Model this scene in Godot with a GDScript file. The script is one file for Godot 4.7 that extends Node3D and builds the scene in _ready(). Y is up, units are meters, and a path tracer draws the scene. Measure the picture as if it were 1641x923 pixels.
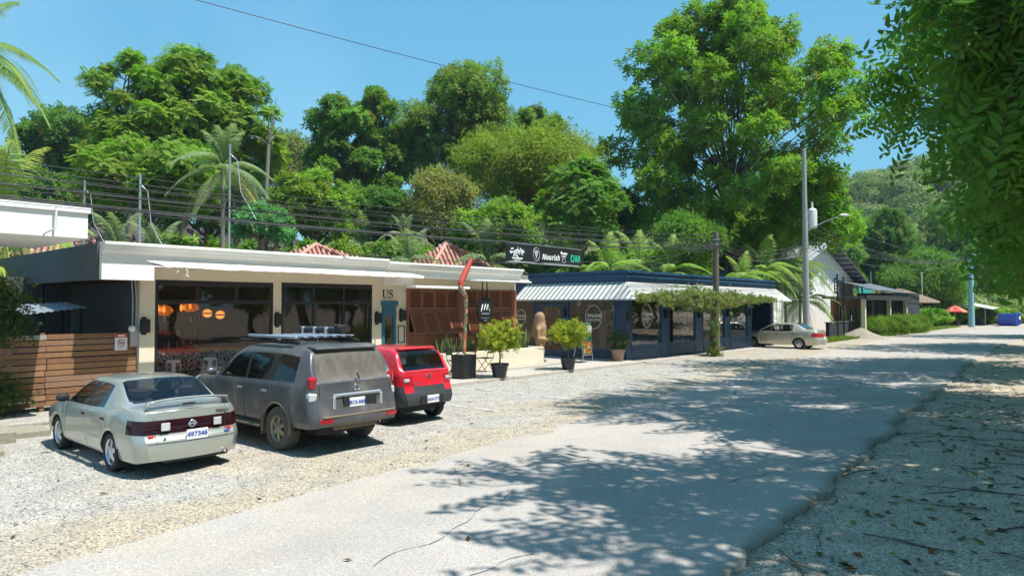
extends Node3D
# A street in a tropical village: shops, parked cars, road, trees.
# Street frame: u runs along the shop fronts (away to the right), v runs from the road towards the shops.
const TH := 0.851720
const CU := 0.658689
const SU := 0.752415
var rng := RandomNumberGenerator.new()
var M := {}
var used := {}
var ou := 0.0
var ov := 0.0

class MB:
	var v := PackedVector3Array()
	var n := PackedVector3Array()
	var c := PackedColorArray()
	var t := PackedVector2Array()
	var ix := PackedInt32Array()
	var X := Transform3D()
	var col := Color(1, 1, 1)
	var colored := false
	func vert(p: Vector3, q: Vector3) -> int:
		v.append(X * p)
		n.append((X.basis * q).normalized())
		if colored: c.append(col)
		return v.size() - 1
	func tri(a: Vector3, b: Vector3, d: Vector3) -> void:
		var q := (b - a).cross(d - a)
		var i := vert(a, q)
		vert(b, q)
		vert(d, q)
		ix.append_array([i, i + 2, i + 1])
	func quad(a: Vector3, b: Vector3, d: Vector3, e: Vector3) -> void:
		var q := (d - a).cross(e - b)
		var i := vert(a, q)
		vert(b, q)
		vert(d, q)
		vert(e, q)
		ix.append_array([i, i + 2, i + 1, i, i + 3, i + 2])
	func box(o: Vector3, s: Vector3, bev := 0.0) -> MB:
		var h := s * 0.5
		if bev <= 0.0:
			for ax in 3:
				for sg in [-1.0, 1.0]:
					var w := Vector3()
					w[ax] = h[ax] * sg
					var p := Vector3()
					p[(ax + 1) % 3] = h[(ax + 1) % 3]
					var r := Vector3()
					r[(ax + 2) % 3] = h[(ax + 2) % 3] * sg
					quad(o + w - p - r, o + w + p - r, o + w + p + r, o + w - p + r)
			return self
		var b := minf(bev, minf(h.x, minf(h.y, h.z)) * 0.9)
		var k := h - Vector3(b, b, b)
		for ax in 3:
			for sg in [-1.0, 1.0]:
				var w := Vector3()
				w[ax] = h[ax] * sg
				var p := Vector3()
				p[(ax + 1) % 3] = k[(ax + 1) % 3]
				var r := Vector3()
				r[(ax + 2) % 3] = k[(ax + 2) % 3] * sg
				quad(o + w - p - r, o + w + p - r, o + w + p + r, o + w - p + r)
				var ay := (ax + 1) % 3
				var az := (ax + 2) % 3
				for sh in [-1.0, 1.0]:
					var a := Vector3()
					a[ax] = h[ax] * sg
					a[ay] = k[ay] * sh
					var d := Vector3()
					d[ax] = k[ax] * sg
					d[ay] = h[ay] * sh
					var z := Vector3()
					z[az] = k[az]
					if sg * sh > 0: quad(o + a - z, o + d - z, o + d + z, o + a + z)
					else: quad(o + a + z, o + d + z, o + d - z, o + a - z)
		for sx in [-1.0, 1.0]:
			for sy in [-1.0, 1.0]:
				for sz in [-1.0, 1.0]:
					var a := o + Vector3(h.x * sx, k.y * sy, k.z * sz)
					var d := o + Vector3(k.x * sx, h.y * sy, k.z * sz)
					var e := o + Vector3(k.x * sx, k.y * sy, h.z * sz)
					if sx * sy * sz > 0: tri(a, d, e)
					else: tri(a, e, d)
		return self
	func tube(pts: Array, radii: Variant, sides := 8, cap := true) -> MB:
		var m := pts.size()
		var side := Vector3()
		var first := v.size()
		for i in m:
			var p: Vector3 = pts[i]
			var d: Vector3 = (pts[mini(i + 1, m - 1)] - pts[maxi(i - 1, 0)])
			d = d.normalized() if d.length() > 1e-6 else Vector3.UP
			if i == 0: side = d.cross(Vector3.UP if absf(d.y) < 0.9 else Vector3.RIGHT).normalized()
			else: side = (side - d * side.dot(d)).normalized()
			var up := d.cross(side)
			var r: float = radii[i] if radii is Array or radii is PackedFloat32Array else radii
			for k in sides:
				var a := TAU * k / sides
				var q := side * cos(a) + up * sin(a)
				vert(p + q * r, q)
		for i in m - 1:
			for k in sides:
				var a := first + i * sides + k
				var b := first + i * sides + (k + 1) % sides
				ix.append_array([a, a + sides, b, b, a + sides, b + sides])
		if cap:
			for e in [0, m - 1]:
				var d: Vector3 = (pts[1] - pts[0]) if e == 0 else (pts[m - 2] - pts[m - 1])
				var o := vert(pts[e], -d.normalized())
				for k in sides:
					v.append(v[first + e * sides + k])
					n.append(n[o])
					if colored: c.append(col)
				for k in sides:
					var a := o + 1 + k
					var b := o + 1 + (k + 1) % sides
					if e == 0: ix.append_array([o, a, b])
					else: ix.append_array([o, b, a])
		return self
	func lathe(prof: Array, sides := 16, o := Vector3()) -> MB:
		# prof: Vector2(radius, height), from bottom to top; sharp turns repeat a point
		var rows := []
		for p in prof:
			var row := PackedVector3Array()
			for k in sides + 1:
				var a := TAU * k / sides
				row.append(o + Vector3(cos(a) * p.x, p.y, -sin(a) * p.x))
			rows.append(row)
		grid(rows)
		return self
	func grid(rows: Array, flip := false) -> MB:
		# rows of equally many points; outside is the left-hand side of (next row) x (next point)
		var R := rows.size()
		var C: int = rows[0].size()
		var first := v.size()
		var sg := -1.0 if flip else 1.0
		for i in R:
			for j in C:
				var du: Vector3 = rows[i][mini(j + 1, C - 1)] - rows[i][maxi(j - 1, 0)]
				if rows[i][0].distance_squared_to(rows[i][C - 1]) < 1e-10 and (j == 0 or j == C - 1): du = rows[i][1] - rows[i][C - 2]
				var dv: Vector3 = rows[mini(i + 1, R - 1)][j] - rows[maxi(i - 1, 0)][j]
				var q := du.cross(dv) * sg
				vert(rows[i][j], q if q.length_squared() > 1e-16 else Vector3.UP)
		for i in R - 1:
			for j in C - 1:
				var a := first + i * C + j
				if flip: ix.append_array([a, a + 1, a + C, a + 1, a + C + 1, a + C])
				else: ix.append_array([a, a + C, a + 1, a + 1, a + C, a + C + 1])
		return self
	func prism(poly: Array, z0: float, z1: float) -> MB:
		# poly: Vector2 points, counter-clockwise in x,y; pushed out along z
		var pk := PackedVector2Array(poly)
		var m := pk.size()
		for i in m:
			var a := pk[i]
			var b := pk[(i + 1) % m]
			quad(Vector3(a.x, a.y, z1), Vector3(a.x, a.y, z0), Vector3(b.x, b.y, z0), Vector3(b.x, b.y, z1))
		var ti := Geometry2D.triangulate_polygon(pk)
		for k in range(0, ti.size(), 3):
			var a := pk[ti[k]]
			var b := pk[ti[k + 1]]
			var d := pk[ti[k + 2]]
			if (b - a).cross(d - a) < 0.0:
				var e := b
				b = d
				d = e
			tri(Vector3(a.x, a.y, z1), Vector3(b.x, b.y, z1), Vector3(d.x, d.y, z1))
			tri(Vector3(a.x, a.y, z0), Vector3(d.x, d.y, z0), Vector3(b.x, b.y, z0))
		return self
	func ball(o: Vector3, r: Vector3, sides := 12) -> MB:
		var rows := []
		var R := maxi(4, sides / 2)
		for i in R + 1:
			var f := -PI / 2 + PI * i / R
			var row := PackedVector3Array()
			for k in sides + 1:
				var a := TAU * k / sides
				row.append(o + Vector3(cos(a) * cos(f) * r.x, sin(f) * r.y, -sin(a) * cos(f) * r.z))
			rows.append(row)
		var first := v.size()
		grid(rows)
		for i in range(first, v.size()):
			var q := (X.affine_inverse() * v[i] - o) / r
			n[i] = (X.basis * (q / r)).normalized()
		return self
	func mesh(m: Material = null) -> ArrayMesh:
		var a := []
		a.resize(Mesh.ARRAY_MAX)
		a[Mesh.ARRAY_VERTEX] = v
		a[Mesh.ARRAY_NORMAL] = n
		if colored: a[Mesh.ARRAY_COLOR] = c
		if t.size() == v.size(): a[Mesh.ARRAY_TEX_UV] = t
		a[Mesh.ARRAY_INDEX] = ix
		var o := ArrayMesh.new()
		o.add_surface_from_arrays(Mesh.PRIMITIVE_TRIANGLES, a)
		if m: o.surface_set_material(0, m)
		return o

# ---------------------------------------------------------------- helpers
func F(u: float, v: float, h := 0.0) -> Vector3:
	return Vector3(CU * u - SU * v, h, -(SU * u + CU * v))
func L(u: float, v: float, h: float) -> Vector3:   # inside the thing made last with sthing()
	return Vector3(u - ou, h, ov - v)
func numbered(s: String) -> String:
	var k: int = used.get(s, 0)
	used[s] = k + 1
	return s if k == 0 else "%s_%03d" % [s, k]
func thing(called: String, label: String, category: String, at := Vector3(), turn := 0.0, group := "") -> Node3D:
	var o := Node3D.new()
	o.name = numbered(called)
	add_child(o)
	o.position = at
	o.rotation.y = turn
	tag(o, label, category, group)
	return o
func sthing(called: String, label: String, category: String, u: float, v: float, group := "", h := 0.0) -> Node3D:
	ou = u
	ov = v
	return thing(called, label, category, F(u, v, h), TH, group)
func tag(o: Node3D, label := "", category := "", group := "", kind := "") -> Node3D:
	if label: o.set_meta("label", label)
	if category: o.set_meta("category", category)
	if group: o.set_meta("group", group)
	if kind: o.set_meta("kind", kind)
	return o
func obj(called: String, mb: MB, m: Material, parent: Node3D = null) -> MeshInstance3D:
	return inst(called, mb.mesh(m), parent)
func inst(called: String, me: Mesh, parent: Node3D = null, at := Transform3D()) -> MeshInstance3D:
	var o := MeshInstance3D.new()
	o.mesh = me
	o.transform = at
	if parent == null:
		o.name = numbered(called)
		add_child(o)
	else:
		o.name = called
		parent.add_child(o, true)
	return o
func dup(root: Node3D, called: String, at: Vector3, turn: float, label: String) -> Node3D:
	var r: Node3D = root.duplicate()
	r.name = numbered(called)
	add_child(r)
	r.position = at
	r.rotation.y = turn
	r.set_meta("label", label)
	return r
func bx(parent: Node3D, called: String, m: Material, u0: float, u1: float, v0: float, v1: float, h0: float, h1: float, bev := 0.0) -> MeshInstance3D:
	var mb := MB.new()
	mb.box(Vector3((u0 + u1) / 2 - ou, (h0 + h1) / 2, ov - (v0 + v1) / 2), Vector3(absf(u1 - u0), h1 - h0, absf(v1 - v0)), bev)
	return obj(called, mb, m, parent)
func sbox(mb: MB, u0: float, u1: float, v0: float, v1: float, h0: float, h1: float, bev := 0.0) -> void:
	mb.box(Vector3((u0 + u1) / 2 - ou, (h0 + h1) / 2, ov - (v0 + v1) / 2), Vector3(absf(u1 - u0), h1 - h0, absf(v1 - v0)), bev)
func lettering(parent: Node3D, called: String, words: String, height: float, at: Vector3, m: Material, basis := Basis(), serif := false) -> MeshInstance3D:
	var tm := TextMesh.new()
	var f := SystemFont.new()
	f.font_names = PackedStringArray(["Droid Serif" if serif else "Droid Sans"])
	f.font_weight = 700
	tm.font = f
	tm.text = words
	tm.font_size = 32
	tm.pixel_size = height / 24.0
	tm.depth = 0.006
	tm.curve_step = 2.0
	tm.material = m
	return inst(called, tm, parent, Transform3D(basis, at))
func rf(a: float, b: float) -> float:
	return rng.randf_range(a, b)
func lin(r: float, g: float, b: float) -> Color:
	return Color(r, g, b).linear_to_srgb()
func mat(called: String, r: float, g: float, b: float, rough := 0.8, metal := 0.0, spec := 0.5) -> StandardMaterial3D:
	var m := StandardMaterial3D.new()
	m.resource_name = called
	m.albedo_color = lin(r, g, b)
	m.roughness = rough
	m.metallic = metal
	m.metallic_specular = spec
	M[called] = m
	return m
func noise_tex(freq: float, lo: Color, hi: Color, kind := FastNoiseLite.TYPE_SIMPLEX_SMOOTH, size := 512, oct := 4, seed_ := 1, mids := []) -> NoiseTexture2D:
	var f := FastNoiseLite.new()
	f.noise_type = kind
	f.frequency = freq
	f.seed = seed_
	f.fractal_octaves = oct
	if kind == FastNoiseLite.TYPE_CELLULAR:
		f.cellular_return_type = FastNoiseLite.RETURN_CELL_VALUE
		f.cellular_jitter = 1.0
		f.fractal_type = FastNoiseLite.FRACTAL_NONE
	var t := NoiseTexture2D.new()
	t.width = size
	t.height = size
	t.seamless = true
	t.noise = f
	var g := Gradient.new()
	g.set_color(0, lo)
	g.set_color(1, hi)
	for k in mids: g.add_point(k[0], k[1])
	t.color_ramp = g
	return t
func grain(m: StandardMaterial3D, freq: float, lo: float, hi: float, scale: float, bump := 0.0, warm := 0.0, stretch := Vector3.ONE, mids := []) -> StandardMaterial3D:
	# a mottled, slightly uneven surface: albedo noise, and relief in centimetres
	var a := Color(lo, lo, lo * (1.0 - warm)).linear_to_srgb()
	m.albedo_texture = noise_tex(freq, a, Color(hi, hi, hi).linear_to_srgb(), FastNoiseLite.TYPE_SIMPLEX_SMOOTH, 512, 5, int(freq * 7000) + 3, mids)
	m.uv1_triplanar = true
	m.uv1_world_triplanar = true
	m.uv1_scale = stretch * scale
	if bump > 0.0:
		m.heightmap_enabled = true
		m.heightmap_texture = m.albedo_texture
		m.heightmap_scale = bump
	return m

func _ready() -> void:
	rng.seed = 11
	setup_light()
	materials()
	ground()
	white_building()
	left_side()
	blue_shop()
	behind_roofs()
	far_buildings()
	poles_and_wires()
	vehicles()
	forecourt()
	vegetation()
	litter()

func setup_light() -> void:
	var cam := Camera3D.new()
	cam.name = "camera"
	cam.fov = 45.2
	cam.near = 0.1
	cam.far = 1500.0
	add_child(cam)
	cam.position = Vector3(0, 2.4, 0)
	cam.rotation_degrees = Vector3(1.474, 0, 0)
	cam.current = true
	var sun := DirectionalLight3D.new()
	sun.name = "sun"
	sun.light_energy = 1.12
	sun.light_color = Color(1.0, 0.995, 0.975)
	sun.light_angular_distance = 0.53
	sun.shadow_enabled = true
	add_child(sun)
	sun.look_at_from_position(Vector3(0.37, 0.9, 0.2) * 100.0, Vector3())
	var e := Environment.new()
	e.background_mode = Environment.BG_SKY
	var sm := ProceduralSkyMaterial.new()
	sm.sky_top_color = lin(0.058, 0.2, 0.365)
	sm.sky_horizon_color = lin(0.15, 0.36, 0.45)
	sm.sky_curve = 0.2
	sm.ground_horizon_color = lin(0.25, 0.27, 0.22)
	sm.ground_bottom_color = lin(0.2, 0.19, 0.16)
	sm.sun_angle_max = 25.0
	sm.sun_curve = 0.2
	sm.sky_cover = cirrus()
	sm.sky_cover_modulate = Color(1, 1, 1, 0.16)
	var sky := Sky.new()
	sky.sky_material = sm
	e.sky = sky
	e.tonemap_mode = Environment.TONE_MAPPER_LINEAR
	e.tonemap_exposure = 2.1
	e.fog_enabled = true
	e.fog_density = 0.0003
	e.fog_light_color = Color(0.86, 0.93, 1.0)
	e.sdfgi_enabled = true
	e.ssao_enabled = true
	e.ssil_enabled = true
	var w := WorldEnvironment.new()
	w.name = "environment"
	w.environment = e
	add_child(w)

func cirrus() -> NoiseTexture2D:
	var f := FastNoiseLite.new()
	f.noise_type = FastNoiseLite.TYPE_SIMPLEX_SMOOTH
	f.frequency = 0.006
	f.fractal_octaves = 5
	f.seed = 4
	var t := NoiseTexture2D.new()
	t.width = 1024
	t.height = 512
	t.seamless = true
	t.noise = f
	var g := Gradient.new()
	g.set_color(0, Color(1, 1, 1, 0))
	g.set_color(1, Color(1, 1, 1, 0.5))
	g.add_point(0.42, Color(1, 1, 1, 0.0))
	t.color_ramp = g
	return t

func materials() -> void:
	var m: StandardMaterial3D
	leafmat("leaf", 1, 1, 1, 0.95).albedo_color = Color(1, 1, 1)
	m = mat("lot_ground", 1, 1, 1, 0.95, 0, 0.3)
	m.vertex_color_use_as_albedo = true
	m.albedo_texture = noise_tex(0.095, Color(0.66, 0.65, 0.63), Color(1, 1, 0.98), FastNoiseLite.TYPE_CELLULAR, 2048, 1, 5, [[0.5, Color(0.86, 0.85, 0.83)], [0.85, Color(0.94, 0.93, 0.91)]])
	m.heightmap_enabled = true
	m.heightmap_texture = m.albedo_texture
	m.heightmap_scale = 0.6
	m = mat("asphalt", 1, 1, 1, 0.88, 0, 0.35)
	m.vertex_color_use_as_albedo = true
	m.albedo_texture = noise_tex(0.12, Color(0.8, 0.8, 0.805), Color(1, 1, 1), FastNoiseLite.TYPE_CELLULAR, 1024, 1, 9, [[0.5, Color(0.9, 0.9, 0.9)]])
	m.heightmap_enabled = true
	m.heightmap_texture = m.albedo_texture
	m.heightmap_scale = 0.12
	grain(mat("paving", 0.5, 0.45, 0.38, 0.85), 0.02, 0.72, 1.0, 0.6, 0.15)
	grain(mat("line_paint", 0.75, 0.74, 0.7, 0.9), 0.05, 0.45, 1.0, 1.2)
	grain(mat("white_wall", 0.86, 0.85, 0.82, 0.8), 0.012, 0.86, 1.0, 0.35, 0.1, 0.06)
	grain(mat("cream_wall", 0.76, 0.67, 0.52, 0.85), 0.012, 0.86, 1.0, 0.4, 0.1, 0.05)
	grain(mat("beige_wall", 0.5, 0.34, 0.2, 0.85), 0.012, 0.86, 1.0, 0.4, 0.1)
	grain(mat("grey_fascia", 0.095, 0.1, 0.105, 0.7), 0.01, 0.6, 1.0, 0.5, 0.0, 0.0, Vector3(3, 0.3, 3))
	grain(mat("dark_wall", 0.03, 0.03, 0.033, 0.85), 0.02, 0.7, 1.0, 0.5)
	m = grain(mat("peeling", 0.82, 0.8, 0.76, 0.75), 0.012, 0.9, 1.0, 0.8, 0.2, 0.05, Vector3(0.5, 1, 1))
	m.albedo_texture = noise_tex(0.012, lin(0.5, 0.27, 0.15), lin(0.95, 0.94, 0.92), FastNoiseLite.TYPE_SIMPLEX_SMOOTH, 512, 5, 77, [[0.34, lin(0.6, 0.42, 0.28)], [0.4, lin(0.92, 0.9, 0.87)]])
	m.heightmap_texture = m.albedo_texture
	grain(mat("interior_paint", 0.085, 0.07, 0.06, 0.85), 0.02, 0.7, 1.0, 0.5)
	grain(mat("shed_paint", 0.09, 0.09, 0.09, 0.85), 0.02, 0.7, 1.0, 0.5)
	mat("black_frame", 0.012, 0.012, 0.013, 0.45)
	mat("black_iron", 0.014, 0.014, 0.015, 0.5, 0.4)
	grain(mat("roof_deck", 0.3, 0.29, 0.27, 0.9), 0.02, 0.6, 1.0, 0.3)
	m = mat("pane", 1, 1, 1, 0.02)
	m.albedo_color = Color(0.02, 0.025, 0.025, 0.05)
	m.transparency = BaseMaterial3D.TRANSPARENCY_ALPHA
	m = mat("blue_paint", 0.013, 0.057, 0.125, 0.5)
	grain(m, 0.015, 0.78, 1.0, 0.5)
	m = mat("blue_trim", 0.018, 0.075, 0.165, 0.45)
	mat("teal_paint", 0.025, 0.13, 0.19, 0.5)
	m = mat("louvre_wood", 0.33, 0.115, 0.055, 0.55)
	grain(m, 0.02, 0.55, 1.0, 1.3, 0.0, 0.0, Vector3(1, 6, 1))
	for k in 4:
		var b: Array = [[0.38, 0.19, 0.085], [0.32, 0.15, 0.07], [0.45, 0.24, 0.12], [0.36, 0.2, 0.12]][k]
		grain(mat("fence_wood%d" % k, b[0], b[1], b[2], 0.75), 0.018 + 0.003 * k, 0.42, 1.0, 0.9, 0.1, 0.1, Vector3(0.7, 7, 0.7))
	grain(mat("grey_wood", 0.45, 0.39, 0.32, 0.85), 0.02, 0.5, 1.0, 0.9, 0.1, 0.0, Vector3(0.7, 7, 0.7))
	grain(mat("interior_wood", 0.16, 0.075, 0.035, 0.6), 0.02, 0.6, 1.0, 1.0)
	grain(mat("floor_tile", 0.2, 0.17, 0.14, 0.5), 0.02, 0.7, 1.0, 0.8)
	grain(mat("awning_white", 0.6, 0.57, 0.51, 0.8), 0.01, 0.82, 1.0, 0.4, 0.0, 0.06)
	grain(mat("awning_grey", 0.2, 0.22, 0.25, 0.8), 0.01, 0.82, 1.0, 0.4, 0.0, 0.06)
	grain(mat("roof_metal", 0.42, 0.45, 0.5, 0.45, 0.3), 0.01, 0.7, 1.0, 0.3)
	grain(mat("canopy_metal", 0.14, 0.15, 0.17, 0.5, 0.2), 0.01, 0.75, 1.0, 0.3)
	for k in 3:
		var b: Array = [[0.52, 0.24, 0.18], [0.44, 0.19, 0.14], [0.58, 0.32, 0.25]][k]
		grain(mat("clay%d" % k, b[0], b[1], b[2], 0.85), 0.02, 0.7, 1.0, 0.8)
	grain(mat("bark", 0.23, 0.185, 0.14, 0.95), 0.03, 0.4, 1.0, 1.0, 1.5, 0.1, Vector3(2, 0.5, 2))
	grain(mat("pale_bark", 0.3, 0.27, 0.22, 0.95), 0.03, 0.5, 1.0, 1.0, 1.0, 0.1, Vector3(1, 2, 1))
	grain(mat("pole_wood", 0.2, 0.165, 0.125, 0.9), 0.02, 0.45, 1.0, 1.0, 0.8, 0.1, Vector3(6, 0.6, 6))
	grain(mat("concrete", 0.42, 0.41, 0.39, 0.85), 0.015, 0.75, 1.0, 0.6, 0.15)
	grain(mat("stone", 0.36, 0.32, 0.25, 0.9), 0.02, 0.55, 1.0, 1.2, 0.6, 0.08)
	mat("cable", 0.05, 0.05, 0.052, 0.6)
	mat("galvanised", 0.42, 0.44, 0.46, 0.4, 0.6)
	mat("white_plastic", 0.72, 0.72, 0.7, 0.4)
	mat("red_paint", 0.5, 0.03, 0.03, 0.45)
	mat("teal_sign", 0.02, 0.5, 0.33, 0.5)
	mat("white_ink", 0.82, 0.82, 0.8, 0.6)
	mat("grey_ink", 0.4, 0.4, 0.4, 0.6)
	mat("black_ink", 0.012, 0.012, 0.012, 0.6)
	m = grain(mat("carved_wood", 0.42, 0.27, 0.15, 0.8), 0.03, 0.55, 1.0, 1.6, 0.8, 0.1, Vector3(2, 0.7, 2))
	mat("glaze_dark", 0.02, 0.025, 0.035, 0.25)
	grain(mat("pink_clay", 0.42, 0.27, 0.21, 0.9), 0.02, 0.75, 1.0, 2.0)
	grain(mat("soil", 0.06, 0.042, 0.03, 1.0), 0.05, 0.5, 1.0, 3.0)
	m = mat("bulb_glow", 1, 0.6, 0.25, 0.4)
	m.emission_enabled = true
	m.emission = Color(1.0, 0.62, 0.25)
	m.emission_energy_multiplier = 0.55
	m = mat("amber_glass", 0.85, 0.5, 0.18, 0.1)
	m.albedo_color = Color(1.0, 0.75, 0.4, 0.25)
	m.transparency = BaseMaterial3D.TRANSPARENCY_ALPHA

# ---------------------------------------------------------------- ground
func lerp_keys(keys: Array, x: float) -> float:
	if x <= keys[0][0]: return keys[0][1]
	for i in keys.size() - 1:
		if x <= keys[i + 1][0]:
			return lerpf(keys[i][1], keys[i + 1][1], (x - keys[i][0]) / (keys[i + 1][0] - keys[i][0]))
	return keys[-1][1]
var LEFT := [[-40.0, 5.8], [0.0, 6.9], [6.0, 7.6], [10.6, 8.05], [17.8, 9.1], [33.6, 10.8], [48.6, 11.9], [66.0, 12.6], [80.0, 11.0], [95.0, 5.5], [120.0, -12.0], [160.0, -50.0]]
var RIGHT := [[-40.0, 1.2], [0.0, 2.35], [5.8, 2.68], [8.2, 2.85], [11.8, 3.03], [16.6, 3.5], [23.8, 3.9], [31.4, 4.5], [49.7, 5.3], [66.0, 5.0], [80.0, 2.5], [95.0, -4.5], [120.0, -23.0], [160.0, -62.0]]
var nz := FastNoiseLite.new()
func edge_left(u: float) -> float:
	return lerp_keys(LEFT, u) + nz.get_noise_2d(u * 14.0, 50.0) * 0.35
func edge_right(u: float) -> float:
	return lerp_keys(RIGHT, u) + nz.get_noise_2d(u * 22.0, 500.0) * 0.2 + nz.get_noise_2d(u * 90.0, 900.0) * 0.07
func mound(u: float, v: float) -> float:
	return 0.0
func ground_h(u: float, v: float) -> float:
	var l := edge_left(u)
	var r := edge_right(u)
	var n := nz.get_noise_2d(u * 30.0, v * 30.0) * 0.03 + nz.get_noise_2d(u * 110.0 + 900.0, v * 110.0) * 0.014
	if v > l - 0.5:
		var k := clampf((v - l + 0.5) / 0.9, 0.0, 1.0)
		return lerpf(-0.06, 0.004, k) + n * clampf(0.25 + 0.75 * k, 0, 1) * (1.0 if v < 14.0 else 0.2)
	if v < r + 0.12:
		return -0.075 + n * 1.2 + clampf((r - v) * 0.02, 0.0, 0.12)
	return -0.075
func ground() -> void:
	nz.seed = 3
	nz.frequency = 0.02
	nz.fractal_octaves = 3
	var us := [-400.0, -200.0, -100.0, -50.0, -25.0, -14.0, -10.0]
	var x := -8.0
	while x < 62.0:
		us.append(x)
		x += 0.2 if x < 26.0 else 0.4
	while x < 600.0:
		us.append(x)
		x += (x - 60.0) * 0.25 + 0.6
	var vs := [-400.0, -200.0, -100.0, -60.0, -35.0, -22.0, -16.0, -12.0]
	x = -10.0
	while x < 20.0:
		vs.append(x)
		x += 0.2
	while x < 600.0:
		vs.append(x)
		x += (x - 18.0) * 0.3 + 0.5
	var mb := MB.new()
	mb.colored = true
	var C := vs.size()
	for u in us:
		for v in vs:
			mb.v.append(F(u, v, ground_h(u, v)))
			mb.t.append(Vector2(u, v) * 0.25)
			var e1 := 0.15
			var hx := ground_h(u + e1, v) - ground_h(u - e1, v)
			var hy := ground_h(u, v + e1) - ground_h(u, v - e1)
			var nn := Vector3(-hx, 2 * e1, hy).normalized()
			mb.n.append(Basis(Vector3.UP, TH) * nn)
			mb.c.append(soil_color(u, v))
	for i in us.size() - 1:
		for j in C - 1:
			var a := i * C + j
			mb.ix.append_array([a, a + 1, a + C, a + 1, a + C + 1, a + C])
	# rows run along u, points along +v: seen from above this winding is clockwise
	tag(obj("ground", mb, M.lot_ground), "", "", "", "structure")
	# the asphalt, a slab with a broken right-hand edge
	var rd := MB.new()
	rd.colored = true
	var pu := []
	x = -40.0
	while x < 160.0:
		pu.append(x)
		x += 2.0 if x < -8.0 else (0.12 if x < 30.0 else 0.5 if x < 70.0 else 1.0)
	var W := 26
	for u in pu:
		var r := edge_right(u)
		var l := lerp_keys(LEFT, u) + 0.35
		for k in W + 2:
			var v := r if k <= 1 else lerpf(r, l, (k - 1.0) / W)
			var h := -0.12 if k == 0 else (-0.012 if k == 1 else 0.0) + nz.get_noise_2d(u * 8.0, v * 8.0 + 77.0) * 0.006
			rd.v.append(F(u, v + (0.03 if k == 0 else 0.0), h))
			rd.n.append(Vector3.UP if k > 1 else Basis(Vector3.UP, TH) * Vector3(0, 0.5, 0.86))
			rd.t.append(Vector2(u, v) * 0.7)
			var w := nz.get_noise_2d(u * 10.0 + 300.0, v * 22.0) * 0.5 + nz.get_noise_2d(u * 60.0, v * 60.0 + 30.0) * 0.3
			var g := Color(0.47, 0.42, 0.37) * (1.0 + 0.26 * w)
			var dusty := clampf(1.0 - (l - 0.35 - v) / (1.6 + 1.0 * w), 0.0, 1.0) * clampf(0.5 + nz.get_noise_2d(u * 45.0, v * 70.0 + 11.0) * 2.2, 0.0, 1.0)
			rd.c.append(g.lerp(Color(0.52, 0.45, 0.36), dusty * 0.7))
	for i in pu.size() - 1:
		for j in W + 1:
			var a := i * (W + 2) + j
			rd.ix.append_array([a, a + 1, a + W + 2, a + 1, a + W + 3, a + W + 2])
	var road := obj("road", rd, M.asphalt)
	tag(road, "", "", "", "structure")
	# a square repair and tar-filled cracks
	var pt := MB.new()
	for k in 6:
		var q := [12.4 + k * 0.25, 12.4 + k * 0.25 + 0.25]
		pt.quad(F(q[0], 7.35, 0.011), F(q[1], 7.35, 0.011), F(q[1], 7.9, 0.011), F(q[0], 7.9, 0.011))
	obj("repair_patch", pt, grain(mat("new_asphalt", 0.3, 0.29, 0.275, 0.9), 0.06, 0.7, 1.0, 2.0), road)
	mat("tar", 0.1, 0.098, 0.095, 0.8)
	for c in [[4.0, 5.2, 0.25, 24], [9.0, 4.0, 0.05, 40], [6.5, 6.6, 0.6, 14], [18.0, 6.2, -0.1, 46], [2.5, 3.9, 0.12, 22]]:
		var ck := MB.new()
		var pu0: float = c[0]
		var pv0: float = c[1]
		var dir: float = c[2]
		for k in c[3]:
			dir += rf(-0.45, 0.45)
			dir = lerpf(dir, c[2], 0.25)
			var nu := pu0 + cos(dir) * 0.13
			var nv := pv0 + sin(dir) * 0.13
			var w := 0.006 + 0.004 * sin(k * 1.3)
			var h0 := nz.get_noise_2d(pu0 * 8.0, pv0 * 8.0 + 77.0) * 0.006 + 0.003
			ck.quad(F(pu0, pv0 - w, h0), F(nu, nv - w, h0), F(nu, nv + w, h0), F(pu0, pv0 + w, h0))
			pu0 = nu
			pv0 = nv
		obj("crack", ck, M.tar, road)
	# raised footway in front of the shops, cast in bays
	var walk := Node3D.new()
	walk.name = "pavement"
	add_child(walk)
	walk.position = F(5.5, 14.85)
	walk.rotation.y = TH
	ou = 5.5
	ov = 14.85
	tag(walk, "", "", "", "structure")
	bx(walk, "bedding", M.concrete, 5.5, 25.28, 14.9, 18.15, -0.1, 0.075)
	var a := 5.5
	while a < 25.0:
		var w := minf(1.64, 25.28 - a)
		for q in [[14.85, 16.5], [16.51, 18.17]]:
			bx(walk, "slab", M.paving, a, a + w - 0.012, q[0], q[1], 0.0, 0.1 + rf(-0.003, 0.003), 0.008)
		a += 1.65
	a = 25.3
	while a < 38.0:
		bx(walk, "slab", M.paving, a, a + 1.638, 14.95, 15.66, -0.05, 0.055 + rf(-0.003, 0.003), 0.008)
		a += 1.65
	bx(walk, "bedding", M.concrete, 21.1, 25.2, 18.16, 22.0, -0.1, 0.095)
	# faded bay lines on the gravel
	for q in [[11.6, 10.6, 13.4], [14.35, 10.6, 13.9], [18.3, 10.1, 13.4], [21.6, 11.0, 14.0]]:
		var ln := MB.new()
		var b: float = q[1]
		while b < q[2]:
			if rng.randf() < 0.82:
				var hh := maxf(ground_h(q[0], b), ground_h(q[0] + 0.1, b + 0.15)) + 0.008
				var wv := rf(-0.02, 0.02)
				ln.quad(F(q[0] + wv, b, hh), F(q[0] + 0.1 + wv, b, hh), F(q[0] + 0.1 + wv, b + 0.19, hh), F(q[0] + wv, b + 0.19, hh))
			b += 0.2
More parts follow.
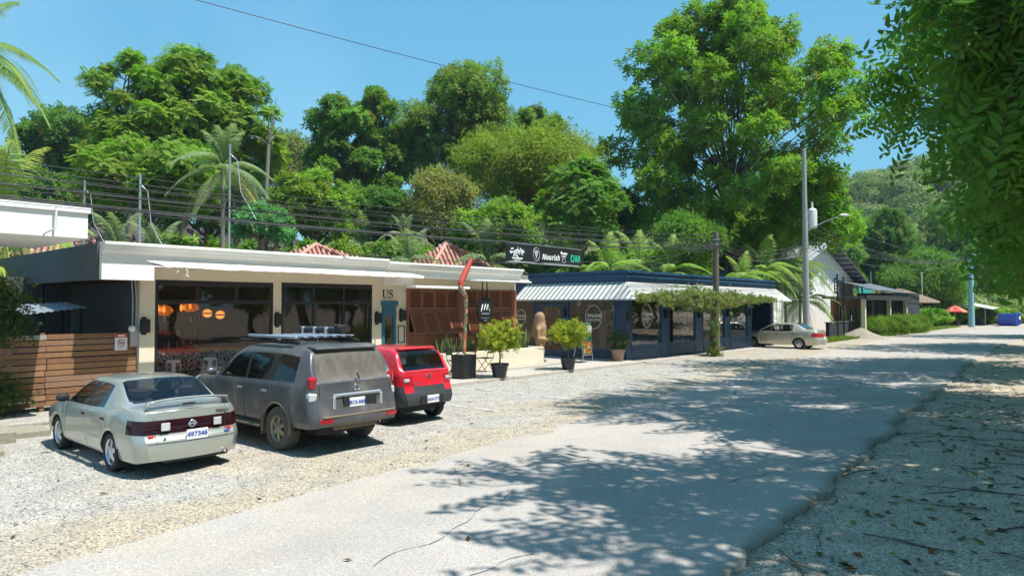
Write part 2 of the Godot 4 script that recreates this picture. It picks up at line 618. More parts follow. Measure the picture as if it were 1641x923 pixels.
		tag(obj("parking_line", ln, M.line_paint), "", "", "", "structure")

func soil_color(u: float, v: float) -> Color:
	var l := edge_left(u)
	var r := edge_right(u)
	var a := nz.get_noise_2d(u * 14.0 + 40.0, v * 20.0)
	var b := nz.get_noise_2d(u * 70.0, v * 70.0 + 400.0)
	var grey := Color(0.5, 0.475, 0.435) * (1.0 + 0.22 * b)
	var tan := Color(0.53, 0.45, 0.345) * (1.0 + 0.18 * b)
	if v > l - 0.3:
		var k := clampf(1.15 - (v - l) / (2.4 + 2.0 * a) + a * 0.5 + b * 0.35, 0.0, 1.0)
		k = maxf(k, clampf((u - 27.0) / 12.0, 0.0, 0.75) * clampf(0.75 + a, 0.0, 1.0))
		var q := grey.lerp(tan, k)
		if v > 19.0: q = q.lerp(Color(0.07, 0.085, 0.03), clampf((v - 19.0) / 3.0, 0.0, 1.0))
		if u > 55.0 and v > 14.0: q = q.lerp(Color(0.1, 0.13, 0.045), clampf((u - 55.0) / 8.0, 0.0, 0.8) * clampf((v - 14.0) / 2.0, 0.0, 1.0))
		return q
	var soil := Color(0.6, 0.5, 0.4) * (1.0 + 0.3 * b)
	var sand := Color(0.56, 0.48, 0.37)
	var k2 := clampf((u - 24.0) / 10.0, 0.0, 0.7) * clampf(0.6 + a, 0.0, 1.0)
	k2 = maxf(k2, clampf(a * 1.4 + b * 0.8 - 0.25, 0.0, 0.7))
	var q2 := soil.lerp(sand, k2)
	return q2.lerp(Color(0.36, 0.27, 0.19), clampf((r - v - 3.5) / 3.0 + b, 0.0, 0.85))

# ---------------------------------------------------------------- white restaurant
func extrude_u(prof: Array, u0: float, u1: float) -> MB:
	# prof: [v, h] points of a cross-section, pushed along u; listed counter-clockwise when looking along +u with v to the right
	var mb := MB.new()
	mb.X = Transform3D(Basis(Vector3(0, 0, -1), Vector3(0, 1, 0), Vector3(1, 0, 0)), Vector3())
	var p := []
	for q in prof: p.append(Vector2(q[0] - ov, q[1]))
	mb.prism(p, u0 - ou, u1 - ou)
	return mb
func shopfront(b: Node3D, u0: float, u1: float, v: float, h0: float, h1: float, bar: float, cols: int, low := 0.0) -> void:
	# black framed glazing: transom lights above, large panes below, every pane its own part
	var fr := MB.new()
	var w := 0.075
	sbox(fr, u0, u0 + w, v - 0.03, v + 0.09, h0, h1, 0.006)
	sbox(fr, u1 - w, u1, v - 0.03, v + 0.09, h0, h1, 0.006)
	sbox(fr, u0 + w, u1 - w, v - 0.03, v + 0.09, h1 - 0.14, h1, 0.006)
	sbox(fr, u0 + w, u1 - w, v - 0.03, v + 0.09, h0, h0 + 0.08, 0.006)
	sbox(fr, u0 + w, u1 - w, v - 0.025, v + 0.085, bar - 0.05, bar + 0.05, 0.006)
	for k in cols - 1:
		var x := lerpf(u0, u1, (k + 1.0) / cols)
		sbox(fr, x - 0.035, x + 0.035, v - 0.024, v + 0.084, bar + 0.05, h1 - 0.14)
	obj("window_frame", fr, M.black_frame, b)
	for k in cols:
		bx(b, "transom_pane", M.pane, lerpf(u0, u1, k / float(cols)) + w, lerpf(u0, u1, (k + 1.0) / cols) - w * 0.5, v + 0.02, v + 0.026, bar + 0.05, h1 - 0.14)
func white_building() -> void:
	var b := sthing("restaurant_building", "low white flat-roofed restaurant with cream walls, black-framed windows and brown shutters", "building", 6.8, 18.2)
	var wl := MB.new()
	var z := [18.2, 18.42]
	sbox(wl, 6.8, 7.16, z[0], z[1], 0.0, 3.4)
	sbox(wl, 7.16, 10.4, z[0], z[1], 3.06, 3.4)
	sbox(wl, 7.16, 10.4, z[0], z[1], 0.0, 0.28)
	sbox(wl, 10.4, 10.65, z[0], z[1], 0.0, 3.4)
	sbox(wl, 10.65, 13.9, z[0], z[1], 3.08, 3.4)
	sbox(wl, 13.9, 14.28, z[0], z[1], 0.0, 3.4)
	sbox(wl, 14.28, 14.88, z[0], z[1], 2.48, 3.4)
	sbox(wl, 14.88, 15.32, z[0], z[1], 0.0, 3.4)
	sbox(wl, 15.32, 21.0, z[0], z[1], 3.02, 3.4)
	sbox(wl, 15.32, 20.72, z[0] + 0.15, z[1], 0.0, 0.6)
	obj("wall", wl, M.cream_wall, b)
	var sd := MB.new()
	sbox(sd, 6.82, 7.0, 18.43, 30.0, 0.0, 3.0)
	sbox(sd, 7.0, 21.0, 29.8, 30.0, 0.0, 3.0)
	obj("side_wall", sd, M.shed_paint, b)
	bx(b, "end_wall", M.cream_wall, 20.85, 21.0, 18.43, 29.78, 0.0, 3.0)
	bx(b, "roof", M.roof_deck, 5.75, 20.95, 17.5, 30.1, 3.42, 3.6)
	bx(b, "soffit", M.white_wall, 5.75, 20.98, 17.46, 18.19, 3.36, 3.415)
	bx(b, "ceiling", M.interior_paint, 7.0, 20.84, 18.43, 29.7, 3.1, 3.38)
	# front fascia with stepped cornice, two lengths at slightly different heights
	for q in [[5.64, 13.72, 0.0], [13.725, 20.25, -0.07]]:
		var d: float = q[2]
		var pr := [[17.45, 3.02], [17.45, 3.86 + d], [17.1, 3.86 + d], [17.1, 3.80 + d], [17.14, 3.795 + d], [17.14, 3.735 + d], [17.19, 3.725 + d], [17.19, 3.665 + d], [17.25, 3.655 + d], [17.3, 3.6 + d], [17.3, 3.02]]
		if d < 0: for e in [0, 10]: pr[e][1] = 3.33
		else: for e in [0, 10]: pr[e][1] = 3.33
		obj("fascia", extrude_u(pr, q[0], q[1]), M.white_wall, b)
	bx(b, "fascia_return", M.white_wall, 5.64, 6.78, 17.3, 17.46, 3.0, 3.329)
	bx(b, "side_fascia", M.grey_fascia, 5.6, 5.74, 17.47, 30.2, 3.0, 3.84)
	bx(b, "side_soffit", M.shed_paint, 5.75, 6.8, 17.47, 30.0, 3.3, 3.35)
	# a worn, half rolled-out awning of peeling white boards
	var aw := MB.new()
	aw.grid([[L(6.5, 17.08, 3.46), L(8.3, 17.08, 3.455), L(10.0, 17.08, 3.45), L(12.0, 17.08, 3.45), L(14.6, 17.08, 3.44)], [L(6.62, 16.62, 3.36), L(8.3, 16.6, 3.345), L(10.0, 16.6, 3.36), L(12.0, 16.6, 3.34), L(14.7, 16.6, 3.34)], [L(6.75, 16.58, 3.3), L(8.3, 16.57, 3.27), L(10.0, 16.57, 3.285), L(12.0, 16.57, 3.265), L(14.7, 16.57, 3.27)], [L(6.75, 16.62, 3.3), L(8.3, 16.61, 3.28), L(10.0, 16.61, 3.29), L(12.0, 16.61, 3.27), L(14.7, 16.61, 3.27)], [L(6.5, 17.1, 3.4), L(8.3, 17.1, 3.39), L(10.0, 17.1, 3.39), L(12.0, 17.1, 3.39), L(14.6, 17.1, 3.39)]], true)
	obj("awning", aw, M.peeling, b)
	var tear := MB.new()
	tear.tube([L(7.2, 16.6, 3.28), L(7.26, 16.6, 3.2), L(7.2, 16.58, 3.13), L(7.3, 16.6, 3.09)], [0.03, 0.022, 0.03, 0.01], 5)
	tear.tube([L(6.95, 16.65, 3.3), L(7.05, 16.62, 3.22), L(7.0, 16.6, 3.17)], [0.025, 0.02, 0.01], 5)
	obj("torn_strip", tear, M.peeling, b)
	for q in [7.6, 11.0, 14.2]:
		bx(b, "awning_bracket", M.galvanised, q, q + 0.05, 16.7, 17.3, 3.3, 3.345)
	bx(b, "boxed_beam", M.white_wall, 14.3, 15.15, 17.62, 18.19, 3.08, 3.34, 0.01)
	bx(b, "sun_board", M.white_wall, 14.8, 17.3, 17.1, 17.6, 2.98, 3.06, 0.01)
	bx(b, "sun_board", M.white_wall, 17.32, 20.4, 16.85, 17.12, 3.27, 3.32, 0.01)
	# glazing
	shopfront(b, 7.17, 10.4, 18.24, 0.28, 3.06, 2.5, 3)
	bx(b, "window_pane", M.pane, 7.24, 10.33, 18.26, 18.266, 0.36, 2.45)
	shopfront(b, 10.65, 13.9, 18.24, 0.1, 3.08, 2.5, 3)
	var mull := MB.new()
	sbox(mull, 11.72, 11.8, 18.22, 18.32, 0.18, 2.45)
	sbox(mull, 12.78, 12.86, 18.22, 18.32, 0.18, 2.45)
	obj("mullion", mull, M.black_frame, b)
	for q in [[10.73, 11.72], [12.86, 13.82]]:
		bx(b, "window_pane", M.pane, q[0], q[1], 18.26, 18.266, 0.18, 2.45)
	var dr := bx(b, "door", M.pane, 11.8, 12.78, 18.27, 18.276, 0.18, 2.45)
	bx(dr, "handle", M.galvanised, 11.86, 11.88, 18.2, 18.22, 0.9, 1.6)
	# the narrow blue door with a tall light
	var bd := bx(b, "blue_door_frame", M.teal_paint, 14.29, 14.4, 18.17, 18.26, 0.1, 2.47, 0.005)
	bx(bd, "frame", M.teal_paint, 14.76, 14.87, 18.17, 18.26, 0.1, 2.47, 0.005)
	bx(bd, "frame", M.teal_paint, 14.4, 14.76, 18.18, 18.25, 2.1, 2.47, 0.005)
	bx(bd, "frame", M.teal_paint, 14.4, 14.76, 18.18, 18.25, 0.1, 0.65, 0.005)
	bx(bd, "frame", M.teal_paint, 14.24, 14.92, 18.12, 18.2, 2.4, 2.56, 0.01)
	bx(bd, "door_pane", M.pane, 14.4, 14.76, 18.21, 18.216, 0.65, 2.1)
	var kb := MB.new()
	kb.ball(L(14.45, 18.15, 1.0), Vector3(0.035, 0.035, 0.035), 10)
	obj("knob", kb, M.galvanised, bd)
	lettering(b, "lettering", "US", 0.27, L(14.52, 18.195, 2.78), M.black_ink, Basis(), true)
	for q in [[6.9, 1.9], [10.52, 2.0], [14.08, 2.0], [15.1, 2.08]]:
		var wl2 := bx(b, "wall_lamp", M.black_frame, q[0] - 0.1, q[0] + 0.1, 18.04, 18.195, q[1] - 0.17, q[1] + 0.17, 0.012)
		bx(wl2, "back_plate", M.black_iron, q[0] - 0.06, q[0] + 0.06, 18.185, 18.199, q[1] - 0.22, q[1] + 0.22)
	var mf := MB.new()
	for q in [[14.96, 14.98, 1.15, 1.72], [15.22, 15.24, 1.15, 1.72], [14.98, 15.22, 1.15, 1.17], [14.98, 15.22, 1.7, 1.72]]: sbox(mf, q[0], q[1], 18.17, 18.199, q[2], q[3])
	obj("menu_frame", mf, M.black_frame, b)
	# louvred shutters: fixed row above, row propped open below
	var pm := MB.new()
	for q in [[15.32, 15.42], [17.78, 18.14], [20.72, 21.0]]: sbox(pm, q[0], q[1], 18.14, 18.36, 0.1, 3.02, 0.008)
	sbox(pm, 15.42, 17.78, 18.2, 18.32, 2.22, 2.3)
	sbox(pm, 18.14, 20.72, 18.2, 18.32, 2.22, 2.3)
	sbox(pm, 15.42, 17.78, 18.2, 18.32, 1.4, 1.5)
	sbox(pm, 18.14, 20.72, 18.2, 18.32, 1.4, 1.5)
	obj("shutter_post", pm, M.louvre_wood, b)
	var slat := MB.new()
	slat.X = Transform3D(Basis(Vector3.RIGHT, -0.65), Vector3())
	slat.box(Vector3(), Vector3(0.5, 0.012, 0.06))
	var slat_mesh := slat.mesh(M.louvre_wood)
	for bay in [[15.42, 17.78], [18.14, 20.72]]:
		for k in 4:
			var w: float = (bay[1] - bay[0]) / 4.0
			var um: float = bay[0] + w * (k + 0.5)
			for row in 2:
				var sh := Node3D.new()
				sh.name = "shutter"
				b.add_child(sh, true)
				var H := 0.71 if row == 0 else 0.86
				sh.position = L(um, 18.19, 3.01 if row == 0 else 2.215)
				if row == 1: sh.rotation.x = -0.42 if bay[0] < 16.0 else -0.3
				var fr := MB.new()
				for s in [-1.0, 1.0]: fr.box(Vector3(s * (w / 2 - 0.035), -H / 2, 0), Vector3(0.06, H, 0.045), 0.004)
				for y in [0.03, H - 0.03]: fr.box(Vector3(0, -y, 0), Vector3(w - 0.13, 0.06, 0.043), 0.004)
				obj("frame", fr, M.louvre_wood, sh)
				var nn := int((H - 0.12) / 0.056)
				for i in nn:
					var t := Transform3D(Basis().scaled(Vector3((w - 0.13) / 0.5, 1, 1)), Vector3(0, -0.085 - i * 0.056, 0))
					inst("slat", slat_mesh, sh, t)
				if row == 1:
					var st := MB.new()
					st.tube([Vector3(0, -H * 0.7, -0.02), Vector3(0, -H * 0.75, -0.3)], 0.008, 5)
					obj("stay", st, M.black_iron, sh)
	for i in 8:
		for bay in [[15.42, 17.78], [18.14, 20.72]]:
			bx(b, "board", M.louvre_wood, bay[0], bay[1], 18.24, 18.27, 0.62 + i * 0.096, 0.71 + i * 0.096, 0.004)
	# inside: floor, bar with bottle shelves, hanging lamps, stools
	bx(b, "floor", M.floor_tile, 7.0, 20.84, 18.43, 29.7, -0.05, 0.1)
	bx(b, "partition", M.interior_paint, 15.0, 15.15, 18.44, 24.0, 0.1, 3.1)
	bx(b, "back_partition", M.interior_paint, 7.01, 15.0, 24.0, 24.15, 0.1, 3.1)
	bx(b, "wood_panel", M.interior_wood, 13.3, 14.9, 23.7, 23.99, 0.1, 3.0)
	var bar := sthing("bar_counter", "bar counter with black and white patterned front inside the restaurant window", "counter", 8.9, 20.3, "", 0.1)
	bx(bar, "counter_top", M.fence_wood0, 7.1, 11.2, 20.0, 20.7, 0.98, 1.04, 0.008)
	var pt := mat("patterned_front", 1, 1, 1, 0.6)
	pt.albedo_texture = noise_tex(0.09, Color(0.03, 0.03, 0.03), Color(0.78, 0.77, 0.74), FastNoiseLite.TYPE_CELLULAR, 512, 1, 21, [[0.5, Color(0.04, 0.04, 0.04)], [0.52, Color(0.7, 0.69, 0.66)]])
	pt.uv1_triplanar = true
	pt.uv1_scale = Vector3.ONE * 0.8
	bx(bar, "front_panel", M.patterned_front, 7.15, 11.15, 20.08, 20.6, 0.0, 0.978)
	var shelf := sthing("bottle_shelf", "dark back-bar shelf full of bottles behind the bar", "shelf", 9.0, 22.6, "", 0.1)
	for k in 4: bx(shelf, "board", M.interior_wood, 7.4, 10.6, 22.5, 22.8, 0.9 + k * 0.42, 0.93 + k * 0.42)
	for k in 3: bx(shelf, "upright", M.black_frame, 7.38 + k * 1.6, 7.42 + k * 1.6, 22.49, 22.81, 0.0, 2.3)
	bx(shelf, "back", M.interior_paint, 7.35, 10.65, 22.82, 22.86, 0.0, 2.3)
	var bot := MB.new()
	bot.lathe([Vector2(0.036, 0), Vector2(0.036, 0.19), Vector2(0.014, 0.23), Vector2(0.014, 0.3), Vector2(0.0, 0.3)], 8)
	var cols := [[0.04, 0.09, 0.03], [0.25, 0.1, 0.02], [0.5, 0.5, 0.48], [0.02, 0.02, 0.03], [0.3, 0.02, 0.02]]
	var bm := []
	for k in 5: bm.append(bot.mesh(mat("bottle_glass%d" % k, cols[k][0], cols[k][1], cols[k][2], 0.15)))
	for k in 3:
		for i in 22:
			var o := inst("bottle", bm[rng.randi() % 5], null, Transform3D(Basis(Vector3.UP, TH).scaled(Vector3(1, rf(0.75, 1.1), 1)), F(7.55 + i * 0.137, 22.64, 1.031 + k * 0.42)))
			tag(o, "liquor bottle standing on the back-bar shelf inside the restaurant", "bottle", "bottles on the back-bar shelf")
	var lamps := [[7.75, 20.2, 2.3, 1], [8.1, 20.4, 2.3, 0], [8.35, 20.6, 2.25, 2], [8.75, 20.4, 2.3, 0], [9.05, 20.5, 2.35, 2], [9.75, 20.9, 2.15, 3], [10.2, 21.0, 2.1, 3], [7.3, 20.3, 2.5, 3]]
	var lnames := ["tubular filament lamp glowing amber over the bar", "small bare filament bulb hanging at the window corner", "wide amber glass lamp over the bar", "round orange globe lamp with dark band in the restaurant"]
	var places := ["nearest the window jamb", "left of the wide lamps", "the left one of two", "between the two wide lamps", "the right one of two", "the left one of the pair", "the right one of the pair", "half cut by the window jamb"]
	for i in lamps.size():
		var q: Array = lamps[i]
		var lp := sthing("pendant_lamp", "%s, %s" % [lnames[q[3]], places[i]], "lamp", q[0], q[1], "lamps hanging over the bar", q[2])
		var cd := MB.new()
		cd.tube([Vector3(0, 3.1 - q[2], 0), Vector3(0, 0.16, 0)], 0.006, 5)
		obj("cord", cd, M.cable, lp)
		var bl := MB.new()
		if q[3] == 3: bl.ball(Vector3(0, 0.02, 0), Vector3(0.14, 0.13, 0.14), 14)
		else: bl.ball(Vector3(0, 0.04, 0), Vector3(0.04, 0.11, 0.04), 10)
		obj("bulb", bl, M.bulb_glow, lp)
		if q[3] == 3:
			var bnd := MB.new()
			bnd.lathe([Vector2(0.143, 0.0), Vector2(0.146, 0.02), Vector2(0.143, 0.04)], 16)
			obj("band", bnd, M.black_iron, lp)
		elif q[3] == 2:
			var gl := MB.new()
			gl.lathe([Vector2(0.1, -0.13), Vector2(0.24, -0.05), Vector2(0.25, 0.03), Vector2(0.16, 0.13), Vector2(0.03, 0.17)], 18)
			obj("glass_shade", gl, M.amber_glass, lp)
		var om := OmniLight3D.new()
		om.name = "light"
		om.light_energy = 0.03
		om.light_color = Color(1, 0.66, 0.32)
		om.light_size = 0.05
		om.omni_range = 12.0
		om.omni_attenuation = 2.0
		om.shadow_enabled = true
		lp.add_child(om)
		om.position = Vector3(0, 0.03, 0)
	for q in [[8.0, 19.0, "nearest the window jamb"], [9.1, 19.2, "in the middle of the window"], [10.0, 19.1, "nearest the parked grey car"]]:
		cafe_chair(q[0], q[1], "white metal cafe chair inside the restaurant window, " + q[2])

func cafe_chair(u: float, v: float, label: String) -> void:
	var c := sthing("cafe_chair", label, "chair", u, v, "white chairs inside the restaurant", 0.1)
	c.rotation.y += rf(-0.3, 0.3)
	var s := MB.new()
	s.box(Vector3(0, 0.45, 0), Vector3(0.38, 0.03, 0.38), 0.01)
	obj("seat", s, M.white_plastic, c)
	var bk := MB.new()
	bk.box(Vector3(0, 0.8, -0.2), Vector3(0.34, 0.08, 0.02), 0.008)
	bk.box(Vector3(0, 0.62, -0.19), Vector3(0.1, 0.3, 0.015), 0.005)
	for x in [-0.17, 0.17]: bk.tube([Vector3(x, 0.45, -0.17), Vector3(x, 0.82, -0.2)], 0.012, 6)
	obj("backrest", bk, M.white_plastic, c)
	for x in [-1.0, 1.0]:
		for z in [-1.0, 1.0]:
			var l := MB.new()
			l.tube([Vector3(x * 0.16, 0.44, z * 0.16), Vector3(x * 0.21, 0.0, z * 0.21)], [0.02, 0.015], 6)
			obj("leg", l, M.white_plastic, c)

# ---------------------------------------------------------------- left of the restaurant
func left_side() -> void:
	var y := sthing("side_yard_shed", "dark shed wall in the covered yard beside the restaurant", "shed", 4.0, 23.0)
	bx(y, "wall", M.shed_paint, 0.5, 6.7, 23.0, 23.15, 0.0, 3.2)
	for k in 9: bx(y, "board", M.shed_paint, 0.6 + k * 0.68, 1.24 + k * 0.68, 22.95, 22.99, 0.05, 3.0, 0.01)
	bx(y, "door", M.black_frame, 2.9, 3.75, 22.9, 22.94, 0.05, 2.1)
	var lean := sthing("lean_to_roof", "pale sheet of corrugated roofing sloping inside the dark side yard", "roof", 4.6, 20.4)
	var sh := corrugated(Vector3(3.7 - ou, 2.05, ov - 19.7), Vector3(6.2 - ou, 2.35, ov - 19.9), Vector3(3.7 - ou, 2.3, ov - 21.6), Vector3(6.2 - ou, 2.5, ov - 21.6), 0.15, 0.018)
	obj("sheet", sh, M.roof_metal, lean)
	for q in [[3.8, 19.9, 2.05], [6.05, 20.0, 2.32], [3.8, 21.5, 2.25], [6.05, 21.5, 2.44]]: bx(lean, "post", M.black_iron, q[0], q[0] + 0.05, q[1], q[1] + 0.05, 0.0, q[2])
	# plank fence
	var f := sthing("plank_fence", "weathered horizontal plank fence between the hedge and the restaurant pillar", "fence", 4.7, 18.3)
	for q in [3.3, 4.75, 6.6]: bx(f, "post", M.fence_wood1, q, q + 0.09, 18.34, 18.43, -0.1, 1.78)
	var rows := 12
	for i in rows:
		var h := 0.12 + i * 0.137
		var cut := [3.25, 4.86 + rf(-0.02, 0.02), 6.78]
		for k in 2:
			var dv := rf(0.0, 0.02)
			var m: Material = M["fence_wood%d" % (rng.randi() % 4)] if i < rows - 1 or k == 1 else M.grey_wood
			var pl := bx(f, "plank", m, cut[k], cut[k + 1] - 0.012, 18.3 + dv, 18.325 + dv, h, h + rf(0.108, 0.124), 0.004)
			pl.rotation.z = rf(-0.004, 0.004)
	var sg := sthing("no_smoking_sign", "small white no smoking sign with red header on the plank fence", "sign", 6.4, 18.29)
	bx(sg, "board", M.white_plastic, 6.27, 6.55, 18.265, 18.285, 1.32, 1.72, 0.004)
	bx(sg, "header", M.red_paint, 6.272, 6.548, 18.256, 18.264, 1.63, 1.718)
	var ring := MB.new()
	var pts := []
	for k in 25: pts.append(L(6.41, 18.259, 1.5) + Vector3(cos(TAU * k / 24), sin(TAU * k / 24), 0) * 0.075)
	ring.tube(pts, 0.009, 5, false)
	ring.tube([L(6.36, 18.259, 1.55), L(6.46, 18.259, 1.45)], 0.008, 5)
	obj("prohibition_ring", ring, M.red_paint, sg)
	bx(sg, "cigarette", M.black_ink, 6.36, 6.46, 18.258, 18.264, 1.492, 1.51)
	for q in [[6.33, 6.5, 1.385], [6.33, 6.46, 1.36]]: bx(sg, "text_line", M.grey_ink, q[0], q[1], 18.26, 18.264, q[2], q[2] + 0.012)
	bx(sg, "text_line", M.white_ink, 6.33, 6.49, 18.252, 18.2555, 1.66, 1.69)
	# meter box and conduits on the pillar
	var mt := sthing("electric_meter", "grey electric meter box with conduit on the restaurant pillar", "meter box", 6.7, 18.3)
	bx(mt, "box", M.galvanised, 6.6, 6.79, 18.2, 18.31, 1.4, 1.9, 0.01)
	var dial := MB.new()
	dial.X = Transform3D(Basis(Vector3.RIGHT, PI / 2), L(6.62, 18.2, 1.84))
	dial.lathe([Vector2(0.075, -0.02), Vector2(0.075, 0.05), Vector2(0.06, 0.09), Vector2(0.0, 0.1)], 14)
	obj("dial", dial, M.white_plastic, mt)
	for x in [6.66, 6.74]:
		var cd := MB.new()
		cd.tube([L(x, 18.26, 1.9), L(x, 18.26, 2.6), L(x - 0.05, 18.28, 3.3)], 0.016, 6)
		obj("conduit", cd, M.galvanised, mt)
	# neighbour's white slab canopy
	var n := sthing("neighbour_canopy", "thick white slab canopy of the neighbouring building with palms behind", "canopy", 2.0, 17.5)
	bx(n, "slab", M.white_wall, -6.0, 4.95, 16.0, 19.6, 3.78, 4.3, 0.01)
	bx(n, "top_band", M.white_wall, -6.0, 4.99, 15.95, 19.64, 4.3, 4.44, 0.01)
	for q in [[-5.5, 16.4], [1.6, 16.4], [-5.5, 19.1], [1.6, 19.1]]: bx(n, "post", M.white_wall, q[0], q[0] + 0.3, q[1], q[1] + 0.3, 0.0, 3.78)
	var dp := MB.new()
	dp.tube([L(4.35, 15.9, 4.4), L(4.35, 15.9, 3.95), L(4.2, 15.9, 3.86), L(4.1, 16.2, 3.76)], 0.022, 6)
	obj("drain_pipe", dp, M.white_plastic, n)
	# broken paving stones at the corner of the lot
	var st := [[1.1, 2.55, 14.2, 15.35, 0.34, "big upturned stone block at the edge of the gravel"], [2.6, 3.45, 14.55, 15.6, 0.2, "flat stone slab between the big block and the silver car"], [1.2, 3.1, 13.45, 14.1, 0.09, "low stone kerb piece in front of the big block"], [3.5, 4.1, 14.9, 15.9, 0.1, "thin paving stone beside the silver car wheel"], [2.7, 3.5, 15.7, 17.2, 0.12, "wide paving stone in front of the hedge"], [0.0, 1.0, 13.9, 15.2, 0.26, "stone block at the picture edge"]]
	for q in st:
		var s := sthing("paving_stone", q[5], "stone", (q[0] + q[1]) / 2, (q[2] + q[3]) / 2, "broken stones by the hedge")
		s.rotation.y += rf(-0.06, 0.06)
		var mb := MB.new()
		var a: float = (q[1] - q[0]) / 2
		var c: float = (q[3] - q[2]) / 2
		mb.prism([Vector2(-a, -c * 0.95), Vector2(a * 0.92, -c), Vector2(a, c * 0.9), Vector2(-a * 0.93, c)], -0.06, q[4])
		for i in mb.v.size():
			var p := mb.v[i]
			mb.v[i] = Vector3(p.x, p.z, -p.y)
			mb.n[i] = Vector3(mb.n[i].x, mb.n[i].z, -mb.n[i].y)
		var body := obj("stone_body", mb, M.stone, s)
		body.rotation.x = rf(-0.02, 0.05)

func corrugated(a: Vector3, b: Vector3, c: Vector3, d: Vector3, period: float, amp: float, hip_a := 0.0, hip_b := 0.0) -> MB:
	# sheet from eave a-b up to ridge c-d, box ribs running up the slope; hip: how far the upper end is cut back along the run
	var mb := MB.new()
	var run := a.distance_to(b)
	var nrm := (b - a).cross(c - a).normalized()
	if nrm.y < 0: nrm = -nrm
	var s := 0.0
	var lo := PackedVector3Array()
	var hi := PackedVector3Array()
	var k := 0
	var steps := [0.0, 0.32, 0.42, 0.9]
	var lift := [0.0, 0.0, 1.0, 1.0]
	while s < run:
		var f := s / run
		var up := 1.0
		if hip_a > 0.0: up = minf(up, s / hip_a)
		if hip_b > 0.0: up = minf(up, (run - s) / hip_b)
		var p := a.lerp(b, f)
		var along := (b - a) / run
		var slope := (c - a) - along * (c - a).dot(along)
		var q := p + slope * up if hip_a > 0.0 or hip_b > 0.0 else p.lerp(c.lerp(d, f), 1.0)
		var o: Vector3 = nrm * (amp * lift[k % 4])
		lo.append(p + o)
		hi.append(q + o)
		var nx: float = (floorf(k / 4.0 + 1e-6) + (steps[(k + 1) % 4] if k % 4 < 3 else 1.0)) * period
		s = nx
		k += 1
	for i in lo.size() - 1:
		mb.quad(lo[i], lo[i + 1], hi[i + 1], hi[i])
		mb.quad(lo[i] - nrm * 0.006, hi[i] - nrm * 0.006, hi[i + 1] - nrm * 0.006, lo[i + 1] - nrm * 0.006)
	return mb

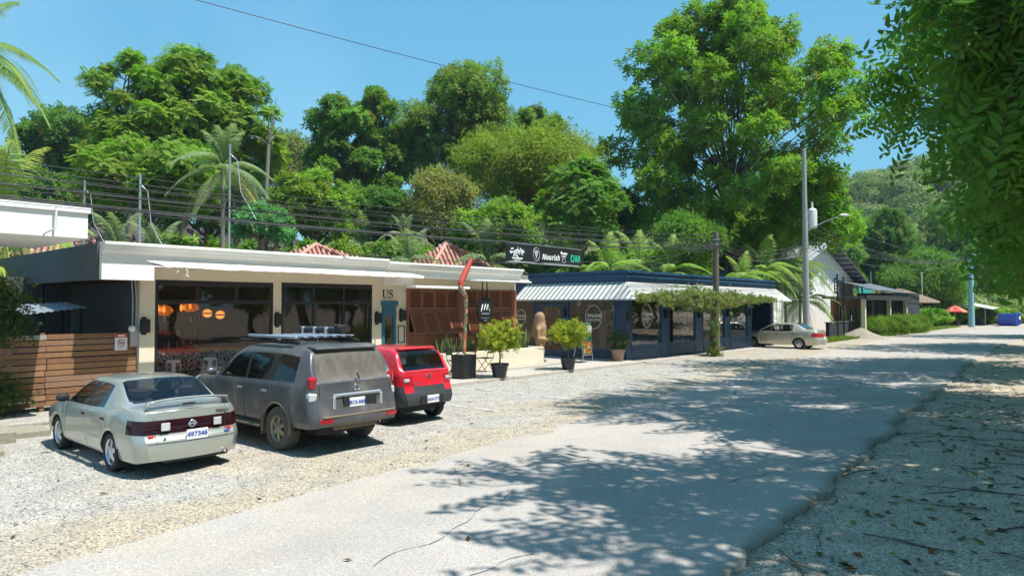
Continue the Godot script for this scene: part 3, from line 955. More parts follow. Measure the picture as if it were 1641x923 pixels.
# ---------------------------------------------------------------- blue shop
func awning_panel(b: Node3D, p: Array, grey: int) -> void:
	# one sewn stripe of the awning cloth, with thickness
	var mb := MB.new()
	var n: Vector3 = (p[2] - p[0]).cross(p[3] - p[1]).normalized() * 0.008
	mb.quad(p[0], p[1], p[2], p[3])
	mb.quad(p[1] - n, p[0] - n, p[3] - n, p[2] - n)
	mb.quad(p[0] - n, p[1] - n, p[1], p[0])
	obj("awning_stripe", mb, M.awning_grey if grey else M.awning_white, b)
func blue_shop() -> void:
	var b := sthing("blue_shop_building", "dark blue corner shop with parapet, large windows and pale ribbed awning", "building", 25.3, 15.7)
	var w := MB.new()
	var z := [15.7, 15.9]
	var win := [[25.66, 28.4], [29.0, 31.75], [32.5, 35.15], [35.7, 38.15]]
	var last := 25.3
	for q in win:
		sbox(w, last, q[0], z[0], z[1], 0.0, 3.5)
		sbox(w, q[0], q[1], z[0], z[1], 2.72, 3.5)
		sbox(w, q[0], q[1], z[0], z[1], 0.0, 0.62)
		last = q[1]
	sbox(w, last, 38.7, z[0], z[1], 0.0, 3.5)
	sbox(w, 38.5, 38.7, 15.9, 18.6, 0.0, 3.5)
	sbox(w, 38.7, 41.8, 18.6, 18.8, 0.0, 3.5)
	sbox(w, 38.7, 41.6, z[0], z[1], 3.2, 3.5)
	sbox(w, 41.6, 42.0, z[0], z[1], 0.0, 3.5)
	var lx := [25.3, 25.5]
	var lw := [[16.25, 18.8, 0.45, 2.75], [19.1, 20.45, 0.1, 2.52], [20.75, 22.3, 0.5, 2.75]]
	last = 15.9
	for q in lw:
		sbox(w, lx[0], lx[1], last, q[0], 0.0, 3.5)
		sbox(w, lx[0], lx[1], q[0], q[1], q[3], 3.5)
		sbox(w, lx[0], lx[1], q[0], q[1], 0.0, q[2])
		last = q[1]
	sbox(w, lx[0], lx[1], last, 26.0, 0.0, 3.5)
	sbox(w, 25.5, 42.0, 25.8, 26.0, 0.0, 3.5)
	sbox(w, 41.8, 42.0, 15.9, 25.8, 0.0, 3.5)
	obj("wall", w, M.blue_paint, b)
	var par := MB.new()
	for q in [[0.0, 3.5, 3.62], [-0.05, 3.62, 3.7], [0.02, 3.7, 3.82], [-0.09, 3.82, 3.92]]:
		var d: float = q[0]
		sbox(par, 25.25 + d, 42.05 - d, 15.65 + d, 15.95, q[1], q[2])
		sbox(par, 25.25 + d, 25.55, 15.95, 26.05 - d, q[1], q[2])
		sbox(par, 41.75, 42.05 - d, 15.95, 26.05 - d, q[1], q[2])
		sbox(par, 25.55, 41.75, 25.75, 26.05 - d, q[1], q[2])
	obj("parapet", par, M.blue_trim, b)
	bx(b, "roof", M.roof_deck, 25.56, 41.74, 15.96, 25.74, 3.5, 3.6)
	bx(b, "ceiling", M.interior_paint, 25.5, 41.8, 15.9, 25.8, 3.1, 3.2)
	bx(b, "floor", M.floor_tile, 25.5, 41.8, 15.9, 25.8, -0.05, 0.1)
	# panel mouldings and windows on the front
	for q in win:
		var fr := MB.new()
		sbox(fr, q[0], q[0] + 0.06, 15.68, 15.8, 0.62, 2.72)
		sbox(fr, q[1] - 0.06, q[1], 15.68, 15.8, 0.62, 2.72)
		sbox(fr, q[0] + 0.06, q[1] - 0.06, 15.68, 15.8, 2.64, 2.72)
		sbox(fr, q[0] + 0.06, q[1] - 0.06, 15.66, 15.8, 0.62, 0.7)
		var f := obj("window_frame", fr, M.blue_trim, b)
		bx(f, "window_pane", M.pane, q[0] + 0.06, q[1] - 0.06, 15.74, 15.746, 0.7, 2.64)
		var pn := MB.new()
		for e in [[q[0] + 0.1, q[1] - 0.1, 0.5, 0.53], [q[0] + 0.1, q[1] - 0.1, 0.16, 0.19], [q[0] + 0.1, q[0] + 0.13, 0.19, 0.5], [q[1] - 0.13, q[1] - 0.1, 0.19, 0.5]]: sbox(pn, e[0], e[1], 15.675, 15.698, e[2], e[3])
		obj("panel_moulding", pn, M.blue_trim, b)
	bx(b, "plinth", M.blue_trim, 25.26, 38.72, 15.64, 15.699, 0.0, 0.1)
	# the far end of the front: dark service doors
	for q in [[38.5, 39.9], [40.0, 41.4]]:
		bx(b, "service_door", M.dark_wall, q[0] + 0.4, q[1] + 0.35, 18.54, 18.598, 0.1, 2.5, 0.01)
	for q in [lw[0], lw[2]]:
		var f := MB.new()
		sbox(f, 25.27, 25.42, q[0], q[0] + 0.06, q[2], q[3])
		sbox(f, 25.27, 25.42, q[1] - 0.06, q[1], q[2], q[3])
		sbox(f, 25.27, 25.42, q[0] + 0.06, q[1] - 0.06, q[3] - 0.08, q[3])
		sbox(f, 25.27, 25.42, q[0] + 0.06, q[1] - 0.06, q[2], q[2] + 0.08)
		var fo := obj("window_frame", f, M.blue_trim, b)
		bx(fo, "window_pane", M.pane, 25.34, 25.346, q[0] + 0.06, q[1] - 0.06, q[2] + 0.08, q[3] - 0.08)
	var dr := bx(b, "door", M.blue_trim, 25.32, 25.4, 19.1, 19.24, 0.1, 2.5)
	bx(dr, "stile", M.blue_trim, 25.32, 25.4, 20.31, 20.45, 0.1, 2.5)
	bx(dr, "rail", M.blue_trim, 25.325, 25.395, 19.24, 20.31, 2.35, 2.5)
	bx(dr, "rail", M.blue_trim, 25.325, 25.395, 19.24, 20.31, 0.1, 0.35)
	bx(dr, "door_pane", M.pane, 25.35, 25.356, 19.24, 20.31, 0.35, 2.35)
	bx(dr, "handle", M.galvanised, 25.27, 25.3, 19.3, 19.33, 0.95, 1.5)
	for q in [[25.45, 15.56, 1.95], [28.72, 15.56, 2.0], [32.1, 15.56, 2.0], [35.42, 15.56, 2.0], [38.35, 15.56, 2.0]]: bx(b, "wall_lamp", M.black_frame, q[0] - 0.1, q[0] + 0.1, q[1], q[1] + 0.138, q[2] - 0.18, q[2] + 0.18, 0.012)
	bx(b, "wall_lamp", M.black_frame, 25.14, 25.298, 18.85, 19.05, 1.9, 2.24, 0.012)
	# ribbed awning with a hip at the corner
	var per := 0.26
	for k in 70:
		for e in 2:
			var s0 := k * per + (0.16 if e == 1 else 0.0)
			var s1 := s0 + (0.1 if e == 1 else 0.16)
			# front run: along u from the corner
			var q := [24.3 + s0, 24.3 + s1]
			if q[1] < 42.45: awning_panel(b, [L(q[0], 14.7, 2.68), L(q[1], 14.7, 2.68), L(q[1], 14.7 + minf(s1, 0.96), 2.68 + 0.74 * minf(s1, 0.96) / 0.96), L(q[0], 14.7 + minf(s0, 0.96), 2.68 + 0.74 * minf(s0, 0.96) / 0.96)], e)
			# side run: along v from the corner
			var w2 := [14.7 + s0, 14.7 + s1]
			if w2[1] < 21.25: awning_panel(b, [L(24.3, w2[1], 2.68), L(24.3, w2[0], 2.68), L(24.3 + minf(s0, 0.96), w2[0], 2.68 + 0.74 * minf(s0, 0.96) / 0.96), L(24.3 + minf(s1, 0.96), w2[1], 2.68 + 0.74 * minf(s1, 0.96) / 0.96)], e)
	var fb := MB.new()
	sbox(fb, 24.3, 42.4, 14.71, 14.75, 2.62, 2.67)
	sbox(fb, 24.31, 24.35, 14.75, 21.2, 2.62, 2.67)
	for k in 9: fb.tube([L(25.6 + k * 2.05, 14.74, 2.65), L(25.6 + k * 2.05, 15.69, 3.35)], 0.015, 5)
	for k in 4: fb.tube([L(24.34, 15.4 + k * 1.8, 2.65), L(25.29, 15.4 + k * 1.8, 3.35)], 0.015, 5)
	fb.tube([L(24.33, 14.73, 2.66), L(25.28, 15.68, 3.4)], 0.03, 6)
	obj("awning_frame", fb, M.galvanised, b)
	# oval shop marks on the glass
	for q in [[0, 17.4, 1.9, 1.0], [1, 27.1, 1.95, 1.0], [1, 30.7, 1.95, 0.8], [0, 21.6, 1.85, 0.7]]:
		var k: float = q[3]
		var side: bool = q[0] == 0
		var bs := Basis(Vector3.UP, -PI / 2) if side else Basis()
		var o := L(25.338, q[1], q[2]) if side else L(q[1], 15.738, q[2])
		var ov2 := MB.new()
		var pts := []
		for i in 33: pts.append(o + bs * Vector3(cos(TAU * i / 32) * 0.42 * k, sin(TAU * i / 32) * 0.52 * k, 0))
		ov2.tube(pts, 0.012, 5, false)
		obj("oval_mark", ov2, M.white_ink, b)
		lettering(b, "lettering", "L'ÉPICERIE", 0.13 * k, o + bs * Vector3(0, 0.06, 0), M.white_ink, bs)
		lettering(b, "lettering", "CAVE & DELI", 0.09 * k, o + bs * Vector3(0, -0.12 * k, 0), M.white_ink, bs)
	# dark display shelves inside, stocked with jars and boxes
	var sn := 0
	for q in [[26.4, 28.2, 17.6, "behind the corner window"], [29.2, 31.6, 17.2, "behind the second front window"], [32.7, 35.0, 17.4, "behind the third front window"], [35.9, 38.0, 17.4, "behind the fourth front window"], [27.0, 30.0, 21.5, "deep inside the corner shop"]]:
		var sf := sthing("shop_shelf", "stocked display shelf " + q[3], "shelf", (q[0] + q[1]) / 2, q[2], "display shelves in the blue shop", 0.1)
		for k in 4: bx(sf, "board", M.interior_wood, q[0], q[1], q[2] - 0.15, q[2] + 0.2, 0.3 + k * 0.5, 0.33 + k * 0.5)
		for e in [q[0], q[1] - 0.04]: bx(sf, "upright", M.interior_wood, e, e + 0.04, q[2] - 0.16, q[2] + 0.21, 0.0, 2.1)
		for k in 4:
			var x: float = q[0] + 0.12
			while x < q[1] - 0.15:
				var wd := rf(0.08, 0.2)
				var hh := rf(0.14, 0.36)
				var mm: Material = [M.white_plastic, M.pink_clay, M.bottle_glass0, M.bottle_glass1, M.red_paint, M.glaze_dark, M.fence_wood2][rng.randi() % 7]
				var p := MB.new()
				if rng.randf() < 0.5: p.lathe([Vector2(wd * 0.4, 0), Vector2(wd * 0.42, hh * 0.75), Vector2(wd * 0.25, hh * 0.85), Vector2(wd * 0.25, hh), Vector2(0, hh)], 8)
				else: p.box(Vector3(0, hh / 2, 0), Vector3(wd * 0.85, hh, wd * 0.8), 0.006)
				if rng.randf() < 0.85:
					var it := inst("grocery_item", p.mesh(mm), null, Transform3D(Basis(Vector3.UP, TH), F(x + wd / 2, q[2] - 0.02, 0.43 + k * 0.5)))
					tag(it, "jar or box of goods on the shelf " + q[3], "goods", "goods on the shelf " + q[3])
				x += wd + 0.03
	# paper stars hanging in the side window
	var sk := [[16.5, 2.25, 0.32, Color(0.75, 0.5, 0.3), "large pale orange paper star by the shop corner"], [17.3, 2.5, 0.16, Color(0.6, 0.04, 0.03), "red paper star above the oval shop mark"], [18.0, 2.45, 0.14, Color(0.6, 0.05, 0.04), "small red paper star in the side window"], [18.5, 2.5, 0.2, Color(0.6, 0.42, 0.28), "pale paper star next to the shop door"]]
	for i in 4:
		var q: Array = sk[i]
		var s := sthing("paper_star", q[4], "star", 25.75, q[0], "paper stars in the shop window", q[1])
		var mb := MB.new()
		for k in 14:
			var a := TAU * k / 14.0
			var c := TAU * (k + 1) / 14.0
			var ra: float = q[2] * (1.0 if k % 2 == 0 else 0.42)
			var rc: float = q[2] * (1.0 if k % 2 == 1 else 0.42)
			var p0 := Vector3(0, cos(a) * ra, sin(a) * ra)
			var p1 := Vector3(0, cos(c) * rc, sin(c) * rc)
			mb.tri(Vector3(-0.06, 0, 0), p0, p1)
			mb.tri(Vector3(0.06, 0, 0), p1, p0)
		obj("star_body", mb, mat("star_paper%d" % i, q[3].r, q[3].g, q[3].b, 0.8), s)
		var cd := MB.new()
		cd.tube([Vector3(0, q[2] * 0.98, 0), Vector3(0, 3.1 - q[1], 0)], 0.004, 4)
		obj("cord", cd, M.cable, s)
	# gap between the two buildings
	var g := sthing("passage_wall", "beige end wall closing the passage between the restaurant and the blue shop", "wall", 23.0, 22.4)
	bx(g, "masonry", M.beige_wall, 21.01, 25.29, 22.4, 22.6, 0.0, 3.75)
	bx(g, "coping", M.beige_wall, 21.01, 25.2, 22.36, 22.64, 3.752, 3.82)
	for i in 5:
		var lg := inst("firewood_log", log_mesh(), null, Transform3D(Basis(Vector3.UP, TH) , F(24.3 + 0.2 * (i % 3), 22.1, 0.2 + 0.16 * (i / 3))))
		tag(lg, "cut log stacked at the back of the passage", "log", "logs in the passage")
var _log: ArrayMesh
func log_mesh() -> ArrayMesh:
	if _log == null:
		var mb := MB.new()
		mb.tube([Vector3(0, 0, 0.2), Vector3(0, 0, -0.2)], 0.085, 10)
		_log = mb.mesh(M.carved_wood)
	return _log

# ---------------------------------------------------------------- behind the roofs
func wpos(x: float, depth: float) -> Vector3:
	return Vector3(x, 0, -depth)
func hip_roof(called: String, label: String, x: float, depth: float, eave: float, peak: float, half: float, group: String) -> void:
	# small square pavilion with a hipped roof of clay tiles, each course row of tiles built piece by piece
	var t := thing(called, label, "pavilion", wpos(x, depth), 0.5, group)
	for s in [[-1, -1], [1, -1], [1, 1], [-1, 1]]:
		var p := MB.new()
		p.box(Vector3(s[0] * half * 0.8, eave / 2, s[1] * half * 0.8), Vector3(0.22, eave, 0.22), 0.01)
		obj("post", p, M.cream_wall, t)
	var body := MB.new()
	body.box(Vector3(0, eave * 0.45, 0), Vector3(half * 1.45, eave * 0.9, half * 1.45))
	obj("wall", body, M.cream_wall, t)
	var rise := peak - eave
	var rf0 := MB.new()
	for k in 4:
		var a := k * PI / 2
		var r := Basis(Vector3.UP, a)
		rf0.tri(r * Vector3(-half, eave, half), r * Vector3(half, eave, half), Vector3(0, peak - 0.03, 0))
		rf0.tri(r * Vector3(half, eave - 0.05, half), r * Vector3(-half, eave - 0.05, half), Vector3(0, eave - 0.05, 0))
	obj("roof_deck", rf0, M.clay1, t)
	var tile := MB.new()
	tile.tube([Vector3(0, 0, 0.25), Vector3(0, 0.01, -0.25)], [0.105, 0.085], 6, false)
	var courses := 9
	var hold := MultiMesh.new()
	var xf := []
	for k in 4:
		var r := Basis(Vector3.UP, k * PI / 2)
		var tilt := atan2(rise, half)
		for c in courses:
			var f := (c + 0.5) / courses
			var w := half * (1.0 - f)
			var m := int(w / 0.13)
			for i in range(-m, m + 1):
				xf.append([Transform3D(r * Basis(Vector3.RIGHT, tilt) * Basis(Vector3.UP, rf(-0.03, 0.03)) * Basis().scaled(Vector3(1, 1, half / cos(tilt) / courses / 0.42)), r * Vector3(i * 0.25, eave + rise * f + 0.03, half * (1.0 - f))), rng.randi() % 3])
	var meshes := []
	for k in 3: meshes.append(tile.mesh(M["clay%d" % k]))
	for i in mini(xf.size(), 290): inst("tile", meshes[xf[i][1]], t, xf[i][0])
	for k in 4:
		var r := Basis(Vector3.UP, k * PI / 2)
		var rg := MB.new()
		rg.tube([r * Vector3(half, eave + 0.04, half), r * Vector3(0, peak + 0.05, 0)], 0.11, 6)
		obj("hip_ridge", rg, M.clay2, t)
func text_lines(s: Node3D, rows: Array) -> void:
	# small print too fine to read: plain strokes
	for q in rows: bx(s, "text_line", M.white_ink, q[0], q[1], 22.485, 22.495, q[2], q[2] + q[3])
func behind_roofs() -> void:
	hip_roof("tile_roof_pavilion", "pavilion with red clay hip roof showing above the white parapet step", -10.8, 38.0, 4.5, 5.75, 1.8, "pavilions behind the restaurant")
	hip_roof("tile_roof_pavilion", "pavilion with steep red clay roof between palms, right of the other one", -3.5, 37.0, 4.0, 5.75, 1.75, "pavilions behind the restaurant")
	hip_roof("tile_roof_pavilion", "pavilion with faded pink clay roof half hidden by palm fronds", -20.9, 36.0, 4.7, 6.2, 2.3, "pavilions behind the restaurant")
	# sign board on the blue shop's roof
	var s := sthing("rooftop_sign", "long black sign board with white and teal logos above the blue shop", "sign", 28.4, 22.5)
	bx(s, "board", M.black_frame, 25.3, 31.6, 22.5, 22.56, 4.58, 5.5)
	for q in [26.2, 28.4, 30.7]: bx(s, "post", M.black_iron, q, q + 0.08, 22.57, 22.65, 3.6, 5.45)
	for q in [[25.28, 31.62, 4.54, 4.58], [25.28, 31.62, 5.5, 5.54]]: bx(s, "edge_trim", M.galvanised, q[0], q[1], 22.48, 22.58, q[2], q[3])
	var mk := MB.new()
	for i in 46:
		var a := rf(0, TAU)
		var r := rf(0.05, 0.36)
		mk.box(L(26.1 + cos(a) * r * 1.5, 22.49, 5.12 + sin(a) * r * 0.75), Vector3(rf(0.05, 0.16), rf(0.03, 0.09), 0.01))
	obj("emblem", mk, M.white_ink, s)
	text_lines(s, [[25.7, 26.5, 4.74, 0.07], [25.85, 26.35, 4.65, 0.03]])
	var sh := MB.new()
	var pts := []
	for i in 25: pts.append(L(27.6, 22.49, 5.05) + Vector3(cos(TAU * i / 24) * 0.26, sin(TAU * i / 24) * 0.34, 0))
	sh.tube(pts, 0.02, 5, false)
	sh.prism([Vector2(27.42 - ou, 5.2), Vector2(27.6 - ou, 4.8), Vector2(27.78 - ou, 5.2), Vector2(27.6 - ou, 5.28)], 0.005, 0.012)
	obj("shield_emblem", sh, M.grey_ink, s)
	lettering(s, "lettering", "Nourish", 0.3, L(28.85, 22.49, 4.95), M.white_ink, Basis(Vector3(1, 0, 0), Vector3(0.25, 1, 0), Vector3(0, 0, 1)))
	text_lines(s, [[29.68, 29.8, 5.16, 0.16], [29.84, 30.25, 5.16, 0.1], [29.75, 30.15, 5.04, 0.05]])
	var rg := MB.new()
	pts = []
	for i in 19: pts.append(L(29.95, 22.49, 4.83) + Vector3(cos(TAU * i / 18), sin(TAU * i / 18), 0) * 0.13)
	rg.tube(pts, 0.025, 5, false)
	obj("round_emblem", rg, M.grey_ink, s)
	lettering(s, "lettering", "OM", 0.42, L(31.0, 22.49, 4.98), M.teal_sign)
	text_lines(s, [[25.5, 31.3, 4.6, 0.02]])

# ---------------------------------------------------------------- further down the street
func far_buildings() -> void:
	# gabled hall
	var b := sthing("gabled_hall", "white gabled hall with pale metal roof behind the palms", "building", 62.0, 19.0)
	var w := MB.new()
	w.X = Transform3D(Basis(), Vector3(0, 0, 0))
	w.prism([Vector2(-9.6, 0), Vector2(9.4, 0), Vector2(9.4, 4.75), Vector2(0, 7.75), Vector2(-9.6, 4.75)], -12.0, 0.0)
	obj("wall", w, M.white_wall, b)
	var ra := corrugated(Vector3(-10.6, 4.55, 1.2), Vector3(-10.6, 4.55, -12.6), Vector3(0, 7.95, 1.2), Vector3(0, 7.95, -12.6), 0.5, 0.03)
	obj("roof", ra, M.roof_metal, b)
	var rb := corrugated(Vector3(10.6, 4.5, -12.6), Vector3(10.6, 4.5, 1.2), Vector3(0, 7.95, -12.6), Vector3(0, 7.95, 1.2), 0.5, 0.03)
	obj("roof", rb, M.roof_metal, b)
	for k in 9:
		var rt := MB.new()
		rt.tube([Vector3(0.9 + k * 1.1, 7.52 - k * 0.358, 1.15), Vector3(0.9 + k * 1.1, 7.52 - k * 0.358, 0.0)], 0.06, 4)
		obj("rafter", rt, M.black_frame, b)
	bx(b, "barge_board", M.black_frame, 62.0, 62.1, 17.75, 17.8, 7.6, 7.85)
	for q in [[65.4, 66.4, 3.6, 4.9], [58.5, 59.5, 3.4, 4.6], [67.4, 68.2, 3.0, 4.0]]:
		var f := bx(b, "window", M.dark_wall, q[0], q[1], 18.95, 18.99, q[2], q[3])
		for k in 4: bx(f, "louvre", M.white_plastic, q[0] + 0.05, q[1] - 0.05, 18.91, 18.945, q[2] + 0.1 + k * 0.28, q[2] + 0.28 + k * 0.28)
	# white garden wall pier with brown base
	var p := sthing("garden_wall", "white garden wall with brown base past the end of the blue shop", "wall", 45.5, 17.0)
	bx(p, "panel", M.white_wall, 44.2, 47.4, 17.0, 17.2, 0.8, 2.9, 0.02)
	bx(p, "base", M.interior_wood, 44.15, 47.45, 16.95, 17.25, -0.05, 0.8, 0.02)
	for k in 6: bx(p, "rib", M.white_wall, 44.4 + k * 0.55, 44.5 + k * 0.55, 16.96, 17.0, 0.82, 2.85)
	var gt := sthing("dark_gate", "tall dark board gate beside the blue shop", "gate", 43.2, 16.6)
	for k in 9: bx(gt, "board", M.dark_wall, 42.15 + k * 0.22, 42.35 + k * 0.22, 16.6, 16.64, 0.0, 2.6)
	bx(gt, "frame", M.black_frame, 42.1, 44.1, 16.66, 16.74, 2.45, 2.6)
	# modern dark house
	var h := sthing("dark_house", "modern dark house with grey canopy and brown boarded wall", "building", 62.0, 16.2)
	bx(h, "canopy_roof", M.canopy_metal, 57.4, 72.6, 14.4, 17.6, 2.95, 3.14, 0.01)
	bx(h, "canopy_edge", M.black_frame, 57.3, 72.7, 14.3, 14.39, 2.85, 3.22)
	bx(h, "wall", M.fence_wood0, 58.4, 66.0, 17.0, 17.25, 0.0, 2.94)
	for k in 16: bx(h, "board", M["fence_wood%d" % (k % 4)], 58.45 + k * 0.47, 58.9 + k * 0.47, 16.96, 16.999, 0.05, 2.9)
	bx(h, "side_wall", M.dark_wall, 72.4, 77.5, 14.6, 18.9, 0.0, 3.6)
	for k in 6: bx(h, "cladding_board", M.canopy_metal, 72.32, 72.39, 14.65 + k * 0.68, 15.28 + k * 0.68, 0.1, 3.55)
	for q in [[60.0, 61.4], [62.6, 64.4]]:
		var f := bx(h, "window", M.black_frame, q[0], q[1], 16.9, 16.95, 0.9, 2.4)
		bx(f, "window_pane", M.pane, q[0] + 0.08, q[1] - 0.08, 16.88, 16.886, 0.98, 2.32)
	for k in 5:
		var f := bx(h, "window", M.black_frame, 66.3 + k * 1.2, 67.4 + k * 1.2, 16.2, 16.26, 0.3, 2.8)
		bx(f, "window_pane", M.pane, 66.38 + k * 1.2, 67.32 + k * 1.2, 16.17, 16.176, 0.4, 2.7)
	for q in [58.0, 65.9, 72.0]: bx(h, "post", M.cream_wall, q, q + 0.3, 14.6, 14.9, 0.0, 2.94)
	var pg := corrugated(Vector3(4.5, 3.75, 0.5), Vector3(15.2, 3.75, 0.5), Vector3(4.5, 4.9, -3.6), Vector3(15.2, 4.9, -3.6), 0.6, 0.03)
	obj("upper_roof", pg, M.canopy_metal, h)
	for k in 5: bx(h, "purlin", M.cream_wall, 66.6, 77.0, 15.9 + k * 0.85, 16.0 + k * 0.85, 3.62 + k * 0.24, 3.7 + k * 0.24)
	for q in [66.8, 76.6]:
		bx(h, "roof_post", M.black_iron, q, q + 0.12, 15.85, 15.97, 0.0, 3.7)
		bx(h, "roof_post", M.black_iron, q, q + 0.12, 19.5, 19.62, 0.0, 4.7)
	# low black garden wall, posts
	var g := sthing("black_garden_wall", "low black garden wall in front of the dark house", "wall", 56.0, 15.6)
	bx(g, "masonry", M.dark_wall, 52.5, 59.0, 15.6, 15.85, -0.05, 1.15, 0.01)
	bx(g, "coping", M.canopy_metal, 52.4, 59.1, 15.55, 15.9, 1.15, 1.22, 0.01)
	for q in [[54.6, 15.2, 4.5, "thin dark steel post in front of the boarded wall"], [52.4, 15.0, 4.6, "thin steel post beside the low black wall"]]:
		var ps := sthing("steel_post", q[3], "post", q[0], q[1], "thin posts by the dark house")
		var mb := MB.new()
		mb.tube([Vector3(0, -0.1, 0), Vector3(0, q[2], 0)], 0.05, 8)
		mb.box(Vector3(0, q[2], 0), Vector3(0.16, 0.06, 0.16))
		obj("shaft", mb, M.black_iron, ps)
	# heap of sand
	for q in [[55.6, 14.3, 1.55, 0.85, "grey heap of sand at the road edge past the silver car"], [58.4, 14.6, 1.2, 0.5, "smaller heap of gravel right of the sand heap"]]:
		var hp := sthing("sand_heap", q[4], "sand heap", q[0], q[1], "heaps by the road")
		var rows := []
		for i in 9:
			var f := i / 8.0
			var row := PackedVector3Array()
			for k in 25:
				var a := TAU * (k % 24) / 24.0
				var rr: float = q[2] * (1.0 - f) * (1.0 + 0.22 * nz.get_noise_2d(cos(a) * 60.0 + q[0] * 40.0, sin(a) * 60.0 + f * 30.0))
				row.append(Vector3(cos(a) * rr, -0.05 + q[3] * pow(f, 0.85) + 0.05 * nz.get_noise_2d(a * 90.0, f * 300.0), -sin(a) * rr))
			rows.append(row)
		var mb := MB.new()
		mb.grid(rows)
		obj("heap", mb, M.stone, hp)
	# end of the street: thatched bar, parasol, stall, skip, teal screen
	var th := sthing("thatched_hut", "small hut with brown thatched roof among big-leaved plants", "hut", 95.0, 20.0)
	for q in [[92.5, 18.5], [97.5, 18.5], [92.5, 21.5], [97.5, 21.5]]: bx(th, "post", M.pole_wood, q[0], q[0] + 0.15, q[1], q[1] + 0.15, 0.0, 3.0)
	var tr := MB.new()
	tr.lathe([Vector2(4.3, 2.75), Vector2(4.2, 2.95), Vector2(2.4, 3.7), Vector2(0.3, 4.5), Vector2(0.0, 4.55)], 12)
	obj("roof", tr, mat("thatch", 0.3, 0.22, 0.15, 1.0), th)
	grain(M.thatch, 0.05, 0.4, 1.0, 0.8, 2.0)
	bx(th, "counter", M.interior_wood, 92.6, 97.5, 18.45, 18.6, 0.0, 1.1)
	var um := sthing("red_parasol", "red and orange fabric parasol over a roadside table", "parasol", 97.6, 14.7)
	var pc := MB.new()
	pc.tube([Vector3(0, 0, 0), Vector3(0, 2.45, 0)], 0.03, 6)
	obj("pole", pc, M.white_plastic, um)
	var cp := [mat("parasol_red", 0.55, 0.06, 0.04, 0.8), mat("parasol_orange", 0.7, 0.2, 0.14, 0.8)]
	for k in 8:
		var pn := MB.new()
		var a := TAU * k / 8.0
		var c := TAU * (k + 1) / 8.0
		pn.tri(Vector3(cos(a) * 1.35, 1.75, -sin(a) * 1.35), Vector3(cos(c) * 1.35, 1.75, -sin(c) * 1.35), Vector3(0, 2.5, 0))
		pn.quad(Vector3(cos(a) * 1.35, 1.6, -sin(a) * 1.35), Vector3(cos(c) * 1.35, 1.6, -sin(c) * 1.35), Vector3(cos(c) * 1.35, 1.75, -sin(c) * 1.35), Vector3(cos(a) * 1.35, 1.75, -sin(a) * 1.35))
		obj("canopy_panel", pn, cp[k % 2], um)
	var tb := MB.new()
	tb.lathe([Vector2(0.5, 0), Vector2(0.45, 0.6), Vector2(0.9, 0.68), Vector2(0.9, 0.74), Vector2(0, 0.74)], 12)
	obj("table", tb, M.black_iron, um)
	var sl := sthing("market_stall", "roadside stall under a pale flat canopy beside the blue skip", "stall", 104.0, 13.5)
	for q in [[101.0, 12.0], [107.0, 12.0], [101.0, 15.0], [107.0, 15.0]]: bx(sl, "post", M.galvanised, q[0], q[0] + 0.08, q[1], q[1] + 0.08, -0.05, 2.2)
	var cv := MB.new()
	cv.grid([[L(99.8, 11.2, 2.0), L(104, 11.0, 2.15), L(108.2, 11.2, 2.0)], [L(99.8, 13.5, 2.55), L(104, 13.5, 2.75), L(108.2, 13.5, 2.55)], [L(99.8, 15.8, 2.1), L(104, 16.0, 2.2), L(108.2, 15.8, 2.1)]])
	obj("canopy", cv, M.white_plastic, sl)
	bx(sl, "counter", M.dark_wall, 101.0, 107.0, 12.6, 13.2, 0.0, 1.0)
	var sp := sthing("blue_skip", "blue metal waste skip at the far bend of the road", "skip", 102.5, 9.8)
	var bp := mat("skip_blue", 0.01, 0.07, 0.42, 0.45)
	var hull := MB.new()
	hull.prism([Vector2(-2.2, 0.1), Vector2(2.2, 0.1), Vector2(2.6, 1.45), Vector2(-2.6, 1.45)], -0.9, 0.9)
	obj("hull", hull, bp, sp)
	bx(sp, "rim", bp, 99.8, 105.2, 8.85, 8.95, 1.45, 1.55)
	for k in 4: bx(sp, "rib", bp, 100.6 + k * 1.2, 100.75 + k * 1.2, 8.83, 8.899, 0.15, 1.44)
	bx(sp, "notice", M.white_plastic, 102.0, 103.6, 8.8, 8.828, 0.75, 1.15)
	bx(sp, "skid", M.black_iron, 100.4, 104.6, 9.1, 10.5, -0.08, 0.1)
	var ts := sthing("teal_screen", "teal cloth screen on posts behind the dark house", "screen", 88.0, 22.0)
	bx(ts, "cloth", mat("teal_cloth", 0.02, 0.3, 0.25, 0.9), 85.0, 90.5, 22.0, 22.04, 3.0, 5.0)
	for q in [85.0, 90.4]: bx(ts, "post", M.galvanised, q, q + 0.1, 22.05, 22.15, 0.0, 6.5)
	var gp := sthing("goal_frame", "tall white pipe frame standing among the plants", "frame", 97.0, 17.6)
	var gm := MB.new()
	gm.tube([L(95.0, 17.6, -0.1), L(95.0, 17.6, 6.4), L(99.0, 17.6, 6.4), L(99.0, 17.6, -0.1)], 0.05, 6)
	obj("pipe", gm, M.galvanised, gp)

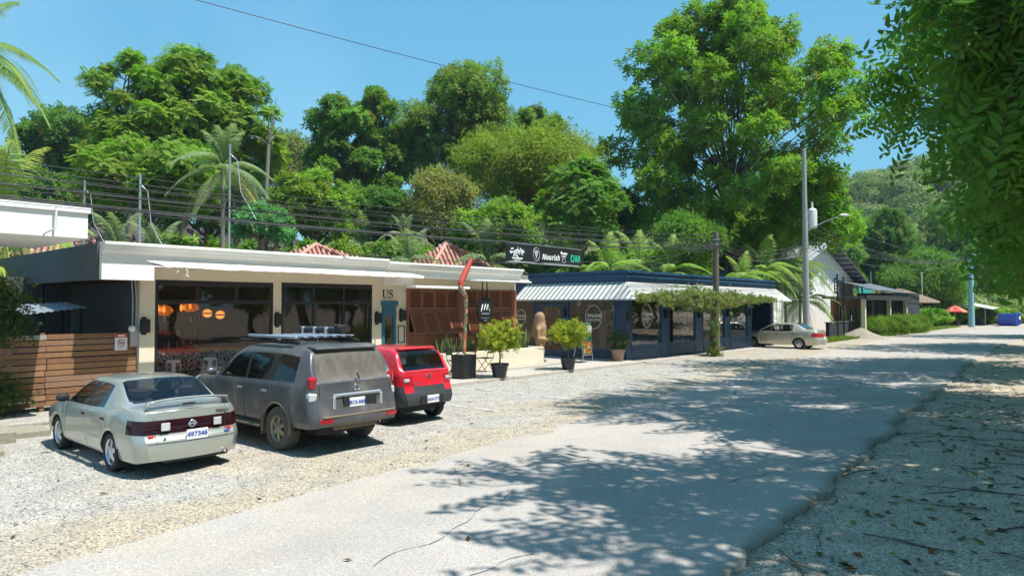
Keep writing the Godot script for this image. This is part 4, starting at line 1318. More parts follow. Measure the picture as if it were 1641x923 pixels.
# ---------------------------------------------------------------- poles and wires
func wire(label: String, pts: Array, sag: float, r: float, group := "overhead cables along the shops") -> void:
	var t := thing("overhead_cable", label, "cable", pts[0], 0.0, group)
	var o: Vector3 = pts[0]
	var path := []
	for i in pts.size() - 1:
		var a: Vector3 = pts[i]
		var b: Vector3 = pts[i + 1]
		for k in 17:
			if k == 0 and i > 0: continue
			var f := k / 16.0
			path.append(a.lerp(b, f) - Vector3(0, sag * 4.0 * f * (1.0 - f), 0) - o)
	var mb := MB.new()
	mb.tube(path, r, 5, false)
	obj("strand", mb, M.cable, t)
func poles_and_wires() -> void:
	var cp := sthing("concrete_utility_pole", "tall pale concrete utility pole with transformer beside the parked silver sedan", "pole", 44.0, 14.4)
	var mb := MB.new()
	mb.tube([Vector3(0, -0.3, 0), Vector3(-0.15, 12.1, 0)], [0.22, 0.12], 12)
	obj("shaft", mb, M.concrete, cp)
	var tf := MB.new()
	tf.lathe([Vector2(0.0, 7.2), Vector2(0.26, 7.2), Vector2(0.28, 7.3), Vector2(0.28, 8.3), Vector2(0.2, 8.42), Vector2(0.0, 8.45)], 14, Vector3(0.5, 0, 0.25))
	obj("transformer", tf, M.white_plastic, cp)
	for s in [-0.1, 0.1]:
		var bu := MB.new()
		bu.tube([Vector3(0.5 + s, 8.4, 0.25), Vector3(0.5 + s, 8.85, 0.25)], [0.05, 0.03], 7)
		obj("bushing", bu, M.white_plastic, cp)
	var br := MB.new()
	br.tube([Vector3(0, 7.5, 0), Vector3(0.5, 7.5, 0.25)], 0.04, 6)
	br.tube([Vector3(0, 8.1, 0), Vector3(0.5, 8.1, 0.25)], 0.04, 6)
	obj("bracket", br, M.galvanised, cp)
	var arm := MB.new()
	arm.tube([Vector3(-0.05, 7.0, 0.1), Vector3(0.4, 7.5, 0.9), Vector3(0.8, 7.85, 1.7)], 0.03, 6)
	var la := obj("lamp_arm", arm, M.galvanised, cp)
	var lh := MB.new()
	lh.X = Transform3D(Basis(Vector3.UP, 1.1) * Basis(Vector3.RIGHT, 0.0), Vector3(0.95, 7.92, 2.0))
	lh.ball(Vector3(), Vector3(0.12, 0.08, 0.4), 10)
	obj("lamp_head", lh, M.white_plastic, la)
	var wp := sthing("wooden_pole", "short weathered wooden pole with climbing vine in front of the blue shop", "pole", 31.48, 14.5)
	mb = MB.new()
	mb.tube([Vector3(0, -0.2, 0), Vector3(0.01, 2, 0), Vector3(-0.03, 4, 0), Vector3(0, 5.95, 0)], [0.165, 0.155, 0.145, 0.135], 12)
	obj("shaft", mb, M.pole_wood, wp)
	for h in [1.9, 5.3, 5.55]:
		var bd := MB.new()
		bd.lathe([Vector2(0.16, h), Vector2(0.17, h + 0.02), Vector2(0.16, h + 0.05)], 12)
		obj("band", bd, M.galvanised, wp)
	var tg := MB.new()
	tg.box(Vector3(0, 1.75, 0.165), Vector3(0.12, 0.16, 0.01))
	obj("tag", tg, M.white_plastic, wp)
	var te := sthing("teal_utility_pole", "teal painted utility pole with crossarm at the far bend", "pole", 93.1, 12.4)
	mb = MB.new()
	mb.tube([Vector3(0, -0.2, 0), Vector3(0.1, 8.3, 0)], [0.33, 0.22], 12)
	obj("shaft", mb, mat("teal_pole", 0.22, 0.42, 0.44, 0.7), te)
	var ca := MB.new()
	ca.box(Vector3(1.6, 8.0, 0), Vector3(5.0, 0.16, 0.16))
	obj("crossarm", ca, M.pole_wood, te)
	for k in 5:
		var ins := MB.new()
		ins.tube([Vector3(-0.6 + k * 1.0, 8.08, 0), Vector3(-0.6 + k * 1.0, 8.4, 0)], [0.07, 0.05], 6)
		obj("insulator", ins, M.white_plastic, te)
	# thin poles rising behind the restaurant roof
	for q in [[-14.7, 27.2, 7.6, 0.06, "grey steel mast behind the white parapet, nearest the big leafy tree"], [-20.5, 33.0, 8.4, 0.06, "thin mast behind the neighbour canopy"], [-11.9, 29.0, 9.2, 0.05, "slim pale mast behind the parapet, in front of the dead palm trunk"], [-17.9, 27.5, 6.3, 0.03, "short thin rod above the side fascia"]]:
		var ms := thing("mast", q[4], "mast", wpos(q[0], q[1]), 0.0, "masts behind the restaurant")
		var t := MB.new()
		t.tube([Vector3(0, -0.1, 0), Vector3(0, q[2], 0)], [q[3], q[3] * 0.8], 7)
		obj("shaft", t, M.galvanised, ms)
		t = MB.new()
		t.tube([Vector3(0, q[2] - 0.4, 0), Vector3(0.35, q[2] - 0.7, 0.1), Vector3(0.5, q[2] - 2.0, 0.1), Vector3(1.2, q[2] - 3.2, 0.2)], 0.02, 5)
		obj("cable", t, M.galvanised, ms)
	# telecom and power cables: left (out of frame) to the wooden pole, on to the concrete pole and beyond
	var top := Vector3(0, 5.6, 0)
	for i in 13:
		var hp := 5.15 + (i % 9) * 0.085 + rf(-0.03, 0.03)
		var dl := rf(-0.15, 0.15)
		var a := F(-14.0, 14.4 + dl, 4.75 + (i % 9) * 0.075 + rf(-0.06, 0.06))
		var c := F(31.48, 14.5 + (0.17 if i % 2 == 0 else -0.17), hp)
		var d := F(44.0, 14.4 + (0.2 if i % 2 == 0 else -0.2), 5.9 + (i % 6) * 0.12)
		wire("%s black cable in the bundle strung past the restaurant roof to the wooden pole" % ("thick" if i < 3 else "thin"), [a, c, d] if i < 7 else [a, c], rf(0.5, 0.85), rf(0.005, 0.008) if i > 2 else 0.014)
	for i in 6:
		var a := F(44.0, 14.4, 6.0 + i * 0.45)
		wire("black cable running from the concrete pole to the teal pole", [a, F(93.1, 12.4, 7.6 + (i % 3) * 0.3)], rf(0.8, 1.8), 0.022, "cables beyond the concrete pole")
	for i in 3:
		wire("thin service drop from the wooden pole to the blue shop parapet", [F(31.48, 14.5, 5.3 + i * 0.1), F(26.0 - i * 1.2, 15.75, 3.95)], 0.25, 0.012, "service drops")
	wire("single high wire crossing the sky to the concrete pole", [Vector3(17.45, 12.05, -42.0), Vector3(-15.5, 12.2, -17.2)], 0.35, 0.014, "high wire")
	wire("long grey wire hanging low over the white cornice", [F(31.4, 14.5, 5.2), F(12.0, 17.05, 3.95)], 0.5, 0.012, "service drops")
	# the pole out of frame that carries the bundle
	var lp := sthing("roadside_cable_pole", "wooden cable pole outside the picture that carries the bundle", "pole", -14.0, 14.4)
	mb = MB.new()
	mb.tube([Vector3(0, -0.2, 0), Vector3(0, 6.2, 0)], [0.16, 0.13], 10)
	obj("shaft", mb, M.pole_wood, lp)

# ---------------------------------------------------------------- vehicles
func pchip(keys: Array, x: float, c: int) -> float:
	var n := keys.size()
	if x <= keys[0][0]: return keys[0][c]
	if x >= keys[n - 1][0]: return keys[n - 1][c]
	var i := 0
	while keys[i + 1][0] < x: i += 1
	var h: float = keys[i + 1][0] - keys[i][0]
	var d: float = (keys[i + 1][c] - keys[i][c]) / h
	var m0 := d
	var m1 := d
	if i > 0:
		var e: float = (keys[i][c] - keys[i - 1][c]) / (keys[i][0] - keys[i - 1][0])
		m0 = 0.0 if e * d <= 0.0 else 2.0 * e * d / (e + d)
	if i < n - 2:
		var e: float = (keys[i + 2][c] - keys[i + 1][c]) / (keys[i + 2][0] - keys[i + 1][0])
		m1 = 0.0 if e * d <= 0.0 else 2.0 * e * d / (e + d)
	var t: float = (x - keys[i][0]) / h
	var t2 := t * t
	var t3 := t2 * t
	return keys[i][c] * (2 * t3 - 3 * t2 + 1) + m0 * h * (t3 - 2 * t2 + t) + keys[i + 1][c] * (-2 * t3 + 3 * t2) + m1 * h * (t3 - t2)

func car_shell(car: Node3D, S: Dictionary) -> void:
	# S.lines: nine lengthwise lines [s from the rear bumper, height, half width]; cells between them become body, doors, glass, lamps
	var LN: Array = S.lines
	var half: float = S.length / 2.0
	var st := []
	var x := 0.0
	while x < S.length - 0.001:
		st.append(x)
		x += 0.05 if x < 0.35 or x > S.length - 0.4 else 0.11
	st.append(S.length)
	for w in S.axles:
		for k in 15: st.append(w + cos(PI * k / 14.0) * S.arch)
	for g in S.seams:
		for d in [-0.012, -0.004, 0.004, 0.012]: st.append(g + d)
	for g in S.cuts: st.append(g)
	st.sort()
	var ss := [st[0]]
	for q in st: if q - ss[-1] > 0.0035: ss.append(q)
	var SUB := 2
	var J: int = 8 * SUB + 1
	var P := []
	for s in ss:
		var base := PackedVector3Array()
		for j in 9:
			var y := pchip(LN[j], s, 1)
			var hw := pchip(LN[j], s, 2) if j < 8 else 0.0
			base.append(Vector3(-hw, y, 0))
		for w in S.axles:
			var dx: float = s - w
			if absf(dx) < S.arch:
				var ay: float = S.wheel_r + sqrt(S.arch * S.arch - dx * dx) * 0.98
				if ay > base[0].y:
					base[0].y = ay
					base[0].x = pchip(LN[2], s, 2) * -0.995
					for j in [1, 2]:
						if base[j].y < ay + 0.035 * j: base[j] = Vector3(-pchip(LN[2], s, 2) - 0.008, ay + 0.035 * j, 0)
		var row := PackedVector3Array()
		for j in 8:
			row.append(base[j])
			var p0 := base[maxi(j - 1, 0)]
			var p3 := base[mini(j + 2, 8)] if j < 7 else Vector3(-base[7].x, base[7].y, 0)
			var mid := (base[j] + base[j + 1]) * 0.5
			mid += ((base[j] - p0).limit_length(0.3) - (p3 - base[j + 1]).limit_length(0.3)) * 0.07
			row.append(mid)
		row.append(base[8])
		for j in J:
			var off: float = 0.0
			var fj: float = j / float(SUB)
			var a := mini(int(fj), 7)
			var wr := clampf(1.0 - s / 0.4, 0.0, 1.0)
			var wf := clampf(1.0 - (S.length - s) / 0.4, 0.0, 1.0)
			off = lerpf(S.rear[a], S.rear[a + 1], fj - a) * wr * wr - lerpf(S.front[a], S.front[a + 1], fj - a) * wf * wf
			row[j].z = half - s + off
		for g in S.seams:
			if absf(s - g) < 0.006:
				for j in range(SUB, 6 * SUB): row[j].x += 0.014
		P.append(row)
	var R := P.size()
	var N := []
	for i in R:
		var nr := PackedVector3Array()
		for j in J:
			var du: Vector3 = P[i][mini(j + 1, J - 1)] - P[i][maxi(j - 1, 0)]
			var dv: Vector3 = P[mini(i + 1, R - 1)][j] - P[maxi(i - 1, 0)][j]
			if j == J - 1: du = Vector3(2.0 * (P[i][j].x - P[i][j - 1].x), 0, 0)
			var n := dv.cross(du).normalized()
			if n.length_squared() < 0.5: n = Vector3(-1, 0, 0)
			nr.append(n)
		N.append(nr)
	# which way is out: on the left flank the normal must look to -x
	var mid_n: Vector3 = N[R / 2][3]
	var flip := 1.0 if mid_n.x < 0 else -1.0
	var parts := {}
	for side in [1.0, -1.0]:
		for i in R - 1:
			var sm: float = (ss[i] + ss[i + 1]) / 2
			for j in J - 1:
				var key: String = S.cell.call(sm, j / SUB, side, j % SUB)
				if key == "": continue
				if not parts.has(key): parts[key] = MB.new()
				var mb: MB = parts[key]
				var id := []
				for c in [[i, j], [i + 1, j], [i + 1, j + 1], [i, j + 1]]:
					var p: Vector3 = P[c[0]][c[1]]
					var n: Vector3 = N[c[0]][c[1]] * flip
					if side < 0:
						p.x = -p.x
						n.x = -n.x
					id.append(mb.vert(p, n))
				var g: Vector3 = (mb.v[id[2]] - mb.v[id[0]]).cross(mb.v[id[3]] - mb.v[id[1]])
				if g.dot(mb.n[id[0]] + mb.n[id[2]]) > 0: mb.ix.append_array([id[0], id[2], id[1], id[0], id[3], id[2]])
				else: mb.ix.append_array([id[0], id[1], id[2], id[0], id[2], id[3]])
	# end faces: bowed strips from flank to flank
	for e in 2:
		var row: PackedVector3Array = P[0] if e == 0 else P[R - 1]
		var dz := 1.0 if e == 0 else -1.0
		var bow: float = S.bow[e]
		var C := 12
		var G := []
		for j in J:
			var r2 := PackedVector3Array()
			for k in C + 1:
				var f := k / float(C) * 2.0 - 1.0
				r2.append(Vector3(row[j].x * -f if j < J - 1 else -f * 0.02, row[j].y, row[j].z + dz * bow * (1.0 - f * f)))
			G.append(r2)
		for j in J - 1:
			for k in C:
				var f := (k + 0.5) / C * 2.0 - 1.0
				var key: String = S.cap.call(e, j / SUB, j % SUB, f)
				if not parts.has(key): parts[key] = MB.new()
				var mb: MB = parts[key]
				var id := []
				for c in [[j, k], [j, k + 1], [j + 1, k + 1], [j + 1, k]]:
					var p: Vector3 = G[c[0]][c[1]]
					var du: Vector3 = G[c[0]][mini(c[1] + 1, C)] - G[c[0]][maxi(c[1] - 1, 0)]
					var dv: Vector3 = G[mini(c[0] + 1, J - 1)][c[1]] - G[maxi(c[0] - 1, 0)][c[1]]
					var n := du.cross(dv).normalized()
					if n.z * dz < 0: n = -n
					if n.length_squared() < 0.5: n = Vector3(0, 0, dz)
					id.append(mb.vert(p, n))
				var g: Vector3 = (mb.v[id[2]] - mb.v[id[0]]).cross(mb.v[id[3]] - mb.v[id[1]])
				if g.z * dz > 0: mb.ix.append_array([id[0], id[2], id[1], id[0], id[3], id[2]])
				else: mb.ix.append_array([id[0], id[1], id[2], id[0], id[2], id[3]])
	var keys := parts.keys()
	keys.sort()
	for key in keys:
		var called: String = key.get_slice("#", 0)
		obj(called, parts[key], S.mats[called], car)
	# wheel wells and floor
	var und := MB.new()
	und.box(Vector3(0, S.wheel_r + 0.06, 0), Vector3(S.track * 2 - 0.34, 0.26, S.length - 0.5))
	for w in S.axles:
		for sd in [-1.0, 1.0]:
			var rows := []
			for k in 13:
				var a := PI * k / 12.0
				var z: float = half - w + cos(a) * S.arch * 0.99
				var y: float = S.wheel_r + sin(a) * S.arch * 0.97
				rows.append(PackedVector3Array([Vector3(sd * (S.track + 0.08), y, z), Vector3(sd * (S.track - 0.3), y, z)]))
			und.grid(rows, sd > 0)
	obj("underbody", und, M.car_black, car)

func car_wheel(car: Node3D, at: Vector3, r: float, w: float, rim_r: float, spokes: int, style: int, rim_m: Material, side: float) -> void:
	var wh := Node3D.new()
	wh.name = "wheel"
	car.add_child(wh, true)
	wh.position = at
	wh.rotation.z = PI / 2 if side < 0 else -PI / 2   # local +y looks outwards
	wh.rotation.x = 0.0
	var ty := MB.new()
	ty.lathe([Vector2(rim_r * 0.98, -w / 2), Vector2(r * 0.93, -w / 2), Vector2(r, -w * 0.36), Vector2(r, 0), Vector2(r, w * 0.36), Vector2(r * 0.95, w * 0.48), Vector2(r * 0.86, w * 0.53), Vector2(rim_r * 1.06, w * 0.5), Vector2(rim_r * 0.99, w * 0.42)], 28)
	obj("tyre", ty, M.tyre if style != 1 else M.dusty_tyre, wh)
	var rm := MB.new()
	rm.lathe([Vector2(rim_r * 0.96, -w * 0.4), Vector2(rim_r * 0.9, 0), Vector2(rim_r * 0.93, w * 0.3), Vector2(rim_r, w * 0.43), Vector2(rim_r * 0.97, w * 0.46), Vector2(rim_r * 0.9, w * 0.34)], 28)
	var dp := w * 0.36
	for k in spokes:
		var a := TAU * k / spokes
		rm.X = Transform3D(Basis(Vector3.UP, a), Vector3(0, 0, 0))
		var wi := rim_r * (0.22 if style == 0 else (0.13 if style == 1 else 0.1))
		var wo := rim_r * (0.13 if style == 0 else (0.2 if style == 1 else 0.09))
		var top := [Vector3(rim_r * 0.15, dp + 0.015, -wi), Vector3(rim_r * 0.15, dp + 0.015, wi), Vector3(rim_r * 0.94, dp - 0.01, wo), Vector3(rim_r * 0.94, dp - 0.01, -wo)]
		rm.quad(top[0], top[1], top[2], top[3])
		for e in 4:
			var b0: Vector3 = top[e]
			var b1: Vector3 = top[(e + 1) % 4]
			rm.quad(b1, b0, b0 - Vector3(0, 0.035, 0), b1 - Vector3(0, 0.035, 0))
	rm.X = Transform3D()
	rm.lathe([Vector2(rim_r * 0.3, dp - 0.03), Vector2(rim_r * 0.26, dp + 0.016), Vector2(rim_r * 0.2, dp + 0.025), Vector2(0, dp + 0.027)], 16)
	obj("rim", rm, rim_m, wh)
	var bk := MB.new()
	bk.lathe([Vector2(rim_r * 0.7, -w * 0.1), Vector2(rim_r * 0.7, -0.005), Vector2(0, -0.004)], 18)
	obj("brake_disc", bk, M.car_black, wh)

func mirror_part(car: Node3D, at: Vector3, side: float, m: Material) -> void:
	var mb := MB.new()
	mb.ball(at + Vector3(side * 0.09, 0.02, 0), Vector3(0.11, 0.075, 0.055), 12)
	mb.box(at + Vector3(-side * 0.0, -0.03, 0.0), Vector3(0.1, 0.035, 0.05), 0.01)
	obj("mirror", mb, m, car)
func car_box(car: Node3D, called: String, m: Material, o: Vector3, s: Vector3, bev := 0.008, turn := 0.0, tilt := 0.0) -> MeshInstance3D:
	var mb := MB.new()
	mb.box(Vector3(), s, bev)
	return inst(called, mb.mesh(m), car, Transform3D(Basis(Vector3.UP, turn) * Basis(Vector3.RIGHT, tilt), o))
func seats(car: Node3D, zs: Array, y: float, w: float, m: Material) -> void:
	for z in zs:
		for s in [-1.0, 1.0]:
			var mb := MB.new()
			mb.box(Vector3(s * w, y, z), Vector3(0.46, 0.16, 0.48), 0.05)
			mb.X = Transform3D(Basis(Vector3.RIGHT, 0.2), Vector3(s * w, y + 0.3, z + 0.26))
			mb.box(Vector3(), Vector3(0.44, 0.58, 0.14), 0.05)
			mb.box(Vector3(0, 0.39, 0), Vector3(0.25, 0.17, 0.1), 0.04)
			mb.X = Transform3D()
			obj("seat", mb, m, car)

func car_materials() -> void:
	var m: StandardMaterial3D
	for q in [["silver_body", 0.43, 0.44, 0.39, 0.35, 0.55], ["champagne_body", 0.5, 0.46, 0.36, 0.35, 0.5], ["grey_body", 0.1, 0.1, 0.115, 0.4, 0.45], ["red_body", 0.6, 0.008, 0.022, 0.4, 0.0]]:
		m = mat(q[0], q[1], q[2], q[3], q[4], q[5])
		m.clearcoat_enabled = true
		m.clearcoat = 0.9
		m.clearcoat_roughness = 0.06
	# road dust on the grey car
	m = M.grey_body
	m.albedo_color = Color(1, 1, 1)
	m.clearcoat = 0.45
	m.clearcoat_roughness = 0.2
	m.metallic = 0.25
	m.albedo_texture = noise_tex(0.006, lin(0.075, 0.075, 0.083), lin(0.24, 0.21, 0.175), FastNoiseLite.TYPE_SIMPLEX_SMOOTH, 512, 5, 33, [[0.45, lin(0.09, 0.09, 0.097)], [0.66, lin(0.12, 0.114, 0.108)]])
	m.uv1_triplanar = true
	m.uv1_scale = Vector3.ONE * 0.5
	grain(mat("mud_trim", 0.24, 0.18, 0.115, 0.95), 0.03, 0.5, 1.0, 1.5)
	mat("car_black", 0.012, 0.012, 0.012, 0.7)
	mat("car_plastic", 0.035, 0.037, 0.04, 0.6)
	mat("tyre", 0.02, 0.02, 0.021, 0.85)
	grain(mat("dusty_tyre", 0.14, 0.125, 0.1, 0.95), 0.05, 0.35, 1.0, 3.0)
	mat("alloy", 0.62, 0.63, 0.64, 0.28, 0.8)
	grain(mat("dusty_alloy", 0.42, 0.37, 0.28, 0.5, 0.4), 0.04, 0.6, 1.0, 2.0)
	mat("dark_alloy", 0.2, 0.2, 0.21, 0.35, 0.7)
	mat("chrome", 0.75, 0.75, 0.76, 0.12, 1.0)
	mat("seat_cloth", 0.05, 0.052, 0.06, 0.9)
	m = mat("car_glass", 0.01, 0.012, 0.014, 0.03)
	m.albedo_color = Color(0.03, 0.04, 0.05, 0.42)
	m.transparency = BaseMaterial3D.TRANSPARENCY_ALPHA
	m = mat("dark_glass", 0.01, 0.012, 0.014, 0.04)
	m.albedo_color = Color(0.05, 0.05, 0.05, 0.82)
	m.transparency = BaseMaterial3D.TRANSPARENCY_ALPHA
	m = grain(mat("dusty_glass", 0.17, 0.15, 0.12, 0.45), 0.012, 0.35, 1.0, 0.7, 0.0, 0.1, Vector3(2, 0.4, 2))
	mat("lamp_red", 0.35, 0.012, 0.02, 0.12)
	mat("lamp_maroon", 0.022, 0.003, 0.006, 0.08)
	mat("lamp_clear", 0.6, 0.6, 0.6, 0.1, 0.3)
	mat("plate_blue", 0.02, 0.06, 0.35, 0.6)

func vehicles() -> void:
	car_materials()
	sedan_car()
	grey_suv()
	red_hatchback()
	champagne_sedan()

func sedan_lines() -> Array:
	return [
		[[0, 0.25, 0.62], [0.12, 0.23, 0.77], [0.5, 0.23, 0.80], [1.6, 0.24, 0.80], [3.0, 0.24, 0.80], [4.0, 0.27, 0.80], [4.25, 0.3, 0.7], [4.35, 0.34, 0.55]],
		[[0, 0.5, 0.67], [0.12, 0.5, 0.81], [0.5, 0.46, 0.838], [1.6, 0.36, 0.84], [3.0, 0.36, 0.84], [3.9, 0.42, 0.83], [4.25, 0.45, 0.74], [4.35, 0.46, 0.6]],
		[[0, 0.64, 0.68], [0.12, 0.65, 0.805], [0.5, 0.65, 0.845], [2, 0.62, 0.85], [3.5, 0.62, 0.845], [4.1, 0.6, 0.8], [4.3, 0.58, 0.68], [4.35, 0.57, 0.6]],
		[[0, 0.85, 0.66], [0.1, 0.86, 0.775], [0.5, 0.86, 0.825], [2, 0.83, 0.84], [3.4, 0.8, 0.83], [4.0, 0.74, 0.78], [4.3, 0.67, 0.66], [4.35, 0.65, 0.58]],
		[[0, 0.96, 0.62], [0.1, 0.985, 0.71], [0.5, 1.0, 0.775], [1.0, 0.975, 0.80], [2, 0.93, 0.81], [3.0, 0.92, 0.80], [3.35, 0.9, 0.76], [4.0, 0.8, 0.7], [4.3, 0.71, 0.6], [4.35, 0.69, 0.55]],
		[[0, 0.975, 0.55], [0.1, 1.0, 0.64], [0.5, 1.02, 0.705], [0.8, 1.13, 0.69], [1.15, 1.27, 0.645], [1.6, 1.315, 0.63], [2.2, 1.31, 0.63], [2.55, 1.21, 0.66], [3.05, 0.97, 0.73], [3.35, 0.91, 0.7], [4.0, 0.815, 0.63], [4.3, 0.725, 0.56], [4.35, 0.7, 0.52]],
		[[0, 0.98, 0.5], [0.1, 1.005, 0.58], [0.5, 1.03, 0.66], [0.8, 1.16, 0.645], [1.2, 1.335, 0.59], [1.6, 1.36, 0.575], [2.2, 1.355, 0.575], [2.5, 1.27, 0.61], [3.05, 0.985, 0.69], [3.35, 0.915, 0.65], [4.0, 0.82, 0.56], [4.3, 0.73, 0.5], [4.35, 0.7, 0.48]],
		[[0, 0.985, 0.42], [0.1, 1.01, 0.5], [0.5, 1.035, 0.6], [0.6, 1.055, 0.61], [1.2, 1.365, 0.53], [1.6, 1.385, 0.5], [2.2, 1.38, 0.5], [2.45, 1.31, 0.54], [3.1, 0.985, 0.63], [3.35, 0.92, 0.57], [4.0, 0.83, 0.45], [4.3, 0.735, 0.4], [4.35, 0.705, 0.38]],
		[[0, 0.985, 0], [0.1, 1.015, 0], [0.5, 1.04, 0], [0.6, 1.06, 0], [1.24, 1.385, 0], [1.6, 1.405, 0], [2.15, 1.4, 0], [2.4, 1.345, 0], [3.15, 0.995, 0], [3.35, 0.94, 0], [4.0, 0.85, 0], [4.3, 0.745, 0], [4.35, 0.71, 0]]]
func sedan_shell(t: Node3D, body: Material, glass: Material, lamp: Material) -> void:
	var cell := func(s: float, j: int, side: float, sub: int) -> String:
		var sd := "#l" if side > 0 else "#r"
		if j == 7 and s > 0.6 and s < 1.21: return "rear_window"
		if j == 7 and s > 2.43 and s < 3.12: return "windscreen"
		if j == 6 and sub == 1 and s > 0.66 and s < 1.16: return "rear_window"
		if j == 4:
			if s > 1.28 and s < 1.92: return "side_window#r" + sd
			if s > 2.02 and s < 2.98: return "side_window#f" + sd
			if s >= 1.92 and s <= 2.02: return "door_pillar" + sd
		if j >= 1 and j <= 3:
			if s > 1.12 and s < 1.968: return "door#r" + sd
			if s > 1.968 and s < 3.05: return "door#f" + sd
		if j == 2 and s < 0.3: return "tail_light" + sd
		if j == 2 and s > 4.02: return "headlight" + sd
		if j == 0 and s < 0.5: return "rear_bumper"
		if j <= 1 and s > 3.95: return "front_bumper"
		return "body"
	var cap := func(e: int, j: int, sub: int, f: float) -> String:
		if e == 0: return "rear_bumper" if j == 0 else ("tail_panel" if j == 2 and absf(f) < 0.65 else ("tail_light#l" if j == 2 and f < 0 else ("tail_light#r" if j == 2 else "body")))
		return "front_bumper" if j <= 1 else ("grille" if j == 2 and absf(f) < 0.5 else ("headlight#l" if j == 2 and f > 0 else ("headlight#r" if j == 2 else "body")))
	car_shell(t, {"lines": sedan_lines(), "length": 4.35, "axles": [0.95, 3.485], "arch": 0.345, "wheel_r": 0.3, "track": 0.72, "seams": [1.12, 1.968, 3.05], "cuts": [0.3, 0.6, 0.66, 1.16, 1.21, 1.28, 1.92, 2.02, 2.43, 2.98, 3.12, 0.5, 3.95, 4.02], "rear": [0.06, 0.1, 0.0, -0.01, -0.02, -0.02, -0.02, -0.02, -0.02], "front": [0.02, 0.06, 0.03, 0.0, -0.02, -0.03, -0.03, -0.03, -0.03], "bow": [0.06, 0.12], "cell": cell, "cap": cap,
		"mats": {"body": body, "door": body, "rear_bumper": body, "front_bumper": body, "rear_window": glass, "windscreen": glass, "side_window": glass, "door_pillar": M.car_black, "tail_light": lamp, "tail_panel": lamp, "headlight": M.lamp_clear, "grille": M.car_black}})
	for s in [-1.0, 1.0]:
		mirror_part(t, Vector3(s * 0.83, 0.97, -0.72), s, M.car_black)
		for z in [0.93, 0.05]:
			car_box(t, "door_handle", M.car_black, Vector3(s * 0.845, 0.79, z), Vector3(0.03, 0.035, 0.15))
		for ax in [0.95, 3.485]: pass
	seats(t, [-0.05, 0.85], 0.48, 0.36, M.seat_cloth)
	car_box(t, "dashboard", M.car_black, Vector3(0, 0.86, -0.75), Vector3(1.35, 0.16, 0.3), 0.04)
	car_box(t, "parcel_shelf", M.seat_cloth, Vector3(0, 0.97, 1.4), Vector3(1.1, 0.03, 0.4), 0.01)
	car_box(t, "number_plate", M.white_plastic, Vector3(0.05, 0.6, 2.318), Vector3(0.33, 0.155, 0.012), 0.004)
